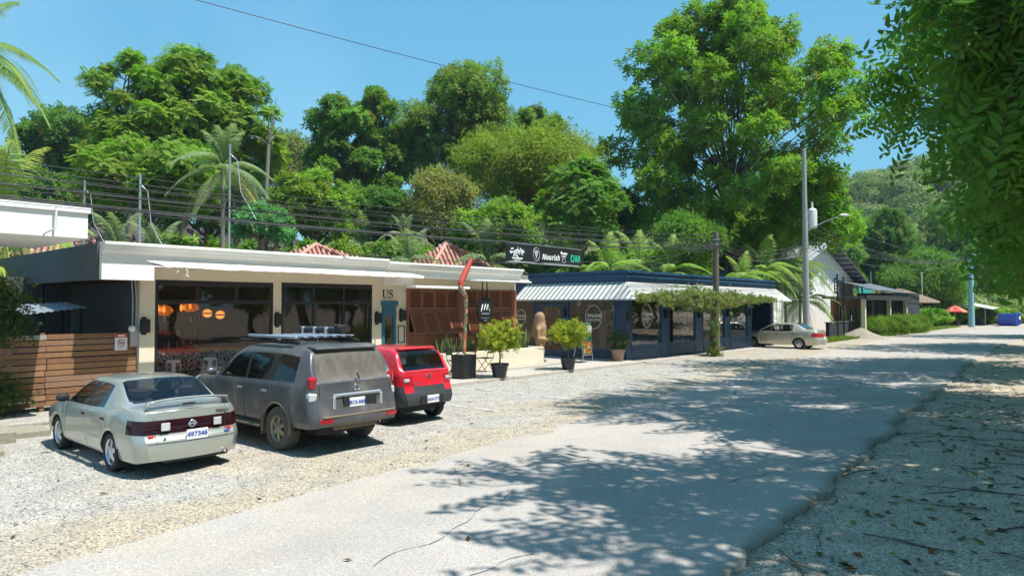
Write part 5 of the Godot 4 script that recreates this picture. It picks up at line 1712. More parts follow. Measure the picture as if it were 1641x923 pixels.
func sedan_car() -> void:
	var t := sthing("silver_sedan", "silver sedan with rear wing parked nearest the plank fence", "car", 4.51, 12.19)
	t.scale = Vector3.ONE * 0.93
	sedan_shell(t, M.silver_body, M.car_glass, M.lamp_maroon)
	for q in [[-1, 0.95], [1, 0.95], [-1, 3.485], [1, 3.485]]:
		car_wheel(t, Vector3(q[0] * 0.73, 0.3, 2.175 - q[1]), 0.3, 0.19, 0.205, 5, 0, M.alloy, q[0])
	var wing := MB.new()
	wing.grid([[Vector3(-0.62, 1.02, 1.98), Vector3(-0.58, 1.12, 2.0), Vector3(-0.3, 1.145, 1.98), Vector3(0, 1.15, 1.97), Vector3(0.3, 1.145, 1.98), Vector3(0.58, 1.12, 2.0), Vector3(0.62, 1.02, 1.98)], [Vector3(-0.66, 1.0, 2.1), Vector3(-0.61, 1.13, 2.14), Vector3(-0.3, 1.16, 2.13), Vector3(0, 1.165, 2.13), Vector3(0.3, 1.16, 2.13), Vector3(0.61, 1.13, 2.14), Vector3(0.66, 1.0, 2.1)], [Vector3(-0.66, 0.99, 2.11), Vector3(-0.6, 1.1, 2.15), Vector3(-0.3, 1.13, 2.14), Vector3(0, 1.135, 2.14), Vector3(0.3, 1.13, 2.14), Vector3(0.6, 1.1, 2.15), Vector3(0.66, 0.99, 2.11)], [Vector3(-0.6, 0.99, 1.98), Vector3(-0.56, 1.09, 2.0), Vector3(-0.3, 1.115, 1.98), Vector3(0, 1.12, 1.97), Vector3(0.3, 1.115, 1.98), Vector3(0.56, 1.09, 2.0), Vector3(0.6, 0.99, 1.98)]], true)
	var wg := obj("rear_wing", wing, M.silver_body, t)
	car_box(wg, "brake_light", M.lamp_maroon, Vector3(0, 1.055, 2.125), Vector3(0.2, 0.03, 0.02))
	for s in [-1.0, 1.0]: car_box(t, "reversing_light", M.lamp_clear, Vector3(s * 0.4, 0.75, 2.25), Vector3(0.13, 0.12, 0.02), 0.01, s * 0.05)
	for s in [-1.0, 1.0]: car_box(t, "reflector", M.red_paint, Vector3(s * 0.6, 0.615, 2.215), Vector3(0.07, 0.05, 0.03), 0.004, s * 0.1)
	var em := MB.new()
	em.X = Transform3D(Basis(Vector3.RIGHT, PI / 2), Vector3(0, 0.76, 2.255))
	em.lathe([Vector2(0.035, 0), Vector2(0.05, 0.012), Vector2(0.06, 0.0)], 18)
	em.X = Transform3D(Basis(), Vector3(0, 0.76, 2.262))
	em.box(Vector3(), Vector3(0.14, 0.025, 0.01), 0.003)
	obj("emblem", em, M.chrome, t)
	lettering(t, "plate_number", "497346", 0.072, Vector3(0.05, 0.605, 2.326), M.plate_blue)
	lettering(t, "model_script", "SENTRA", 0.045, Vector3(0.5, 0.9, 2.2), M.car_black)
	car_box(t, "badge", M.plate_blue, Vector3(0.55, 0.58, 2.265), Vector3(0.09, 0.025, 0.008), 0.002)
	car_box(t, "sticker", mat("green_sticker", 0.02, 0.2, 0.08, 0.6), Vector3(-0.42, 0.57, 2.275), Vector3(0.05, 0.05, 0.006), 0.002)
	var ex := MB.new()
	ex.tube([Vector3(0.5, 0.27, 1.9), Vector3(0.5, 0.27, 2.32)], 0.035, 10, false)
	ex.tube([Vector3(0.5, 0.27, 2.31), Vector3(0.5, 0.27, 2.2)], 0.025, 10)
	obj("exhaust", ex, M.chrome, t)
	car_box(t, "lower_valance", M.car_black, Vector3(0.08, 0.245, 2.19), Vector3(1.02, 0.09, 0.14), 0.03)
	var gap := MB.new()  # dark strips painting the shadow line of the bumper and boot gaps
	var gp := []
	for k in 13:
		var f := k / 6.0 - 1.0
		gp.append(Vector3(0.668 * f, 0.515, 2.175 + 0.092 + 0.062 * (1.0 - f * f)))
	gap.tube(gp, 0.006, 5)
	for s in [-1.0, 1.0]: gap.tube([Vector3(s * 0.53, 0.515, 2.285), Vector3(s * 0.545, 0.645, 2.2), Vector3(s * 0.55, 0.85, 2.185), Vector3(s * 0.56, 0.985, 2.15), Vector3(s * 0.6, 1.018, 1.75)], 0.005, 5)
	obj("boot_gap_shade", gap, M.car_black, t)
	for s in [-1.0, 1.0]: car_box(t, "mud_flap", M.car_black, Vector3(s * 0.74, 0.25, 1.56), Vector3(0.2, 0.3, 0.015), 0.004)

func grey_suv() -> void:
	var t := sthing("grey_suv", "dusty dark grey off-road car with loaded roof rack beside the silver sedan", "car", 6.96, 11.81)
	t.scale = Vector3.ONE * 0.95
	var LN := [
		[[0, 0.5, 0.74], [0.1, 0.47, 0.87], [0.5, 0.46, 0.9], [1.6, 0.42, 0.88], [3.1, 0.42, 0.88], [4.3, 0.44, 0.88], [4.65, 0.45, 0.75], [4.76, 0.48, 0.6]],
		[[0, 0.62, 0.78], [0.1, 0.6, 0.905], [0.5, 0.58, 0.935], [1.7, 0.53, 0.92], [3.1, 0.53, 0.92], [4.3, 0.56, 0.92], [4.65, 0.6, 0.8], [4.76, 0.62, 0.65]],
		[[0, 0.82, 0.79], [0.1, 0.84, 0.915], [0.5, 0.86, 0.945], [2, 0.84, 0.94], [3.6, 0.86, 0.945], [4.3, 0.86, 0.9], [4.65, 0.82, 0.78], [4.76, 0.8, 0.66]],
		[[0, 1.08, 0.78], [0.1, 1.1, 0.89], [0.5, 1.12, 0.925], [2, 1.1, 0.93], [3.4, 1.08, 0.925], [4.3, 1.04, 0.86], [4.65, 0.96, 0.72], [4.76, 0.9, 0.62]],
		[[0, 1.2, 0.77], [0.12, 1.22, 0.87], [0.5, 1.22, 0.905], [2, 1.2, 0.905], [3.3, 1.17, 0.89], [3.6, 1.15, 0.86], [4.3, 1.1, 0.78], [4.65, 1.0, 0.64], [4.76, 0.95, 0.58]],
		[[0, 1.22, 0.75], [0.12, 1.36, 0.83], [0.3, 1.58, 0.79], [0.55, 1.65, 0.775], [1.2, 1.68, 0.77], [2.4, 1.66, 0.77], [2.75, 1.55, 0.785], [3.35, 1.21, 0.84], [3.6, 1.16, 0.8], [4.3, 1.11, 0.7], [4.65, 1.01, 0.6], [4.76, 0.96, 0.54]],
		[[0, 1.22, 0.73], [0.1, 1.38, 0.8], [0.26, 1.66, 0.75], [0.42, 1.75, 0.71], [0.7, 1.78, 0.695], [2.3, 1.775, 0.695], [2.68, 1.65, 0.73], [3.35, 1.225, 0.8], [3.6, 1.17, 0.74], [4.3, 1.12, 0.62], [4.65, 1.02, 0.54], [4.76, 0.965, 0.5]],
		[[0, 1.22, 0.69], [0.06, 1.27, 0.72], [0.3, 1.73, 0.66], [0.5, 1.8, 0.62], [2.2, 1.81, 0.6], [2.6, 1.7, 0.64], [3.4, 1.22, 0.73], [3.6, 1.18, 0.63], [4.3, 1.13, 0.5], [4.65, 1.03, 0.45], [4.76, 0.97, 0.42]],
		[[0, 1.22, 0], [0.06, 1.28, 0], [0.32, 1.77, 0], [0.6, 1.83, 0], [1.5, 1.845, 0], [2.2, 1.84, 0], [2.55, 1.75, 0], [3.42, 1.23, 0], [3.6, 1.2, 0], [4.3, 1.15, 0], [4.65, 1.05, 0], [4.76, 0.98, 0]]]
	var cell := func(s: float, j: int, side: float, sub: int) -> String:
		var sd := "#l" if side > 0 else "#r"
		if j >= 7 and s > 0.03 and s < 0.31: return "rear_window"
		if j == 7 and s > 2.58 and s < 3.38: return "windscreen"
		if j == 4:
			if s > 0.5 and s < 1.2: return "quarter_window" + sd
			if s > 1.3 and s < 2.08: return "side_window#r" + sd
			if s > 2.16 and s < 3.28: return "side_window#f" + sd
			if s >= 1.2 and s <= 1.3 or s >= 2.08 and s <= 2.16: return "door_pillar" + ("#c" if s < 1.4 else "#b") + sd
		if j >= 1 and j <= 3:
			if s > 1.25 and s < 2.12: return "door#r" + sd
			if s > 2.12 and s < 3.34: return "door#f" + sd
		if j == 3 and s > 4.2 or j == 2 and sub == 1 and s > 4.35: return "headlight" + sd
		if j <= 1 and s < 0.45: return "rear_bumper"
		if j <= 1 and s > 4.3: return "front_bumper"
		return "body"
	var cap := func(e: int, j: int, sub: int, f: float) -> String:
		if e == 0: return "rear_bumper" if j <= 1 else "tailgate"
		return "front_bumper" if j <= 1 else ("grille" if j <= 3 and absf(f) < 0.6 else "body")
	car_shell(t, {"lines": LN, "length": 4.76, "axles": [1.0, 3.79], "arch": 0.46, "wheel_r": 0.385, "track": 0.79, "seams": [1.25, 2.12, 3.34], "cuts": [0.03, 0.31, 0.5, 1.2, 1.3, 2.08, 2.16, 3.28, 2.58, 3.38, 0.45, 4.2, 4.3, 4.35], "rear": [0.1, 0.14, 0.06, 0.0, 0.0, 0.0, 0.0, 0.0, 0.0], "front": [0.02, 0.08, 0.06, 0.02, 0, 0, 0, 0, 0], "bow": [0.04, 0.1], "cell": cell, "cap": cap,
		"mats": {"body": M.grey_body, "door": M.grey_body, "tailgate": M.grey_body, "rear_bumper": M.grey_body, "front_bumper": M.grey_body, "rear_window": M.dusty_glass, "windscreen": M.dark_glass, "side_window": M.dark_glass, "quarter_window": M.dark_glass, "door_pillar": M.car_black, "headlight": M.lamp_clear, "grille": M.car_black}})
	for q in [[-1, 1.0], [1, 1.0], [-1, 3.79], [1, 3.79]]:
		car_wheel(t, Vector3(q[0] * 0.8, 0.385, 2.38 - q[1]), 0.385, 0.26, 0.23, 6, 1, M.dusty_alloy, q[0])
	for s in [-1.0, 1.0]:
		mirror_part(t, Vector3(s * 0.95, 1.24, -0.83), s, M.grey_body)
		for z in [0.95, 0.08]: car_box(t, "door_handle", M.chrome, Vector3(s * 0.935, 1.02, z), Vector3(0.03, 0.04, 0.18))
		car_box(t, "tail_light_red", M.lamp_red, Vector3(s * 0.80, 1.22, 2.27), Vector3(0.17, 0.24, 0.17), 0.05, s * 0.6)
		car_box(t, "tail_light_clear", M.lamp_clear, Vector3(s * 0.80, 0.99, 2.29), Vector3(0.21, 0.2, 0.18), 0.05, s * 0.6)
		car_box(t, "reflector", M.lamp_red, Vector3(s * 0.68, 0.6, 2.53), Vector3(0.24, 0.07, 0.02), 0.006, s * 0.12)
		car_box(t, "running_board", M.mud_trim, Vector3(s * 0.93, 0.4, -0.02), Vector3(0.16, 0.05, 1.9), 0.02)
		car_box(t, "mud_flap", M.mud_trim, Vector3(s * 0.8, 0.42, 0.88), Vector3(0.3, 0.34, 0.02), 0.006)
		for ax in [1.0, 3.79]:
			var lip := MB.new()
			var pts := []
			for k in 13:
				var a := PI * (k - 0.5) / 11.0
				pts.append(Vector3(s * 0.945, 0.385 + sin(a) * 0.46, 2.38 - ax + cos(a) * 0.46))
			lip.tube(pts, 0.022, 6)
			obj("arch_lip", lip, M.mud_trim, t)
		car_box(t, "roof_rail", M.car_black, Vector3(s * 0.62, 1.875, 0.55), Vector3(0.05, 0.06, 2.1), 0.02)
	car_box(t, "bumper_step", M.mud_trim, Vector3(0, 0.665, 2.49), Vector3(1.5, 0.035, 0.12), 0.012)
	var gap := MB.new()  # shadow in the tailgate gaps, laid on as thin dark strips
	for s in [-1.0, 1.0]: gap.tube([Vector3(s * 0.75, 0.7, 2.46), Vector3(s * 0.745, 0.85, 2.425), Vector3(s * 0.735, 1.2, 2.375)], 0.006, 5)
	gap.tube([Vector3(-0.75, 0.7, 2.46), Vector3(-0.35, 0.7, 2.5), Vector3(0.35, 0.7, 2.5), Vector3(0.75, 0.7, 2.46)], 0.007, 5)
	obj("tailgate_gap_shade", gap, M.car_black, t)
	car_box(t, "tow_bar", M.mud_trim, Vector3(0.05, 0.45, 2.3), Vector3(0.9, 0.1, 0.12), 0.02)
	car_box(t, "rear_spoiler", M.grey_body, Vector3(0, 1.8, 2.0), Vector3(1.3, 0.06, 0.3), 0.025, 0.0, 0.12)
	car_box(t, "plate_garnish", M.alloy, Vector3(0, 1.0, 2.44), Vector3(1.0, 0.06, 0.05), 0.015)
	for s in [-1.0, 1.0]: car_box(t, "plate_garnish", M.alloy, Vector3(s * 0.49, 0.88, 2.455), Vector3(0.06, 0.22, 0.05), 0.012)
	car_box(t, "plate_recess", M.car_black, Vector3(0.03, 0.88, 2.462), Vector3(0.7, 0.19, 0.04), 0.004)
	car_box(t, "number_plate", M.white_plastic, Vector3(-0.04, 0.87, 2.487), Vector3(0.32, 0.155, 0.012), 0.004)
	lettering(t, "plate_number", "BCX-888", 0.066, Vector3(-0.04, 0.865, 2.495), M.plate_blue)
	car_box(t, "sticker", M.red_paint, Vector3(-0.92, 0.92, 1.55), Vector3(0.015, 0.06, 0.12), 0.003)
	var em := MB.new()
	for q in [[0.075, 0.052], [0.03, 0.05]]:
		var pts := []
		for k in 21: pts.append(Vector3(cos(TAU * k / 20) * q[0], 1.12 + sin(TAU * k / 20) * q[1], 2.425))
		em.tube(pts, 0.009, 5, false)
	var pts2 := []
	for k in 21: pts2.append(Vector3(cos(TAU * k / 20) * 0.055, 1.145 + sin(TAU * k / 20) * 0.02, 2.428))
	em.tube(pts2, 0.008, 5, false)
	obj("emblem", em, M.chrome, t)
	var wp := MB.new()
	wp.tube([Vector3(0.05, 1.25, 2.42), Vector3(0.02, 1.36, 2.39)], 0.014, 6)
	obj("rear_wiper", wp, M.car_black, t)
	seats(t, [-0.3, 0.6], 0.7, 0.38, M.seat_cloth)
	car_box(t, "dashboard", M.car_black, Vector3(0, 1.1, -0.95), Vector3(1.5, 0.16, 0.35), 0.04)
	# roof rack load: long flat board, rolled black awning
	var rk := sthing("roof_rack", "flat grey roof rack bolted on the dusty off-road car", "roof rack", 6.96, 11.81)
	rk.scale = Vector3.ONE * 0.95
	for z in [0.2, 0.75, 1.3]: car_box(rk, "crossbar", M.car_plastic, Vector3(0, 1.935, z), Vector3(1.35, 0.035, 0.06), 0.01)
	for k in 7: car_box(rk, "slat", mat("rack_grey", 0.25, 0.3, 0.36, 0.5) if k == 0 else M.rack_grey, Vector3(-0.6 + k * 0.2, 1.965, 0.75), Vector3(0.07, 0.02, 1.4), 0.006)
	car_box(rk, "side_board", M.rack_grey, Vector3(-0.66, 1.965, 0.72), Vector3(0.05, 0.05, 1.65), 0.01)
	for z in [0.2, 0.75, 1.3]:
		for s in [-1.0, 1.0]: car_box(rk, "foot", M.car_plastic, Vector3(s * 0.62, 1.9, z), Vector3(0.06, 0.06, 0.08), 0.01)
	var aw := sthing("rolled_awning", "rolled black awning tube strapped on the roof rack", "awning", 6.96, 11.81)
	aw.scale = Vector3.ONE * 0.95
	var tb := MB.new()
	tb.tube([Vector3(0.47, 2.05, -0.1), Vector3(0.5, 2.06, 1.1)], 0.065, 12)
	obj("tube_body", tb, M.car_plastic, aw)
	var ec := MB.new()
	ec.tube([Vector3(0.5, 2.07, 1.1), Vector3(0.503, 2.07, 1.3)], [0.08, 0.075], 12)
	ec.tube([Vector3(0.4, 2.15, 1.12), Vector3(0.6, 2.13, 1.22)], 0.025, 8)
	obj("end_cap", ec, M.car_black, aw)
	for z in [0.05, 0.45, 0.85]: car_box(aw, "strap", M.galvanised, Vector3(0.47, 2.03, z), Vector3(0.19, 0.16, 0.03), 0.02)

func red_hatchback() -> void:
	var t := sthing("red_hatchback", "small bright red hatchback with dark grey bumper next to the grey off-road car", "car", 9.58, 12.5)
	var LN := [
		[[0, 0.4, 0.58], [0.1, 0.37, 0.68], [0.5, 0.34, 0.72], [1.3, 0.3, 0.72], [2.4, 0.3, 0.72], [3.2, 0.33, 0.71], [3.48, 0.35, 0.6], [3.56, 0.38, 0.5]],
		[[0, 0.55, 0.62], [0.1, 0.53, 0.72], [0.5, 0.46, 0.755], [1.3, 0.42, 0.76], [2.4, 0.42, 0.76], [3.2, 0.48, 0.74], [3.48, 0.52, 0.64], [3.56, 0.55, 0.55]],
		[[0, 0.78, 0.63], [0.1, 0.79, 0.725], [0.5, 0.78, 0.76], [1.6, 0.74, 0.765], [2.8, 0.76, 0.76], [3.3, 0.76, 0.71], [3.48, 0.74, 0.64], [3.56, 0.72, 0.56]],
		[[0, 0.98, 0.62], [0.1, 1.0, 0.71], [0.5, 1.0, 0.75], [1.6, 0.97, 0.755], [2.6, 0.96, 0.75], [3.2, 0.93, 0.7], [3.48, 0.87, 0.6], [3.56, 0.83, 0.54]],
		[[0, 1.06, 0.6], [0.1, 1.08, 0.685], [0.5, 1.08, 0.73], [1.6, 1.05, 0.735], [2.5, 1.03, 0.72], [2.75, 1.02, 0.7], [3.2, 0.98, 0.63], [3.48, 0.9, 0.54], [3.56, 0.86, 0.5]],
		[[0, 1.07, 0.58], [0.1, 1.13, 0.66], [0.3, 1.36, 0.63], [0.6, 1.4, 0.62], [1.5, 1.42, 0.62], [1.9, 1.34, 0.63], [2.5, 1.05, 0.68], [2.75, 1.03, 0.65], [3.2, 0.99, 0.58], [3.48, 0.91, 0.5], [3.56, 0.87, 0.47]],
		[[0, 1.07, 0.56], [0.08, 1.13, 0.635], [0.3, 1.42, 0.59], [0.6, 1.49, 0.56], [1.5, 1.5, 0.56], [1.86, 1.41, 0.58], [2.5, 1.06, 0.65], [2.75, 1.035, 0.6], [3.2, 0.995, 0.5], [3.48, 0.915, 0.45], [3.56, 0.87, 0.43]],
		[[0, 1.07, 0.53], [0.06, 1.1, 0.57], [0.3, 1.45, 0.53], [0.6, 1.515, 0.5], [1.5, 1.53, 0.49], [1.82, 1.45, 0.52], [2.55, 1.05, 0.58], [2.75, 1.04, 0.5], [3.2, 1.0, 0.4], [3.48, 0.92, 0.38], [3.56, 0.875, 0.36]],
		[[0, 1.07, 0], [0.06, 1.11, 0], [0.32, 1.48, 0], [0.6, 1.535, 0], [1.45, 1.55, 0], [1.78, 1.48, 0], [2.58, 1.06, 0], [2.75, 1.05, 0], [3.2, 1.01, 0], [3.48, 0.93, 0], [3.56, 0.88, 0]]]
	var cell := func(s: float, j: int, side: float, sub: int) -> String:
		var sd := "#l" if side > 0 else "#r"
		if j == 7 and s > 0.04 and s < 0.31: return "rear_window"
		if j == 7 and s > 1.82 and s < 2.55: return "windscreen"
		if j == 4:
			if s > 0.75 and s < 1.3: return "side_window#r" + sd
			if s > 1.38 and s < 2.42: return "side_window#f" + sd
			if s >= 1.3 and s <= 1.38: return "door_pillar" + sd
		if j >= 1 and j <= 3:
			if s > 0.72 and s < 1.34: return "door#r" + sd
			if s > 1.34 and s < 2.45: return "door#f" + sd
		if j == 2 and s < 0.16: return "tail_light" + sd
		if j == 2 and s > 3.25: return "headlight" + sd
		if j <= 0: return "sill_cladding"
		if j == 1 and s < 0.4: return "rear_bumper"
		if j == 1 and s > 3.15: return "front_bumper"
		return "body"
	var cap := func(e: int, j: int, sub: int, f: float) -> String:
		if e == 0: return "rear_bumper" if j == 0 or j == 1 and (sub == 0 or absf(f) < 0.75) else ("tail_light#l" if j == 2 and f < -0.72 else ("tail_light#r" if j == 2 and f > 0.72 else "tailgate"))
		return "front_bumper" if j <= 1 else ("grille" if j == 2 and absf(f) < 0.55 else ("headlight#l" if j == 2 and f > 0 else ("headlight#r" if j == 2 else "body")))
	car_shell(t, {"lines": LN, "length": 3.56, "axles": [0.55, 2.93], "arch": 0.335, "wheel_r": 0.285, "track": 0.66, "seams": [0.72, 1.34, 2.45], "cuts": [0.04, 0.16, 0.31, 0.75, 1.3, 1.38, 2.42, 1.82, 2.55, 0.4, 3.15, 3.25], "rear": [0.1, 0.12, 0.03, 0.0, 0, 0, 0, 0, 0], "front": [0.02, 0.08, 0.04, 0, 0, 0, 0, 0, 0], "bow": [0.05, 0.1], "cell": cell, "cap": cap,
		"mats": {"body": M.red_body, "door": M.red_body, "tailgate": M.red_body, "rear_bumper": M.car_plastic, "front_bumper": M.red_body, "sill_cladding": M.car_plastic, "rear_window": M.car_glass, "windscreen": M.car_glass, "side_window": M.dark_glass, "door_pillar": M.car_black, "tail_light": M.lamp_red, "headlight": M.lamp_clear, "grille": M.car_black}})
	for q in [[-1, 0.55], [1, 0.55], [-1, 2.93], [1, 2.93]]:
		car_wheel(t, Vector3(q[0] * 0.67, 0.285, 1.78 - q[1]), 0.285, 0.175, 0.19, 9, 2, M.dark_alloy, q[0])
	for s in [-1.0, 1.0]:
		mirror_part(t, Vector3(s * 0.76, 1.1, -0.55), s, M.red_body)
		for z in [0.85, 0.25]: car_box(t, "door_handle", M.red_body, Vector3(s * 0.755, 0.92, z), Vector3(0.03, 0.035, 0.14))
		car_box(t, "lamp_lens", M.lamp_clear, Vector3(s * 0.555, 0.9, 1.80), Vector3(0.13, 0.07, 0.05), 0.015, s * 0.25)
	car_box(t, "rear_spoiler", M.red_body, Vector3(0, 1.52, 1.42), Vector3(1.0, 0.035, 0.14), 0.014, 0.0, 0.15)
	car_box(t, "plate_recess", M.car_black, Vector3(0, 0.5, 1.945), Vector3(0.62, 0.18, 0.02), 0.01)
	car_box(t, "number_plate", M.white_plastic, Vector3(0.02, 0.51, 1.96), Vector3(0.32, 0.155, 0.012), 0.004)
	lettering(t, "plate_number", "AAA-271", 0.062, Vector3(0.02, 0.505, 1.968), M.plate_blue)
	lettering(t, "model_script", "SUZUKI", 0.05, Vector3(-0.3, 0.83, 1.845), M.chrome)
	var em := MB.new()
	em.prism([Vector2(-0.05, 0.94), Vector2(0.0, 0.9), Vector2(0.05, 0.94), Vector2(0.01, 0.965), Vector2(0.05, 0.985), Vector2(0.0, 1.02), Vector2(-0.05, 0.985), Vector2(-0.01, 0.965)], 1.835, 1.848)
	obj("emblem", em, M.chrome, t)
	seats(t, [-0.15, 0.6], 0.55, 0.32, M.seat_cloth)
	car_box(t, "dashboard", M.car_black, Vector3(0, 0.98, -0.6), Vector3(1.2, 0.14, 0.3), 0.04)

func champagne_sedan() -> void:
	var t := sthing("champagne_sedan", "pale gold sedan parked side-on at the far end of the blue shop", "car", 40.1, 14.55)
	sedan_shell(t, M.champagne_body, M.car_glass, M.lamp_red)
	t.scale = Vector3(1.01, 1.04, 1.03)
	for q in [[-1, 0.95], [1, 0.95], [-1, 3.485], [1, 3.485]]:
		car_wheel(t, Vector3(q[0] * 0.73, 0.3, 2.175 - q[1]), 0.3, 0.19, 0.205, 8, 2, M.alloy, q[0])

# ---------------------------------------------------------------- things on the forecourt
func forecourt() -> void:
	# low planter wall under the shutters
	var p := sthing("planter_wall", "low cream planter wall under the brown shutters", "planter", 18.9, 17.5)
	bx(p, "front", M.cream_wall, 16.2, 21.7, 17.3, 17.48, 0.1, 0.76, 0.012)
	bx(p, "end", M.cream_wall, 21.52, 21.7, 17.48, 18.1, 0.1, 0.76, 0.012)
	bx(p, "end", M.cream_wall, 16.2, 16.38, 17.48, 18.1, 0.1, 0.76, 0.012)
	bx(p, "soil", M.soil, 16.38, 21.52, 17.48, 18.1, 0.1, 0.62)
	var blade := []
	for k in 3:
		var mb := MB.new()
		var rows := []
		var hh: float = [0.75, 0.95, 0.6][k]
		for i in 6:
			var f := i / 5.0
			var w := 0.038 * (1.0 - pow(f, 2.5)) + 0.002
			var bend := Vector3(sin(f * 2.0 + k) * 0.03, f * hh, f * f * 0.1)
			rows.append(PackedVector3Array([bend + Vector3(-w, 0, 0.008), bend, bend + Vector3(w, 0, 0.008)]))
		mb.grid(rows)
		blade.append(mb)
	var lm := leafmat("snake_leaf", 0.1, 0.14, 0.065, 0.35)
	var bl := []
	for k in 3: bl.append(blade[k].mesh(lm))
	for i in 15:
		var u := 16.6 + i * 0.325
		var t := sthing("snake_plant", "tall dark green snake plant in the planter wall under the shutters", "plant", u, 17.8 + rf(-0.1, 0.1), "snake plants in the planter", 0.62)
		for k in 8:
			inst("leaf", bl[rng.randi() % 3], t, Transform3D(Basis(Vector3.UP, rf(0, TAU)) * Basis(Vector3.RIGHT, rf(-0.06, 0.26)) * Basis().scaled(Vector3.ONE * rf(0.75, 1.15)), Vector3(rf(-0.08, 0.08), -0.02, rf(-0.06, 0.06))))
	# folding bistro table and chairs, thin black iron
	for q in [[16.2, 16.7, 0.3, "chair", "black iron folding chair next to the red car, before the planter"], [16.95, 16.9, 2.4, "table", "small black folding bistro table before the planter"], [17.7, 16.75, 3.3, "chair", "black iron folding chair beside the painted sculpture"]]:
		var t := sthing("folding_" + q[3], q[4], q[3], q[0], q[1], "bistro set on the pavement", 0.1)
		t.rotation.y += q[2]
		var hgt := 0.46 if q[3] == "chair" else 0.72
		var w := 0.2 if q[3] == "chair" else 0.28
		for s in [-1.0, 1.0]:
			for d in [-1.0, 1.0]:
				var lg := MB.new()
				lg.tube([Vector3(s * w, 0.0, d * w), Vector3(s * w, hgt, -d * w)], 0.011, 6)
				obj("leg", lg, M.black_iron, t)
		var st := MB.new()
		st.box(Vector3(0, hgt + 0.012, 0), Vector3(w * 2.3, 0.022, w * 2.3), 0.006)
		obj("seat" if q[3] == "chair" else "table_top", st, M.black_iron, t)
		if q[3] == "chair":
			var bk := MB.new()
			for s in [-1.0, 1.0]: bk.tube([Vector3(s * w, hgt, -w), Vector3(s * w, hgt + 0.42, -w - 0.08)], 0.011, 6)
			for y in [0.22, 0.38]: bk.box(Vector3(0, hgt + y, -w - y * 0.19), Vector3(w * 2, 0.07, 0.014), 0.004)
			obj("backrest", bk, M.black_iron, t)
	# painted driftwood sculpture in a black planter box
	var sc := sthing("painted_sculpture", "tall curved red and green painted driftwood sculpture rising from the black box", "sculpture", 15.55, 15.65, "", 0.1)
	var path := [Vector3(0, 0.5, 0), Vector3(0.03, 1.0, 0), Vector3(0.06, 1.6, 0), Vector3(0.1, 2.2, 0.0), Vector3(0.08, 2.6, 0.0), Vector3(-0.14, 2.85, 0.0), Vector3(-0.12, 3.05, 0), Vector3(0.05, 3.35, 0), Vector3(0.34, 3.8, 0)]
	var rad := [0.055, 0.06, 0.06, 0.062, 0.07, 0.09, 0.1, 0.105, 0.07]
	var sm := mat("painted_wood", 1, 1, 1, 0.55)
	sm.vertex_color_use_as_albedo = true
	var sb := MB.new()
	sb.colored = true
	var fine := []
	var fr := []
	for i in path.size() - 1:
		for k in 6:
			fine.append(path[i].lerp(path[i + 1], k / 6.0))
			fr.append(lerpf(rad[i], rad[i + 1], k / 6.0))
	fine.append(path[-1])
	fr.append(0.05)
	sb.tube(fine, fr, 10)
	sb.c.clear()
	var pal := [Color(0.5, 0.07, 0.04), Color(0.08, 0.24, 0.1), Color(0.45, 0.35, 0.2), Color(0.1, 0.28, 0.24)]
	for i in sb.v.size():
		var q := sb.v[i]
		var k := int(absf(nz.get_noise_3d(q.x * 300.0, q.y * 160.0, q.z * 300.0)) * 9.0) % 4
		if q.y > 2.95 or q.y < 1.0 and k != 1: k = 0
		sb.c.append(pal[k])
	obj("carved_stem", sb, sm, sc)
	var bxn := sthing("black_planter_box", "tall square black planter box holding the painted sculpture", "planter", 15.55, 15.65, "", 0.1)
	var pb := MB.new()
	pb.prism([Vector2(-0.26, 0), Vector2(0.26, 0), Vector2(0.3, 0.75), Vector2(-0.3, 0.75)], -0.27, 0.27)
	obj("box_body", pb, M.black_frame, bxn)
	var rk := MB.new()
	for k in 5: rk.ball(Vector3(rf(-0.2, 0.2), 0.76, rf(-0.15, 0.15)), Vector3(rf(0.05, 0.1), rf(0.03, 0.06), 0.07), 8)
	obj("stones", rk, M.concrete, bxn)
	tag(bxn.get_node("stones"), "", "", "", "stuff")
	# two clipped trees in dark glazed pots
	for q in [[16.5, 14.98, "round clipped yellow-green tree in dark pot, nearer the painted sculpture", 0.0], [20.2, 14.98, "round clipped yellow-green tree in dark pot, in front of the advertising stand", 0.06]]:
		var t := sthing("potted_tree", q[2], "potted tree", q[0], q[1], "clipped trees in dark pots", 0.1)
		var pot := MB.new()
		pot.lathe([Vector2(0.0, 0.0), Vector2(0.19, 0.0), Vector2(0.21, 0.03), Vector2(0.28, 0.36), Vector2(0.31, 0.4), Vector2(0.31, 0.45), Vector2(0.27, 0.45), Vector2(0.26, 0.4), Vector2(0.0, 0.4)], 20)
		obj("pot", pot, M.glaze_dark, t)
		var tk := MB.new()
		tk.tube([Vector3(0, 0.38, 0), Vector3(0.02, 0.65, 0.01), Vector3(0, 0.9, 0), Vector3(0.03, 1.15, 0)], [0.03, 0.025, 0.024, 0.016], 7)
		for k in 7:
			var a := k * 0.9
			tk.tube([Vector3(0, 0.85 + 0.03 * k, 0), Vector3(cos(a) * 0.3, 1.15 + 0.04 * k, sin(a) * 0.3)], [0.014, 0.006], 5)
		obj("trunk", tk, M.bark, t)
		var xf := []
		var cl := []
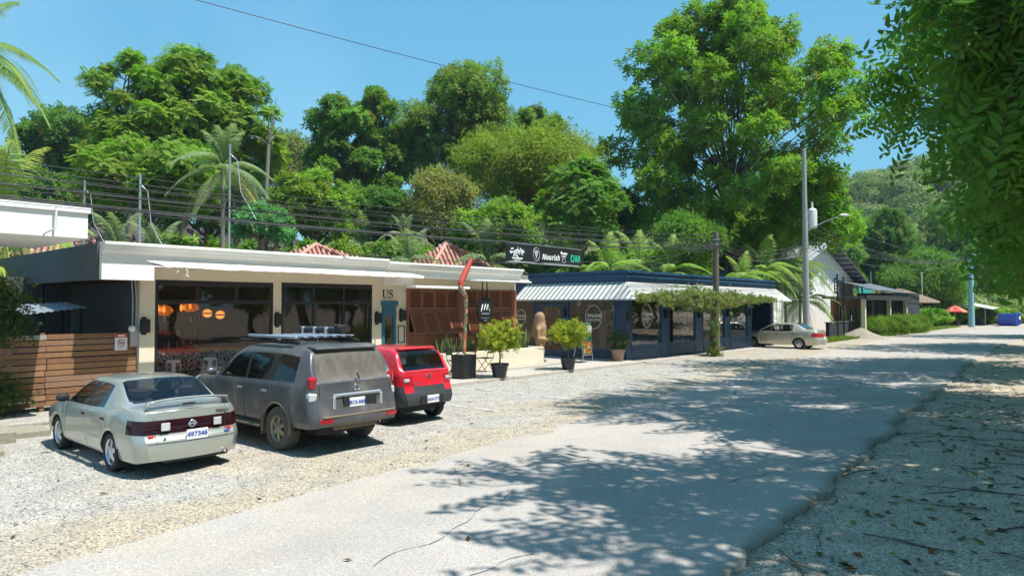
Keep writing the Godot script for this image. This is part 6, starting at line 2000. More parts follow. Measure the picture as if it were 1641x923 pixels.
		for i in 760:
			var d := Vector3(rng.randfn(), rng.randfn(), rng.randfn()).normalized()
			var rr := (0.55 + 0.12 * sin(d.x * 6.0 + q[3] * 20.0) + 0.13 * sin(d.z * 7.0 + d.y * 5.0)) * pow(rng.randf(), 0.35)
			var o := Vector3(d.x * rr * 1.12, 1.28 + d.y * rr * 0.8, d.z * rr * 1.12)
			xf.append(Transform3D(look(d + Vector3(0, 0.5, 0) + rdir() * 0.6) * Basis().scaled(Vector3.ONE * rf(0.7, 1.2)), o))
			cl.append(tint(Color(0.4, 0.42, 0.05), 0.3))
		joined_crown(t, "crown", "tiny", xf, cl)
	# pink clay pot with flowering plant at the shop corner
	var cp := sthing("clay_pot_plant", "leafy plant in a pale pink clay pot at the blue shop corner", "potted plant", 24.75, 15.75, "", 0.1)
	var pot2 := MB.new()
	pot2.lathe([Vector2(0, 0), Vector2(0.2, 0), Vector2(0.28, 0.4), Vector2(0.32, 0.42), Vector2(0.32, 0.5), Vector2(0.28, 0.5), Vector2(0.27, 0.45), Vector2(0, 0.45)], 20)
	obj("pot", pot2, M.pink_clay, cp)
	var stm := MB.new()
	for k in 9: stm.tube([Vector3(rf(-0.1, 0.1), 0.44, rf(-0.1, 0.1)), Vector3(rf(-0.35, 0.35), rf(0.8, 1.1), rf(-0.3, 0.3))], [0.012, 0.005], 5)
	obj("stem", stm, M.bark, cp)
	var xf2 := []
	var cl2 := []
	for i in 190:
		var d := rdir()
		xf2.append(Transform3D(look(d + Vector3(0, 0.4, 0)), Vector3(d.x * 0.42, 0.82 + d.y * 0.35, d.z * 0.4) * Vector3(1, 1, 1)))
		cl2.append(tint(Color(0.1, 0.15, 0.05), 0.3) if rng.randf() > 0.12 else Color(0.5, 0.3, 0.22))
	joined_crown(cp, "foliage", "tiny", xf2, cl2)
	# advertising stand
	var ad := sthing("advertising_stand", "metal frame stand with green and red food poster outside the blue shop", "sign stand", 23.2, 16.2, "", 0.1)
	ad.rotation.y += 0.15
	var fm := MB.new()
	for s in [-0.42, 0.42]:
		fm.tube([Vector3(s, 0, 0), Vector3(s, 1.6, -0.1)], 0.016, 6)
		fm.tube([Vector3(s, 0, -0.5), Vector3(s, 1.55, -0.12)], 0.016, 6)
	for y in [0.3, 1.6]: fm.tube([Vector3(-0.42, y, -0.0625 * y), Vector3(0.42, y, -0.0625 * y)], 0.016, 6)
	obj("frame", fm, M.galvanised, ad)
	var bd := MB.new()
	bd.X = Transform3D(Basis(Vector3.RIGHT, -0.0625), Vector3(0, 0.97, -0.05))
	bd.box(Vector3(), Vector3(0.8, 1.26, 0.012))
	obj("poster", bd, mat("poster_green", 0.015, 0.12, 0.05, 0.4), ad)
	var fd := MB.new()
	fd.colored = true
	fd.X = Transform3D(Basis(Vector3.RIGHT, -0.0625), Vector3(0, 0.97, -0.05))
	for i in 60:
		fd.col = [Color(0.6, 0.05, 0.02), Color(0.65, 0.3, 0.04), Color(0.7, 0.6, 0.35), Color(0.1, 0.3, 0.04), Color(0.4, 0.06, 0.03)][rng.randi() % 5]
		fd.box(Vector3(rf(-0.33, 0.33), rf(-0.58, -0.12), 0.008), Vector3(rf(0.06, 0.15), rf(0.05, 0.12), 0.004))
	var fdm := mat("poster_print", 1, 1, 1, 0.4)
	fdm.vertex_color_use_as_albedo = true
	obj("food_print", fd, fdm, ad)
	lettering(ad, "lettering", "UR", 0.28, Vector3(0.2, 1.34, -0.055), M.white_ink, Basis(Vector3.RIGHT, -0.0625))
	car_box(ad, "text_line", M.white_ink, Vector3(0.2, 1.16, -0.05), Vector3(0.3, 0.04, 0.012), 0.0)
	# hanging club-shaped sign
	var hs := sthing("hanging_sign", "black hanging sign with white zigzag mark under the restaurant cornice", "sign", 18.15, 17.2)
	var sg := MB.new()
	sg.prism([Vector2(-0.2, 1.78), Vector2(0.2, 1.78), Vector2(0.3, 1.9), Vector2(0.36, 2.1), Vector2(0.4, 2.35), Vector2(0.33, 2.58), Vector2(0.14, 2.7), Vector2(-0.14, 2.7), Vector2(-0.33, 2.58), Vector2(-0.4, 2.35), Vector2(-0.36, 2.1), Vector2(-0.3, 1.9)], -0.03, 0.03)
	obj("board", sg, M.black_frame, hs)
	for s in [-0.12, 0.12]: bx(hs, "strap", M.black_iron, 18.15 + s - 0.02, 18.15 + s + 0.02, 17.19, 17.21, 2.7, 3.33)
	var zz := MB.new()
	zz.tube([Vector3(-0.22, 2.2, 0.036), Vector3(-0.14, 2.45, 0.036), Vector3(-0.07, 2.24, 0.036), Vector3(0.0, 2.46, 0.036), Vector3(0.06, 2.24, 0.036), Vector3(0.13, 2.45, 0.036), Vector3(0.22, 2.2, 0.036)], 0.017, 5)
	obj("zigzag_mark", zz, M.white_ink, hs)
	for q in [[0.22, 2.13, 0.016], [0.18, 2.1, 0.01], [0.2, 1.96, 0.01], [0.05, 1.87, 0.03]]: car_box(hs, "text_line", M.grey_ink, Vector3(0, q[1], 0.033), Vector3(q[0] * 2, q[2], 0.006), 0.0)
	statue()

func statue() -> void:
	# carved wooden figure: one continuous tapered trunk with head, shoulders, folded arms and two legs
	var s := sthing("carved_statue", "carved pale wooden figure standing at the end of the planter wall", "statue", 22.1, 17.8, "", 0.1)
	var bones := [
		[Vector3(0, 1.62, 0), Vector3(0, 1.78, 0.0), 0.17, 0.17], [Vector3(0, 1.86, -0.02), Vector3(0, 1.42, -0.08), 0.19, 0.2], [Vector3(0, 1.4, 0), Vector3(0, 0.85, 0), 0.25, 0.22],
		[Vector3(-0.2, 1.36, 0), Vector3(0.2, 1.36, 0), 0.12, 0.12], [Vector3(-0.3, 1.32, 0), Vector3(-0.34, 0.98, 0.03), 0.085, 0.07], [Vector3(0.3, 1.32, 0), Vector3(0.34, 0.98, 0.03), 0.085, 0.07],
		[Vector3(-0.34, 0.98, 0.03), Vector3(-0.08, 0.93, 0.24), 0.07, 0.055], [Vector3(0.34, 0.98, 0.03), Vector3(0.08, 0.9, 0.24), 0.07, 0.055],
		[Vector3(-0.12, 0.85, 0), Vector3(-0.14, 0.42, 0.02), 0.15, 0.11], [Vector3(0.12, 0.85, 0), Vector3(0.14, 0.42, 0.02), 0.15, 0.11],
		[Vector3(-0.14, 0.42, 0.02), Vector3(-0.14, 0.08, 0), 0.11, 0.09], [Vector3(0.14, 0.42, 0.02), Vector3(0.14, 0.08, 0), 0.11, 0.09],
		[Vector3(-0.14, 0.05, 0), Vector3(-0.15, 0.05, 0.16), 0.08, 0.06], [Vector3(0.14, 0.05, 0), Vector3(0.15, 0.05, 0.16), 0.08, 0.06],
		[Vector3(0, 1.68, 0.14), Vector3(0, 1.62, 0.2), 0.035, 0.04], [Vector3(-0.08, 0.93, 0.24), Vector3(0.06, 0.91, 0.25), 0.06, 0.05]]
	s.rotation.y = TH + 0.35
	bones.append([Vector3(0, 1.8, -0.08), Vector3(-0.05, 1.15, -0.2), 0.18, 0.16])
	obj("figure", blob(bones, 0.03, 0.06), M.carved_wood, s)

func blob(bones: Array, cell: float, k: float) -> MB:
	# tapered capsules joined with a smooth minimum, meshed as surface nets
	var lo := Vector3(1e9, 1e9, 1e9)
	var hi := -lo
	for b in bones:
		for e in 2:
			lo = lo.min(b[e] - Vector3.ONE * (b[2 + e] + cell * 2))
			hi = hi.max(b[e] + Vector3.ONE * (b[2 + e] + cell * 2))
	var d := Vector3i((hi - lo) / cell) + Vector3i.ONE * 2
	var val := PackedFloat32Array()
	val.resize(d.x * d.y * d.z)
	for z in d.z:
		for y in d.y:
			for x in d.x:
				var p := lo + Vector3(x, y, z) * cell
				var f := 1e3
				for b in bones:
					var a: Vector3 = b[0]
					var ab: Vector3 = b[1] - a
					var t := clampf((p - a).dot(ab) / maxf(ab.length_squared(), 1e-9), 0.0, 1.0)
					var q := (p - a - ab * t).length() - lerpf(b[2], b[3], t)
					var h := clampf(0.5 + 0.5 * (f - q) / k, 0.0, 1.0)
					f = lerpf(f, q, h) - k * h * (1.0 - h)
				val[(z * d.y + y) * d.x + x] = f
	var at := func(x, y, z): return val[(z * d.y + y) * d.x + x]
	var vi := {}
	var mb := MB.new()
	for z in d.z - 1:
		for y in d.y - 1:
			for x in d.x - 1:
				var s := Vector3()
				var n := 0
				for e in [[0, 0, 0, 1, 0, 0], [0, 1, 0, 1, 1, 0], [0, 0, 1, 1, 0, 1], [0, 1, 1, 1, 1, 1], [0, 0, 0, 0, 1, 0], [1, 0, 0, 1, 1, 0], [0, 0, 1, 0, 1, 1], [1, 0, 1, 1, 1, 1], [0, 0, 0, 0, 0, 1], [1, 0, 0, 1, 0, 1], [0, 1, 0, 0, 1, 1], [1, 1, 0, 1, 1, 1]]:
					var f0: float = at.call(x + e[0], y + e[1], z + e[2])
					var f1: float = at.call(x + e[3], y + e[4], z + e[5])
					if (f0 < 0.0) != (f1 < 0.0):
						var t := f0 / (f0 - f1)
						s += Vector3(e[0], e[1], e[2]).lerp(Vector3(e[3], e[4], e[5]), t)
						n += 1
				if n > 0:
					var p := lo + (Vector3(x, y, z) + s / n) * cell
					var g := Vector3(at.call(x + 1, y, z) - at.call(x, y, z), at.call(x, y + 1, z) - at.call(x, y, z), at.call(x, y, z + 1) - at.call(x, y, z))
					vi[Vector3i(x, y, z)] = mb.vert(p, g)
	for c in vi:
		var x: int = c.x
		var y: int = c.y
		var z: int = c.z
		for ax in 3:
			var o := Vector3i()
			o[ax] = 1
			if (val[(z * d.y + y) * d.x + x] < 0.0) == (val[((z + o.z) * d.y + y + o.y) * d.x + x + o.x] < 0.0): continue
			var p := Vector3i()
			p[(ax + 1) % 3] = 1
			var q := Vector3i()
			q[(ax + 2) % 3] = 1
			if not (vi.has(c - p) and vi.has(c - q) and vi.has(c - p - q)): continue
			var i0: int = vi[c]
			var i1: int = vi[c - p]
			var i2: int = vi[c - p - q]
			var i3: int = vi[c - q]
			if val[(z * d.y + y) * d.x + x] < 0.0: mb.ix.append_array([i0, i2, i1, i0, i3, i2])
			else: mb.ix.append_array([i0, i1, i2, i0, i2, i3])
	return mb

# ---------------------------------------------------------------- plants
func rdir() -> Vector3:
	return Vector3(rng.randfn(), rng.randfn(), rng.randfn()).normalized()
func look(d: Vector3) -> Basis:
	# a basis whose y axis points along d, turned at random round it
	var y := d.normalized()
	var x := y.cross(rdir())
	if x.length_squared() < 1e-4: x = y.cross(Vector3(0.3, 0.1, 0.9))
	x = x.normalized()
	return Basis(x, y, x.cross(y))
func tint(c: Color, k: float) -> Color:
	var f := 1.0 + rf(-k, k)
	var w := rf(-k, k) * 0.5
	return Color(c.r * f * (1.0 + w), c.g * f, c.b * f * (1.0 - w))
func leafmat(called: String, r: float, g: float, b: float, through := 0.5, rough := 0.55) -> StandardMaterial3D:
	var m := mat(called, r, g, b, rough, 0.0, 0.3)
	m.backlight_enabled = true
	m.backlight = lin(through * 0.75, through, through * 0.3)
	m.vertex_color_use_as_albedo = true
	return m
var sprigs := {}
var sprig_points := {}
var leaf_index := PackedInt32Array()
func leaf(mb: MB, o: Vector3, d: Vector3, up: Vector3, len: float, wid: float, droop: float) -> void:
	d = d.normalized()
	var s := d.cross(up).normalized()
	var n := s.cross(d)
	var mid := o + d * (len * 0.48) - Vector3.UP * (droop * len * 0.16)
	var tip := o + d * len - Vector3.UP * (droop * len * 0.5)
	mb.quad(o, mid - s * (wid * 0.5) + n * (wid * 0.2), tip, mid + s * (wid * 0.5) + n * (wid * 0.2))
func big_leaf(mb: MB, o: Vector3, d: Vector3, up: Vector3, len: float, wid: float, droop: float) -> void:
	# a fuller leaf for the nearest trees: two halves folded along the midrib
	d = d.normalized()
	var s := d.cross(up).normalized()
	var n := s.cross(d)
	var tip := o + d * len - Vector3.UP * (droop * len * 0.4)
	var a := o + d * (len * 0.3) - Vector3.UP * (droop * len * 0.06) + n * (wid * 0.16)
	var b := o + d * (len * 0.68) - Vector3.UP * (droop * len * 0.22) + n * (wid * 0.13)
	mb.quad(o, a - s * wid * 0.5, b - s * wid * 0.42, tip)
	mb.quad(o, tip, b + s * wid * 0.42, a + s * wid * 0.5)
func sprig(kind: String) -> ArrayMesh:
	if sprigs.has(kind): return sprigs[kind]
	var mb := MB.new()
	var r := RandomNumberGenerator.new()
	r.seed = 5
	match kind:
		"rosette":
			for i in 9:
				var a := i * 2.4
				var e := 0.1 + 0.11 * i
				leaf(mb, Vector3(0, 0.03 * i - 0.12, 0), Vector3(cos(a) * cos(e), sin(e), sin(a) * cos(e)), Vector3.UP, r.randf_range(0.34, 0.5), r.randf_range(0.15, 0.2), 0.5)
		"fine":
			for i in 19:
				var d := Vector3(r.randfn(), r.randfn(), r.randfn()).normalized()
				leaf(mb, d * r.randf_range(0.05, 0.42), d + Vector3(0, -0.2, 0), Vector3.UP + Vector3(r.randfn(), 0, r.randfn()) * 0.3, r.randf_range(0.15, 0.24), r.randf_range(0.07, 0.1), 0.6)
		"pinnate":
			for i in 6:
				var a := i * 2.4
				var e := 0.1 + 0.16 * i
				var d := Vector3(cos(a) * cos(e), sin(e), sin(a) * cos(e))
				var s := d.cross(Vector3.UP).normalized()
				for k in 6:
					var f := (k + 1.5) / 7.0
					var o := d * (0.85 * f) - Vector3.UP * (0.28 * f * f)
					for sg in [-1.0, 1.0]: leaf(mb, o, s * sg * 0.9 + d * 0.5, Vector3.UP, 0.3 * (1.15 - 0.5 * f), 0.125, 0.7)
		"tiny":
			for i in 9:
				var a := i * 2.4
				var e := 0.1 + 0.1 * i
				leaf(mb, Vector3(0, 0.01 * i, 0), Vector3(cos(a) * cos(e), sin(e), sin(a) * cos(e)), Vector3.UP, r.randf_range(0.07, 0.1), 0.04, 0.3)
		"droop":
			# a leafy twig: large leaves hang in two ranks from a bending stem
			for i in 12:
				var f := i / 11.0
				var o := Vector3(0.0, f * 0.95, 0) + Vector3(0, 0, -0.12 * f * f)
				var sg := 1.0 if i % 2 == 0 else -1.0
				big_leaf(mb, o, Vector3(sg * 0.75, 0.25 - 0.5 * (1.0 - f * 0.3), r.randf_range(-0.35, 0.35)) + Vector3(0, -0.15, 0), Vector3(0, 0.2, 1), r.randf_range(0.19, 0.27), r.randf_range(0.085, 0.115), 0.9)
			big_leaf(mb, Vector3(0, 0.95, -0.12), Vector3(0, 1, -0.3), Vector3(0, 0, 1), 0.24, 0.1, 0.6)
		"droop_far":
			for i in 9:
				var f := i / 8.0
				var sg := 1.0 if i % 2 == 0 else -1.0
				leaf(mb, Vector3(0.0, f * 0.95, -0.12 * f * f), Vector3(sg * 0.75, -0.4 + 0.15 * f, r.randf_range(-0.35, 0.35)), Vector3(0, 0.2, 1), r.randf_range(0.2, 0.28), r.randf_range(0.1, 0.13), 0.9)
		"broad":
			# big upright paddle leaves
			for i in 6:
				var a := i * 2.4
				var e := 0.95 - 0.06 * i
				var d := Vector3(cos(a) * cos(e), sin(e), sin(a) * cos(e))
				leaf(mb, d * 0.35, d, Vector3(cos(a + 1.5), 0.2, sin(a + 1.5)), 1.0, 0.34, 0.35)
		"dome":
			for i in 240:
				var d := Vector3(r.randfn(), absf(r.randfn()) * 0.9 - 0.15, r.randfn()).normalized()
				var q := d * (1.0 + 0.16 * sin(d.x * 9.0) * cos(d.z * 8.0 + 1.0) + r.randf_range(-0.09, 0.05))
				q.y *= 0.72
				leaf(mb, q, d.cross(Vector3(r.randfn(), r.randfn(), r.randfn())), d + Vector3(r.randfn(), r.randfn(), r.randfn()) * 0.35, 0.2, 0.13, 0.4)
		"blade":
			for i in 9:
				var a := i * 2.4
				var d := Vector3(cos(a) * 0.35, 1, sin(a) * 0.35)
				leaf(mb, Vector3(cos(a), 0, sin(a)) * 0.03, d, Vector3(cos(a), 0, sin(a)), r.randf_range(0.15, 0.32), 0.018, 0.4)
	sprig_points[kind] = mb.v
	var out := mb.mesh(M.leaf)
	sprigs[kind] = out
	return out
func joined_crown(parent: Node3D, called: String, kind: String, xf: Array, cols: Array) -> void:
	# every leaf a folded face of its own, all in one mesh so that the crown is one part of its plant
	sprig(kind)
	var pts: PackedVector3Array = sprig_points[kind]
	var v := PackedVector3Array()
	var c := PackedColorArray()
	var one := PackedColorArray()
	one.resize(pts.size())
	for i in xf.size():
		var t: Transform3D = xf[i]
		v.append_array(t * pts)
		one.fill(cols[i])
		c.append_array(one)
	var k := leaf_index.size() / 6
	while k * 4 < v.size():
		var b := k * 4
		leaf_index.append_array([b, b + 2, b + 1, b, b + 3, b + 2])
		k += 1
	var a := []
	a.resize(Mesh.ARRAY_MAX)
	a[Mesh.ARRAY_VERTEX] = v
	a[Mesh.ARRAY_COLOR] = c
	a[Mesh.ARRAY_INDEX] = leaf_index.slice(0, v.size() / 4 * 6)
	var me := ArrayMesh.new()
	me.add_surface_from_arrays(Mesh.PRIMITIVE_TRIANGLES, a)
	me.surface_set_material(0, M.leaf)
	inst(called, me, parent)
func crown(parent: Node3D, called: String, me: Mesh, xf: Array, cols: Array, kind := "") -> MultiMeshInstance3D:
	var mm := MultiMesh.new()
	mm.transform_format = MultiMesh.TRANSFORM_3D
	mm.use_colors = true
	mm.mesh = me
	mm.instance_count = xf.size()
	for i in xf.size():
		mm.set_instance_transform(i, xf[i])
		mm.set_instance_color(i, cols[i])
	var o := MultiMeshInstance3D.new()
	o.multimesh = mm
	if parent == null:
		o.name = numbered(called)
		add_child(o)
	else:
		o.name = called
		parent.add_child(o, true)
	if kind: o.set_meta("kind", kind)
	return o
const GREENS := {"bright": Color(0.276, 0.414, 0.063), "mid": Color(0.196, 0.333, 0.063), "dark": Color(0.138, 0.253, 0.057), "olive": Color(0.253, 0.287, 0.115), "olivegreen": Color(0.213, 0.305, 0.075), "yellow": Color(0.333, 0.391, 0.063), "straw": Color(0.380, 0.368, 0.127), "bluegreen": Color(0.149, 0.356, 0.149), "giant": Color(0.241, 0.380, 0.057), "glossy": Color(0.149, 0.299, 0.057)}
func lobe_sprigs(lobes: Array, kind: String, n: int, base: Color, size: float, upb := 0.7, fill := 0.3) -> Array:
	var area := 0.0
	for q in lobes: area += q[1] * q[1]
	# a fourth number thins a lobe out
	var xf := []
	var cl := []
	for q in lobes:
		var m := int(n * q[1] * q[1] / area * (q[3] if q.size() > 3 else 1.0))
		var lc := tint(base, 0.16)
		for i in m:
			var d := rdir()
			if d.y < -0.35 and rng.randf() < 0.6: d.y = -d.y
			var rr: float = q[1] * (rf(0.82, 1.08) if rng.randf() > fill else rf(0.3, 0.85))
			rr *= 1.0 + 0.18 * sin(d.x * 5.0 + q[0].x) * sin(d.z * 5.0 + q[0].z * 1.3) + 0.1 * sin(d.y * 8.0 + q[0].y)
			var o: Vector3 = q[0] + Vector3(d.x, d.y * q[2], d.z) * rr
			xf.append(Transform3D(look(d * 0.9 + Vector3(0, upb, 0) + rdir() * 0.45) * Basis().scaled(Vector3.ONE * size * rf(0.75, 1.3)), o))
			var c := tint(lc, 0.2)
			if rng.randf() < 0.025: c = Color(0.3, 0.24, 0.05)
			cl.append(c)
	return [xf, cl]
func auto_lobes(top: float, bot: float, r: float, K: int) -> Array:
	var out := []
	var cy := (top + bot) / 2
	var ry := (top - bot) / 2
	var lr := r * 0.36
	K = int(K * 2.3)
	for i in K:
		var f := (i + 0.5) / K
		var y := lerpf(-0.75, 0.95, f)
		var a := i * 2.39996 + rf(-0.3, 0.3)
		var ring := sqrt(maxf(0.0, 1.0 - y * y))
		var rr := rf(0.35, 0.95)
		var l := lr * rf(0.65, 1.3)
		out.append([Vector3(cos(a) * ring * r * rr, cy + y * (ry - l * 0.8) , sin(a) * ring * r * rr), l, rf(0.7, 0.95)])
	out.append([Vector3(rf(-0.1, 0.1) * r, top - lr * 0.7, rf(-0.1, 0.1) * r), lr * 0.8, 0.85])
	return out
func tree(called: String, label: String, at: Vector3, lobes: Array, kind: String, n: int, col: Color, size := 1.0, tr := 0.25, group := "forest trees behind the shops", bark: Material = null, upb := 0.7, fill := 0.3) -> Node3D:
	var t := thing(called, label, "tree", at, 0.0, group)
	var c := Vector3()
	var low := 1e9
	for q in lobes:
		c += q[0] / lobes.size()
		low = minf(low, q[0].y - q[1] * 0.5)
	var fork := Vector3(c.x * 0.35, maxf(low * 0.75, c.y * 0.3), c.z * 0.35)
	var tk := MB.new()
	var bend := Vector3(rf(-0.3, 0.3), 0, rf(-0.3, 0.3))
	tk.tube([Vector3(0, -0.3, 0), Vector3(0, 0.4, 0), fork * 0.5 + bend, fork, fork.lerp(c, 0.6)], [tr * 1.5, tr * 1.1, tr * 0.9, tr * 0.8, tr * 0.45], 9, false)
	for q in lobes:
		var a := fork.lerp(c, clampf((q[0].y - low) / maxf(c.y * 2.0 - low * 2.0, 0.1), 0.0, 0.6))
		var e: Vector3 = q[0]
		var mid := a.lerp(e, 0.5) + Vector3(rf(-0.4, 0.4), rf(-0.2, 0.5), rf(-0.4, 0.4))
		var lk := minf(1.0, sqrt(12.0 / lobes.size()))
		tk.tube([a, mid, e], [tr * 0.42 * lk, tr * 0.28 * lk, tr * 0.12 * lk], 6, false)
		for s in 3:
			var d := rdir()
			tk.tube([mid.lerp(e, 0.5 + 0.2 * s), e + Vector3(d.x, d.y * q[2], d.z) * q[1] * 0.85], [tr * 0.13, tr * 0.05], 4, false)
	var sp := lobe_sprigs(lobes, kind, n, col, size, upb, fill)
	if kind == "droop":
		for x in sp[0]: tk.tube([x * Vector3(0, -0.45, 0.05), x * Vector3(0, 0.3, 0), x * Vector3(0, 0.95, -0.12)], [0.007, 0.005, 0.003], 3, false)
	obj("trunk", tk, bark if bark else M.bark, t)
	joined_crown(t, "crown", kind, sp[0], sp[1])
	return t

var fronds := {}
func frond(v: int, m: Material) -> ArrayMesh:
	# a pinnate palm leaf along +z, arching up then down; three habits
	var key := "%d%s" % [v, m.resource_name]
	if fronds.has(key): return fronds[key]
	var mb := MB.new()
	var pts := []
	var rad := []
	var arch: float = [0.75, 0.35, -0.25, 1.1][v]
	var fall: float = [1.25, 1.05, 0.9, 0.65][v]
	var r := RandomNumberGenerator.new()
	r.seed = 9 + v
	for i in 15:
		var f := i / 14.0
		pts.append(Vector3(0, arch * f - fall * f * f, f * 1.0 - 0.12 * f * f) * 3.0)
		rad.append(lerpf(0.035, 0.006, f))
	mb.tube(pts, rad, 5, false)
	for i in 46:
		var f := 0.16 + 0.83 * i / 45.0
		var k := f * 14.0
		var a := mini(int(k), 13)
		var o: Vector3 = pts[a].lerp(pts[a + 1], k - a)
		var d: Vector3 = (pts[a + 1] - pts[a]).normalized()
		var len := 0.72 * sin(clampf(f * 1.02 + 0.12, 0.0, 1.0) * PI * 0.93) + 0.14
		for sg in [-1.0, 1.0]:
			var dir := (Vector3(sg, 0, 0) + d * r.randf_range(0.5, 0.7) - Vector3(0, r.randf_range(0.15, 0.4), 0)).normalized()
			var s := dir.cross(Vector3(0, 1, 0)).normalized() * 0.02
			var m1 := o + dir * len * 0.55
			var tip := o + dir * len - Vector3(0, len * 0.3, 0)
			mb.quad(o - s, m1 - s * 1.1, m1 + s * 1.1, o + s)
			mb.tri(m1 - s * 1.1, tip, m1 + s * 1.1)
	fronds[key] = mb.mesh(m)
	return fronds[key]
func palm(label: String, at: Vector3, h: float, size: float, n: int, m: Material, dead: Material = null, lean := Vector3(), tr := 0.13, upright := 0.0, group := "palms behind the shops", shaft: Material = null) -> Node3D:
	var t := thing("palm_tree", label, "palm", at, 0.0, group)
	var tk := MB.new()
	var top := Vector3(0, h, 0) + lean
	tk.tube([Vector3(0, -0.2, 0), Vector3(0, h * 0.3, 0) + lean * 0.1, Vector3(0, h * 0.65, 0) + lean * 0.45, top], [tr * 1.5, tr, tr * 0.9, tr * 0.8], 9, false)
	obj("trunk", tk, shaft if shaft else M.pale_bark, t)
	for i in n:
		var f := i / float(n)
		var a := i * 2.39996 + rf(-0.2, 0.2)
		var pitch := lerpf(1.1, -0.45, f) + upright
		var v := 3 if f < 0.2 else (0 if f < 0.5 else (1 if f < 0.8 else 2))
		var mm := dead if dead and f > 0.86 else m
		inst("frond", frond(v, mm), t, Transform3D(Basis(Vector3.UP, a) * Basis(Vector3.RIGHT, -pitch * 0.55) * Basis().scaled(Vector3.ONE * size * rf(0.85, 1.1)), top))
	return t

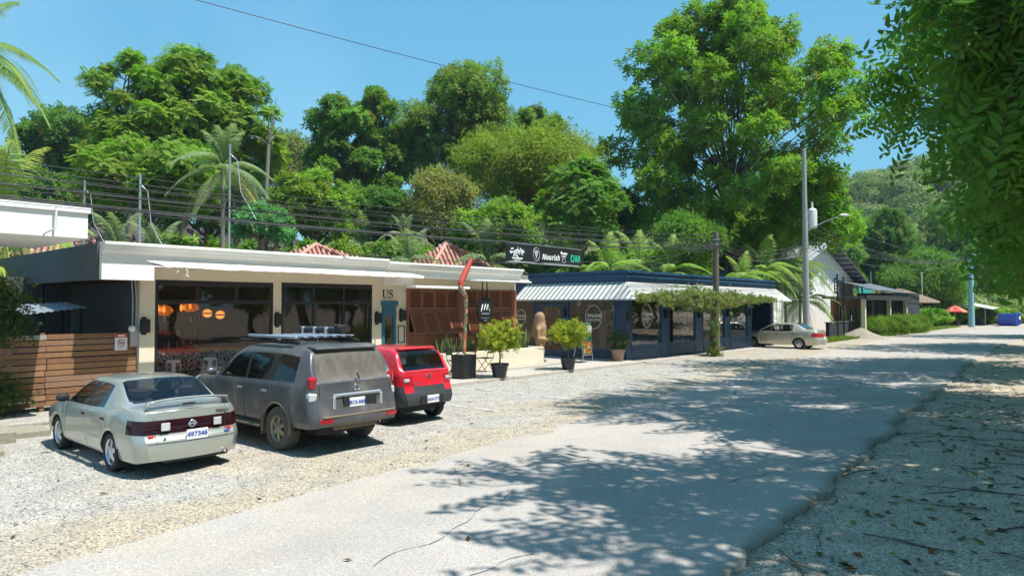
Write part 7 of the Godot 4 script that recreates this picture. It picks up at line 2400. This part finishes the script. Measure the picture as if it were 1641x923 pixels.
func vegetation() -> void:
	rng.seed = 77
	var rows := [
		[-23.3, 42.0, 17.9, 9.6, 2.35, "pinnate", "bright", 9, 380, "feathery_tree", "slender feathery tree with bright tufted crown, left of its two neighbours"],
		[-21.1, 44.0, 19.0, 8.8, 3.10, "pinnate", "bright", 12, 560, "feathery_tree", "tallest feathery bright green tree behind the restaurant"],
		[-18.4, 46.0, 18.3, 9.0, 2.41, "pinnate", "bright", 9, 380, "feathery_tree", "feathery bright green tree beside the grey-fronded palm"],
		[-19.4, 37.0, 11.2, 7.1, 3.67, "pinnate", "bright", 10, 440, "feathery_tree", "low spreading feathery tree just behind the tile roof pavilion"],
		[-40.3, 62.0, 20.2, 11.9, 4.20, "rosette", "dark", 10, 1500, "forest_tree", "dark green round tree behind the yellow coconut palm"],
		[-21.2, 66.0, 18.8, 9.0, 3.69, "fine", "olive", 9, 1500, "forest_tree", "greyish olive tree beside the bare dead trunk"],
		[-14.2, 56.0, 19.5, 8.5, 2.93, "rosette", "mid", 9, 1500, "forest_tree", "mid green tree with stepped crown left of the tallest olive tree"],
		[-11.3, 58.0, 20.8, 9.2, 2.88, "rosette", "mid", 9, 1500, "forest_tree", "upright mid green tree touching the tallest olive tree"],
		[-4.8, 62.0, 24.2, 11.4, 5.60, "rosette", "olivegreen", 14, 3200, "forest_tree", "tallest olive green tree at the middle of the skyline"],
		[2.3, 64.0, 20.9, 13.4, 2.60, "rosette", "olivegreen", 7, 900, "forest_tree", "small olive tree top at the right shoulder of the tallest tree"],
		[1.3, 48.0, 14.7, 8.5, 4.98, "fine", "yellow", 14, 3600, "umbrella_tree", "wide yellow-green umbrella shaped tree with hanging twigs"],
		[-4.8, 44.0, 11.1, 6.0, 2.46, "fine", "straw", 9, 1500, "forest_tree", "straw coloured bushy tree in front of the forest"],
		[4.1, 41.0, 11.1, 5.7, 2.29, "pinnate", "mid", 9, 430, "feathery_tree", "feathery mid green tree below the umbrella tree"],
		[-0.7, 38.0, 8.2, 4.8, 2.40, "rosette", "bright", 7, 900, "bushy_tree", "bright green bush rising behind the rooftop sign"],
		[-8.7, 46.0, 10.3, 6.1, 3.53, "rosette", "dark", 8, 1500, "bushy_tree", "dark green bushy tree behind the red tile roof"],
		[-12.1, 42.0, 10.7, 5.8, 2.46, "rosette", "bright", 8, 1100, "bushy_tree", "bright green bushy tree right of the grey-fronded palm"],
		[-11.9, 33.0, 7.2, 5.1, 1.34, "rosette", "bluegreen", 5, 420, "bushy_tree", "small blue-green papaya-like tree above the white parapet"],
		[9.9, 40.0, 7.6, 4.2, 1.99, "fine", "mid", 7, 1300, "bushy_tree", "light leafy bush under the giant broad-leaved tree"],
		[7.7, 52.0, 11.3, 5.2, 2.82, "rosette", "dark", 8, 1300, "forest_tree", "dark forest tree filling the gap left of the giant tree"],
		[26.3, 62.0, 13.6, 5.8, 3.92, "fine", "mid", 8, 1500, "forest_tree", "light green forest tree behind the concrete pole"],
		[52.6, 98.0, 16.1, 2.4, 5.48, "rosette", "dark", 9, 1700, "forest_tree", "dark round tree at the foot of the hill"],
		[42.2, 90.0, 11.3, 4.0, 4.47, "rosette", "mid", 7, 1200, "forest_tree", "green tree behind the gable of the white hall"],
		[52.4, 88.0, 9.5, 0.8, 4.92, "fine", "mid", 9, 1900, "forest_tree", "pale green open tree behind the thatched hut"],
		[73.4, 110.0, 21.3, 0.8, 8.94, "rosette", "dark", 10, 2200, "forest_tree", "dark tree behind the teal pole"],
		[81.5, 105.0, 17.6, 0.8, 8.53, "rosette", "dark", 10, 1800, "forest_tree", "dark tree behind the blue skip"],
		[-40.9, 58.0, 14.4, 7.1, 4.19, "rosette", "mid", 8, 1300, "forest_tree", "mid green tree at the left edge behind the coconut palm"],
		[-26.6, 60.0, 14.9, 7.3, 4.87, "rosette", "dark", 8, 1500, "forest_tree", "dark forest tree seen between the feathery crowns"],
		[-38.7, 66.0, 16.1, 9.0, 5.36, "fine", "mid", 8, 1500, "forest_tree", "soft green forest tree behind the left feathery tree"],
		[-47.7, 60.0, 18.1, 7.3, 5.96, "rosette", "dark", 8, 900, "forest_tree", "dark forest tree beyond the left picture edge"],
		[19.5, 60.0, 11.1, 3.5, 4.33, "rosette", "dark", 8, 1500, "forest_tree", "dark tree behind the trunk of the giant tree"],
	]
	for q in rows:
		var size: float = {"rosette": 0.8, "fine": 1.0, "pinnate": 0.85}[q[5]]
		size *= clampf(q[1] / 50.0, 0.85, 1.5)
		tree(q[9], q[10], wpos(q[0], q[1]), auto_lobes(q[2], q[3], q[4], q[7]), q[5], int(q[8] * 1.35), GREENS[q[6]], size, 0.2 + q[4] * 0.03)
	giant_tree()
	shade_trees()
	hill()
	palms()
	hedges()
	shop_vine()

func giant_tree() -> void:
	# the giant broad-leaved tree right of centre: tiers of leafy lobes with sky between them
	rng.seed = 5
	var lobes := []
	var prof := [[24.2, 2.4, 3], [22.0, 5.0, 6], [19.4, 6.8, 8], [16.8, 7.9, 9], [14.2, 8.5, 10], [11.6, 8.2, 9], [9.4, 6.6, 7]]
	for p in prof:
		for k in p[2]:
			var a: float = TAU * k / p[2] + p[0] * 1.7 + rf(-0.25, 0.25)
			var rr: float = p[1] * rf(0.72, 1.04)
			lobes.append([Vector3(cos(a) * rr, p[0] + rf(-0.8, 0.8), sin(a) * rr), rf(1.25, 1.9), rf(0.7, 0.95)])
		for k in 4: lobes.append([Vector3(cos(k * 1.57 + p[0]) * p[1] * 0.42, p[0] - 0.6 + rf(-0.6, 0.6), sin(k * 1.57 + p[0]) * p[1] * 0.42), rf(1.3, 1.8), 0.8])
	for k in 7: lobes.append([Vector3(-6.0 + k * 2.0, 7.6 + rf(-0.8, 0.8), 3.5 + rf(-1.5, 1.5)), 1.7, 0.8])
	tree("giant_tree", "giant broad-leaved tree with tiered crown towering right of centre", wpos(16.6, 52.0), lobes, "rosette", 9500, GREENS.giant, 1.0, 0.5, "", null, 0.8, 0.22)

func shade_trees() -> void:
	# trees along the near side of the road; their crowns overhang it and throw the dappled shade
	rng.seed = 21
	var specs := [
		["roadside tree with large drooping leaves at the right picture edge", Vector3(13.0, 0, -9.5), [[8.3, 12.0, 7.6, 1.0], [9.0, 11.8, 6.3, 1.1], [9.7, 12.0, 5.4, 1.0], [8.1, 12.4, 9.0, 1.0], [9.4, 12.0, 8.0, 1.3], [10.6, 11.5, 6.8, 1.4], [10.9, 11.9, 5.4, 1.2], [11.2, 10.5, 8.6, 1.6], [10.2, 12.6, 7.2, 1.3], [8.9, 9.8, 10.2, 1.5], [6.4, 9.0, 10.6, 1.3], [5.0, 8.2, 10.0, 1.2], [3.8, 8.9, 10.4, 1.0], [7.0, 7.2, 9.6, 1.5], [12.0, 8.5, 5.6, 1.6], [11.6, 13.2, 4.7, 1.0], [9.6, 7.0, 7.8, 1.6], [4.4, 6.2, 9.4, 1.1], [9.4, 12.8, 5.2, 0.7], [10.6, 13.0, 4.6, 0.7]], 1500],
		["roadside tree with high crown over the road, second from the camera", Vector3(15.5, 0, -17.5), [[8.9, 16.0, 13.2, 2.0], [10.6, 16.4, 14.6, 2.0], [12.0, 15.2, 12.0, 2.2], [11.0, 18.8, 13.8, 1.9], [13.0, 18.0, 10.0, 2.2], [12.4, 20.0, 8.4, 1.8], [14.2, 17.0, 7.0, 1.9], [13.2, 15.5, 5.2, 1.6], [15.0, 19.5, 12.0, 2.3], [7.6, 14.6, 13.8, 1.4], [9.6, 13.4, 12.4, 1.7], [14.4, 16.4, 3.6, 1.4]], 1500],
		["roadside tree behind the overhanging branches, third from the camera", Vector3(22.5, 0, -27.0), [[15.2, 25.0, 15.8, 2.3], [17.0, 26.5, 14.0, 2.4], [18.2, 24.0, 11.8, 2.4], [19.0, 28.5, 9.5, 2.3], [20.2, 26.0, 7.2, 2.3], [21.5, 28.0, 5.0, 2.0], [16.8, 22.8, 15.6, 2.0], [21.5, 24.0, 13.0, 2.5], [20.4, 24.0, 4.0, 1.7]], 1250],
		["dark roadside tree shading the far shoulder", Vector3(34.0, 0, -38.0), [[27.0, 37.0, 14.0, 2.8], [29.5, 39.0, 11.5, 2.8], [30.5, 36.0, 8.5, 2.6], [31.5, 40.0, 5.8, 2.6], [32.5, 37.5, 3.4, 2.0], [33.0, 38.0, 14.0, 3.0], [28.4, 34.0, 12.5, 2.2]], 1150],
		["dark roadside tree near the far bend", Vector3(46.0, 0, -52.0), [[39.0, 52.0, 13.0, 3.4], [42.0, 54.0, 10.0, 3.4], [43.0, 50.0, 6.6, 3.0], [44.5, 53.0, 3.8, 2.6], [46.0, 52.0, 13.0, 3.4]], 1000],
		["tall roadside tree behind the camera's right shoulder", Vector3(11.0, 0, -1.0), [[6.5, 3.5, 10.4, 1.9], [8.0, 1.0, 10.0, 2.2], [9.5, 4.5, 8.6, 2.0], [10.5, -1.0, 9.0, 2.4], [9.0, 6.0, 11.0, 1.9], [6.2, 0.0, 11.0, 1.9], [12.5, 3.0, 7.0, 2.2]], 850]]
	for i in specs.size():
		var q: Array = specs[i]
		var lobes := []
		for e in q[2]: lobes.append([Vector3(e[0] + (1.0 if e[2] > 8.8 else 0.0), e[2], -e[1] + (1.6 if e[2] > 8.8 else 0.0)) - q[1], e[3], 0.85, 0.6 if e[2] > 8.8 else 1.15])
		tree("roadside_tree", q[0], q[1], lobes, "droop" if i < 2 else "droop_far", int(q[3] * (1.9 if i == 0 else 1.6)), GREENS.glossy, 1.0 if i < 2 else 1.6, 0.3, "trees along the near side of the road", null, -0.35, 0.45)
	# undergrowth and trees further off on the near side, also what the shop windows mirror
	for i in 16:
		var u := 4.0 + i * 5.5
		var at := F(u + rf(-1, 1), -9.0 - rf(0, 6))
		if i > 10: at = F(u + rf(-1, 1), -4.0 - (i - 10) * 2.2 - rf(0, 3))
		tree("verge_tree", "low leafy tree of the thicket on the near side of the road", at, auto_lobes(rf(5.5, 8), 1.2, 3.0, 4), "rosette", 330, GREENS.mid, 1.6, 0.22, "thicket on the near side of the road")

func hill() -> void:
	rng.seed = 8
	var mb := MB.new()
	var rows := []
	for i in 15:
		var row := PackedVector3Array()
		for j in 41:
			var x := -260.0 + j * 20.0
			var d := 125.0 + i * 17.0
			row.append(Vector3(x, hill_h(x, d), -d))
		rows.append(row)
	mb.grid(rows)
	tag(obj("hill", mb, M.soil), "", "", "", "structure")
	var xf := []
	var cl := []
	for i in 3400:
		var x := rf(-60.0, 250.0)
		var d := rf(126.0, 330.0)
		if x < 50.0 and rng.randf() < 0.6: continue
		var s := rf(2.6, 5.4)
		xf.append(Transform3D(Basis(Vector3.UP, rf(0, TAU)).scaled(Vector3(s, s * rf(0.8, 1.3), s)), Vector3(x, hill_h(x, d) + s * 0.35, -d)))
		cl.append(tint([Color(0.2, 0.28, 0.07), Color(0.26, 0.31, 0.09), Color(0.15, 0.23, 0.055), Color(0.3, 0.32, 0.12)][rng.randi() % 4], 0.15))
	var f := crown(null, "hill_forest", sprig("dome"), xf, cl, "stuff")
	tag(f, "dense sunlit forest canopy covering the far hill", "forest")
func hill_h(x: float, d: float) -> float:
	var f := clampf((d - 125.0) / 110.0, 0.0, 1.0)
	var ridge := 36.0 + 12.0 * clampf((x - 95.0) / 60.0, -0.6, 1.0) + 4.0 * sin(x * 0.045 + 1.0) + 2.0 * sin(x * 0.13)
	return -1.0 + ridge * (f * f * (3.0 - 2.0 * f)) + 1.5 * sin(x * 0.09 + d * 0.07) * f

func palms() -> void:
	rng.seed = 31
	var green := leafmat("palm_leaf", 0.13, 0.22, 0.05, 0.5)
	var yellow := leafmat("yellow_palm_leaf", 0.33, 0.37, 0.06, 0.6)
	var grey := leafmat("grey_palm_leaf", 0.18, 0.24, 0.12, 0.4)
	var dry := leafmat("dry_palm_leaf", 0.42, 0.32, 0.11, 0.4)
	var dark := green
	var bright := leafmat("bright_palm_leaf", 0.2, 0.35, 0.045, 0.6)
	palm("coconut palm high at the left picture edge with dark fronds against the sky", wpos(-22.3, 27.5), 12.3, 1.25, 20, dark, null, Vector3(0.3, 0, 0), 0.16)
	palm("coconut palm with glowing yellow-green fronds behind the neighbour canopy", wpos(-20.8, 28.0), 5.6, 1.25, 19, yellow, dry, Vector3(), 0.16, 0.25)
	palm("young yellow palm half hidden by the neighbour canopy", wpos(-16.5, 20.5), 3.2, 0.75, 13, yellow, dry, Vector3(), 0.1, 0.1)
	palm("tall palm with grey-green fronds and hanging dry leaves above the parapet", wpos(-14.9, 35.5), 9.3, 0.92, 16, grey, dry, Vector3(), 0.13, 0.25)
	for q in [[-24.0, 33.0, 4.6, 0.8, grey, "grey palm rosette beside the faded tile roof"], [-18.3, 32.0, 4.7, 0.75, grey, "grey palm left of the mast behind the parapet"], [-16.0, 31.0, 4.3, 0.7, grey, "grey low palm above the white corner of the roof"], [-9.3, 43.0, 5.6, 0.95, grey, "silvery palm behind the first red tile roof"], [-5.4, 36.0, 4.3, 0.8, grey, "silvery palm between the two red tile roofs"], [-1.3, 36.5, 4.4, 0.85, grey, "silvery palm right of the steep red roof"], [0.4, 42.0, 5.2, 0.9, green, "green palm behind the left end of the rooftop sign"], [5.4, 39.0, 4.2, 0.8, bright, "bright palm right of the rooftop sign"], [7.4, 40.0, 4.4, 0.85, bright, "bright palm above the blue parapet corner"], [8.9, 38.5, 4.1, 0.75, bright, "bright palm above the middle of the blue parapet"], [3.4, 40.5, 4.1, 0.8, bright, "bright palm under the rooftop sign"], [10.4, 43.0, 4.6, 0.8, green, "green palm behind the blue parapet"]]:
		palm(q[5], wpos(q[0], q[1]), q[2], q[3], 15, q[4], null, Vector3(), 0.11, 0.2)
	for q in [[14.2, 42.5, 3.9, 0.7, "feather palm behind the far end of the blue parapet"], [16.4, 45.0, 4.5, 0.85, "bright feather palm left of the concrete pole"], [18.6, 48.0, 4.9, 0.85, "feather palm touching the concrete pole"], [20.6, 52.0, 5.2, 0.9, "feather palm in front of the gabled hall"], [22.3, 53.5, 5.0, 0.85, "feather palm covering the hall wall right of the concrete pole"], [19.4, 50.5, 3.6, 0.8, "low feather palm behind the pale gold sedan"], [21.0, 49.5, 2.6, 0.7, "lowest feather palm at the hall corner"]]:
		palm(q[4], wpos(q[0], q[1]), q[2], q[3], 14, bright if q[0] < 17 else green, null, Vector3(), 0.1, 0.15, "feather palms by the gabled hall")
	# dead palm trunk with a bare forked top
	var t := thing("dead_tree", "bare pale dead trunk with forked twigs against the sky", "tree", wpos(-14.6, 40.5))
	var tk := MB.new()
	tk.tube([Vector3(0, -0.2, 0), Vector3(0.1, 5, 0), Vector3(0.15, 9.5, 0), Vector3(0.25, 11.9, 0)], [0.2, 0.15, 0.13, 0.1], 8, false)
	for q in [[Vector3(-0.4, 12.3, 0.2), Vector3(-0.9, 12.4, 0.2)], [Vector3(0.7, 12.5, 0), Vector3(1.3, 12.7, 0)], [Vector3(0.5, 13.0, 0.1), Vector3(0.7, 14.6, 0.1)], [Vector3(0.35, 12.8, 0.3), Vector3(0.4, 13.6, 0.5)]]:
		tk.tube([Vector3(0.25, 11.9, 0), q[0], q[1]], [0.07, 0.05, 0.015], 5, false)
	obj("trunk", tk, M.pale_bark, t)
	# red-stemmed palm (lipstick palm) showing a red crownshaft
	var rp := palm("slim palm with red crownshaft between the tile roofs", wpos(-6.6, 42.0), 6.4, 0.6, 12, grey, null, Vector3(), 0.06, 0.4)
	var cs := MB.new()
	cs.tube([Vector3(0, 5.2, 0), Vector3(0, 6.5, 0)], [0.08, 0.06], 8)
	obj("crownshaft", cs, M.red_paint, rp)
	# aerial roots and hanging twigs round the tall palm
	var big := [[76.5, 17.5, 1.25], [78.5, 18.6, 1.4], [80.8, 17.8, 1.5], [83.0, 18.8, 1.5], [85.5, 18.0, 1.6], [87.5, 16.9, 1.3], [90.0, 16.4, 1.3], [79.5, 20.5, 1.8], [84.0, 21.0, 1.8], [88.0, 19.5, 1.7]]
	for i in big.size():
		var q: Array = big[i]
		var b := sthing("banana_plant", "big-leaved plant past the dark house, %s" % ["beside its corner", "second from its corner", "third from its corner", "in the middle of the bed", "before the thatched hut", "next to the red parasol", "behind the red parasol", "tall one at the back", "tall one in the back row middle", "tall one behind the parasol"][i], "plant", q[0], q[1], "big-leaved plants past the dark house")
		var xf := []
		var cl := []
		for k in 14:
			xf.append(Transform3D(look(Vector3(rf(-0.3, 0.3), 1, rf(-0.3, 0.3))) * Basis().scaled(Vector3.ONE * q[2] * rf(0.8, 1.3)), Vector3(rf(-0.8, 0.8), rf(-0.1, 1.1), rf(-0.8, 0.8))))
			cl.append(tint([Color(0.16, 0.3, 0.05), Color(0.21, 0.36, 0.06), Color(0.32, 0.15, 0.08)][0 if k % 5 else (i % 3)], 0.25))
		joined_crown(b, "foliage", "broad", xf, cl)

func bush(called: String, label: String, at: Vector3, lobes: Array, n: int, kind: String, col: Color, size: float, group: String, upb := 0.6) -> void:
	var t := thing(called, label, "bush", at, 0.0, group)
	var sp := lobe_sprigs(lobes, kind, n, col, size, upb, 0.35)
	var st := MB.new()
	for q in lobes: st.tube([Vector3(q[0].x * 0.3, -0.1, q[0].z * 0.3), q[0] * 0.6, q[0]], [0.03, 0.025, 0.012], 5, false)
	obj("stem", st, M.bark, t)
	joined_crown(t, "foliage", kind, sp[0], sp[1])
func hedges() -> void:
	rng.seed = 41
	# dark bamboo-like hedge at the left picture edge
	var lobes := []
	for k in 16: lobes.append([Vector3(rf(-1.6, 0.45), 0.3 + 0.155 * k, rf(-0.5, 0.5)), rf(0.5, 0.75), 0.9])
	bush("hedge", "tall dark feathery hedge at the left picture edge before the fence", wpos(-11.3, 15.0), lobes, 2300, "fine", Color(0.1, 0.16, 0.045), 0.6, "", -0.2)
	for q in [[60.2, 14.9, 0.9, "rounded light green hedge bush in front of the boarded wall"], [62.6, 14.6, 0.85, "clipped light green bush between the other hedge bushes"], [65.4, 14.2, 1.0, "wide light green hedge bush before the canopy"], [68.0, 13.9, 0.95, "light green hedge bush below the canopy end"], [70.6, 13.7, 1.0, "light green hedge bush at the dark house corner"]]:
		bush("hedge_bush", q[3], F(q[0], q[1]), [[Vector3(-0.6, 0.6, 0), q[2] * 0.75, 0.8], [Vector3(0.5, 0.65, 0.1), q[2] * 0.8, 0.8], [Vector3(0, 0.75, -0.3), q[2] * 0.8, 0.9]], 900, "fine", Color(0.22, 0.32, 0.055), 0.55, "hedge bushes in front of the dark house")
	# low shrubs behind the roofs and a grassy verge
	var where := ["below the yellow coconut palm", "right of the yellow coconut palm", "behind the faded pink roof", "behind the thin mast", "behind the grey mast", "at the foot of the grey-fronded palm", "beside the dead trunk", "left of the first red roof", "just behind the first red roof", "between silvery palm and first red roof", "between the two red roofs", "behind the steep red roof", "right of the steep red roof", "behind the painted sculpture's tip"]
	for i in 14:
		var x := -24.0 + i * 2.6
		bush("shrub", "leafy shrub behind the restaurant roof, " + where[i], wpos(x, 40.0 + rf(0, 6)), [[Vector3(0, 3.0, 0), 2.0, 0.9], [Vector3(1.2, 4.2 + rf(0, 1.0), 0), 1.6, 0.9], [Vector3(-1.0, 4.0 + rf(0, 1.2), 0.3), 1.5, 0.9]], 480, "rosette", GREENS[["mid", "bright", "dark", "mid"][i % 4]], 0.95, "shrubs behind the restaurant")
	for i in 9:
		bush("shrub", "leafy shrub at the road bend, " + ["beside the banana plants", "before the thatched hut", "under the red parasol", "at the teal pole", "left of the stall", "behind the stall", "behind the blue skip", "right of the blue skip", "beyond the right edge of the skip"][i], F(86.0 + i * 4.0, 15.6 + rf(0, 3) - maxf(0, i - 3) * 1.4), [[Vector3(0, 0.8, 0), 1.2, 0.8], [Vector3(1.3, 0.9, 0), 1.1, 0.8], [Vector3(-1.0, 0.7, 0.4), 1.1, 0.8]], 420, "rosette", GREENS[["mid", "bright", "olive"][i % 3]], 0.9, "shrubs at the road bend")
	var xf := []
	var cl := []
	for i in 2600:
		var u := rf(47.0, 62.0)
		var v := 14.0 + rf(0.0, 1.5) + (u - 47.0) * 0.01
		if rng.randf() < 0.35:
			u = rf(60.0, 92.0)
			v = rf(13.2, 14.6)
		xf.append(Transform3D(Basis(Vector3.UP, rf(0, TAU)).scaled(Vector3.ONE * rf(0.6, 1.3)), F(u, v, 0.0)))
		cl.append(tint(Color(0.22, 0.28, 0.055), 0.35))
	tag(crown(null, "grass", sprig("blade"), xf, cl, "stuff"), "grass verge beyond the parked silver sedan", "grass")

func shop_vine() -> void:
	rng.seed = 51
	var t := sthing("bougainvillea_vine", "pale leafy vine climbing a post and spreading along the awning edge", "vine", 31.0, 14.42)
	var tk := MB.new()
	for k in 5: tk.tube([L(31.0 + rf(-0.15, 0.15), 14.4 + rf(-0.1, 0.1), -0.05), L(31.0 + rf(-0.15, 0.2), 14.42, 1.0), L(30.95 + rf(-0.2, 0.2), 14.45, 1.9), L(31.0 + rf(-0.5, 0.5), 14.6, 2.75)], [0.035, 0.03, 0.025, 0.015], 6, false)
	for k in 4: tk.tube([L(31.0, 14.6, 2.6), L(28.5, 14.62 + k * 0.05, 2.72), L(26.0, 14.62, 2.74), L(24.4, 14.7, 2.7)] if k % 2 == 0 else [L(31.0, 14.6, 2.6), L(34.5, 14.6 + k * 0.05, 2.72), L(39.5, 14.64, 2.68)], [0.025, 0.02, 0.015, 0.008] if k % 2 == 0 else [0.025, 0.018, 0.008], 5, false)
	obj("stem", tk, M.pale_bark, t)
	var xf := []
	var cl := []
	for i in 3300:
		var u := 31.0 + rng.randfn() * 3.1
		if rng.randf() < 0.25: u = rf(24.6, 39.0)
		if u < 24.3 or u > 40.0: continue
		var thick := 0.32 * exp(-pow((u - 30.5) / 5.2, 2.0)) + 0.07
		thick *= 0.7 + 0.5 * nz.get_noise_2d(u * 80.0, 3.0)
		var o := L(u, 14.6 + rng.randfn() * 0.16, 2.72 + rng.randfn() * thick * 0.75)
		xf.append(Transform3D(look(rdir() + Vector3(0, 0.5, 0)) * Basis().scaled(Vector3.ONE * rf(0.8, 1.4)), o))
		cl.append(tint(Color(0.25, 0.31, 0.1), 0.3) if rng.randf() > 0.2 else tint(Color(0.5, 0.4, 0.33), 0.2))
	for i in 480:
		var h := pow(rng.randf(), 1.3) * 2.7
		var w := 0.09 + 0.1 * exp(-h * 1.6) + 0.05 * sin(h * 6.0)
		xf.append(Transform3D(look(rdir() + Vector3(0, 0.4, 0)) * Basis().scaled(Vector3.ONE * rf(0.8, 1.3)), L(30.98 + rng.randfn() * w, 14.42 + rng.randfn() * w, h)))
		cl.append(tint(Color(0.19, 0.25, 0.08), 0.35) if rng.randf() > 0.15 else tint(Color(0.4, 0.32, 0.25), 0.2))
	joined_crown(t, "foliage", "tiny", xf, cl)

func litter() -> void:
	rng.seed = 61
	# loose stones over the gravel
	var pb := MB.new()
	pb.ball(Vector3(), Vector3(1, 0.6, 0.8), 6)
	var pm := mat("pebble", 1, 1, 1, 0.9)
	pm.vertex_color_use_as_albedo = true
	var xf := []
	var cl := []
	for i in 26000:
		var k := pow(rng.randf(), 1.7)
		var u := lerpf(0.5, 30.0, k) + rf(-2, 2)
		var v := lerp_keys(LEFT, u) + rf(-0.2, 7.0)
		if rng.randf() < 0.3: v = lerp_keys(RIGHT, u) - rf(-0.02, 4.5) * rng.randf()
		if v > 14.7 and u > 5.4: continue
		var s := rf(0.006, 0.015) * (2.0 if rng.randf() < 0.03 else 1.0)
		xf.append(Transform3D(look(Vector3.UP + rdir() * 0.3).scaled(Vector3.ONE * s), F(u, v, ground_h(u, v) + s * 0.25)))
		var g := rf(0.16, 0.5)
		cl.append(Color(g, g * rf(0.92, 1.0), g * rf(0.8, 0.97)))
	tag(crown(null, "gravel", pb.mesh(pm), xf, cl, "stuff"), "loose stones of the gravel parking lot and shoulder", "gravel")
	# fallen leaves and twigs, most of them on the shaded shoulder
	var lf := MB.new()
	leaf(lf, Vector3(0, 0.008, -0.06), Vector3(0, 0.05, 1), Vector3.UP, 0.13, 0.06, 0.1)
	xf = []
	cl = []
	for i in 2600:
		var u := 2.0 + 34.0 * pow(rng.randf(), 1.5)
		var v := lerp_keys(RIGHT, u) - 0.2 - 7.0 * pow(rng.randf(), 0.8)
		var h := ground_h(u, v)
		if rng.randf() < 0.02:
			v = rf(lerp_keys(RIGHT, u) + 0.2, 13.5)
			h = maxf(ground_h(u, v), 0.002)
		xf.append(Transform3D(look(Vector3.UP + rdir() * 0.25) * Basis().scaled(Vector3.ONE * rf(0.6, 1.35)), F(u, v, h + 0.004)))
		cl.append(tint([Color(0.2, 0.11, 0.045), Color(0.12, 0.065, 0.03), Color(0.33, 0.24, 0.06), Color(0.26, 0.1, 0.03), Color(0.14, 0.17, 0.03)][rng.randi() % 5], 0.3))
	tag(crown(null, "fallen_leaves", lf.mesh(M.leaf), xf, cl, "stuff"), "dry fallen leaves scattered on the shaded shoulder", "leaves")
	var tw := MB.new()
	tw.tube([Vector3(0, 0, -0.5), Vector3(0.03, 0.01, -0.1), Vector3(-0.02, 0.0, 0.2), Vector3(0.04, 0.01, 0.5)], [0.008, 0.007, 0.006, 0.003], 5)
	tw.tube([Vector3(0.03, 0.01, -0.1), Vector3(0.15, 0.02, 0.1)], [0.005, 0.002], 4)
	xf = []
	cl = []
	for i in 240:
		var u := 3.0 + 22.0 * pow(rng.randf(), 1.3)
		var v := lerp_keys(RIGHT, u) - 0.1 - 4.5 * rng.randf()
		xf.append(Transform3D(Basis(Vector3.UP, rf(0, TAU)).scaled(Vector3(1, 1, 1) * rf(0.25, 1.1)), F(u, v, ground_h(u, v) + 0.006)))
		cl.append(tint(Color(0.11, 0.065, 0.04), 0.3))
	tag(crown(null, "fallen_twigs", tw.mesh(pm), xf, cl, "stuff"), "brown twigs lying along the broken road edge", "twigs")
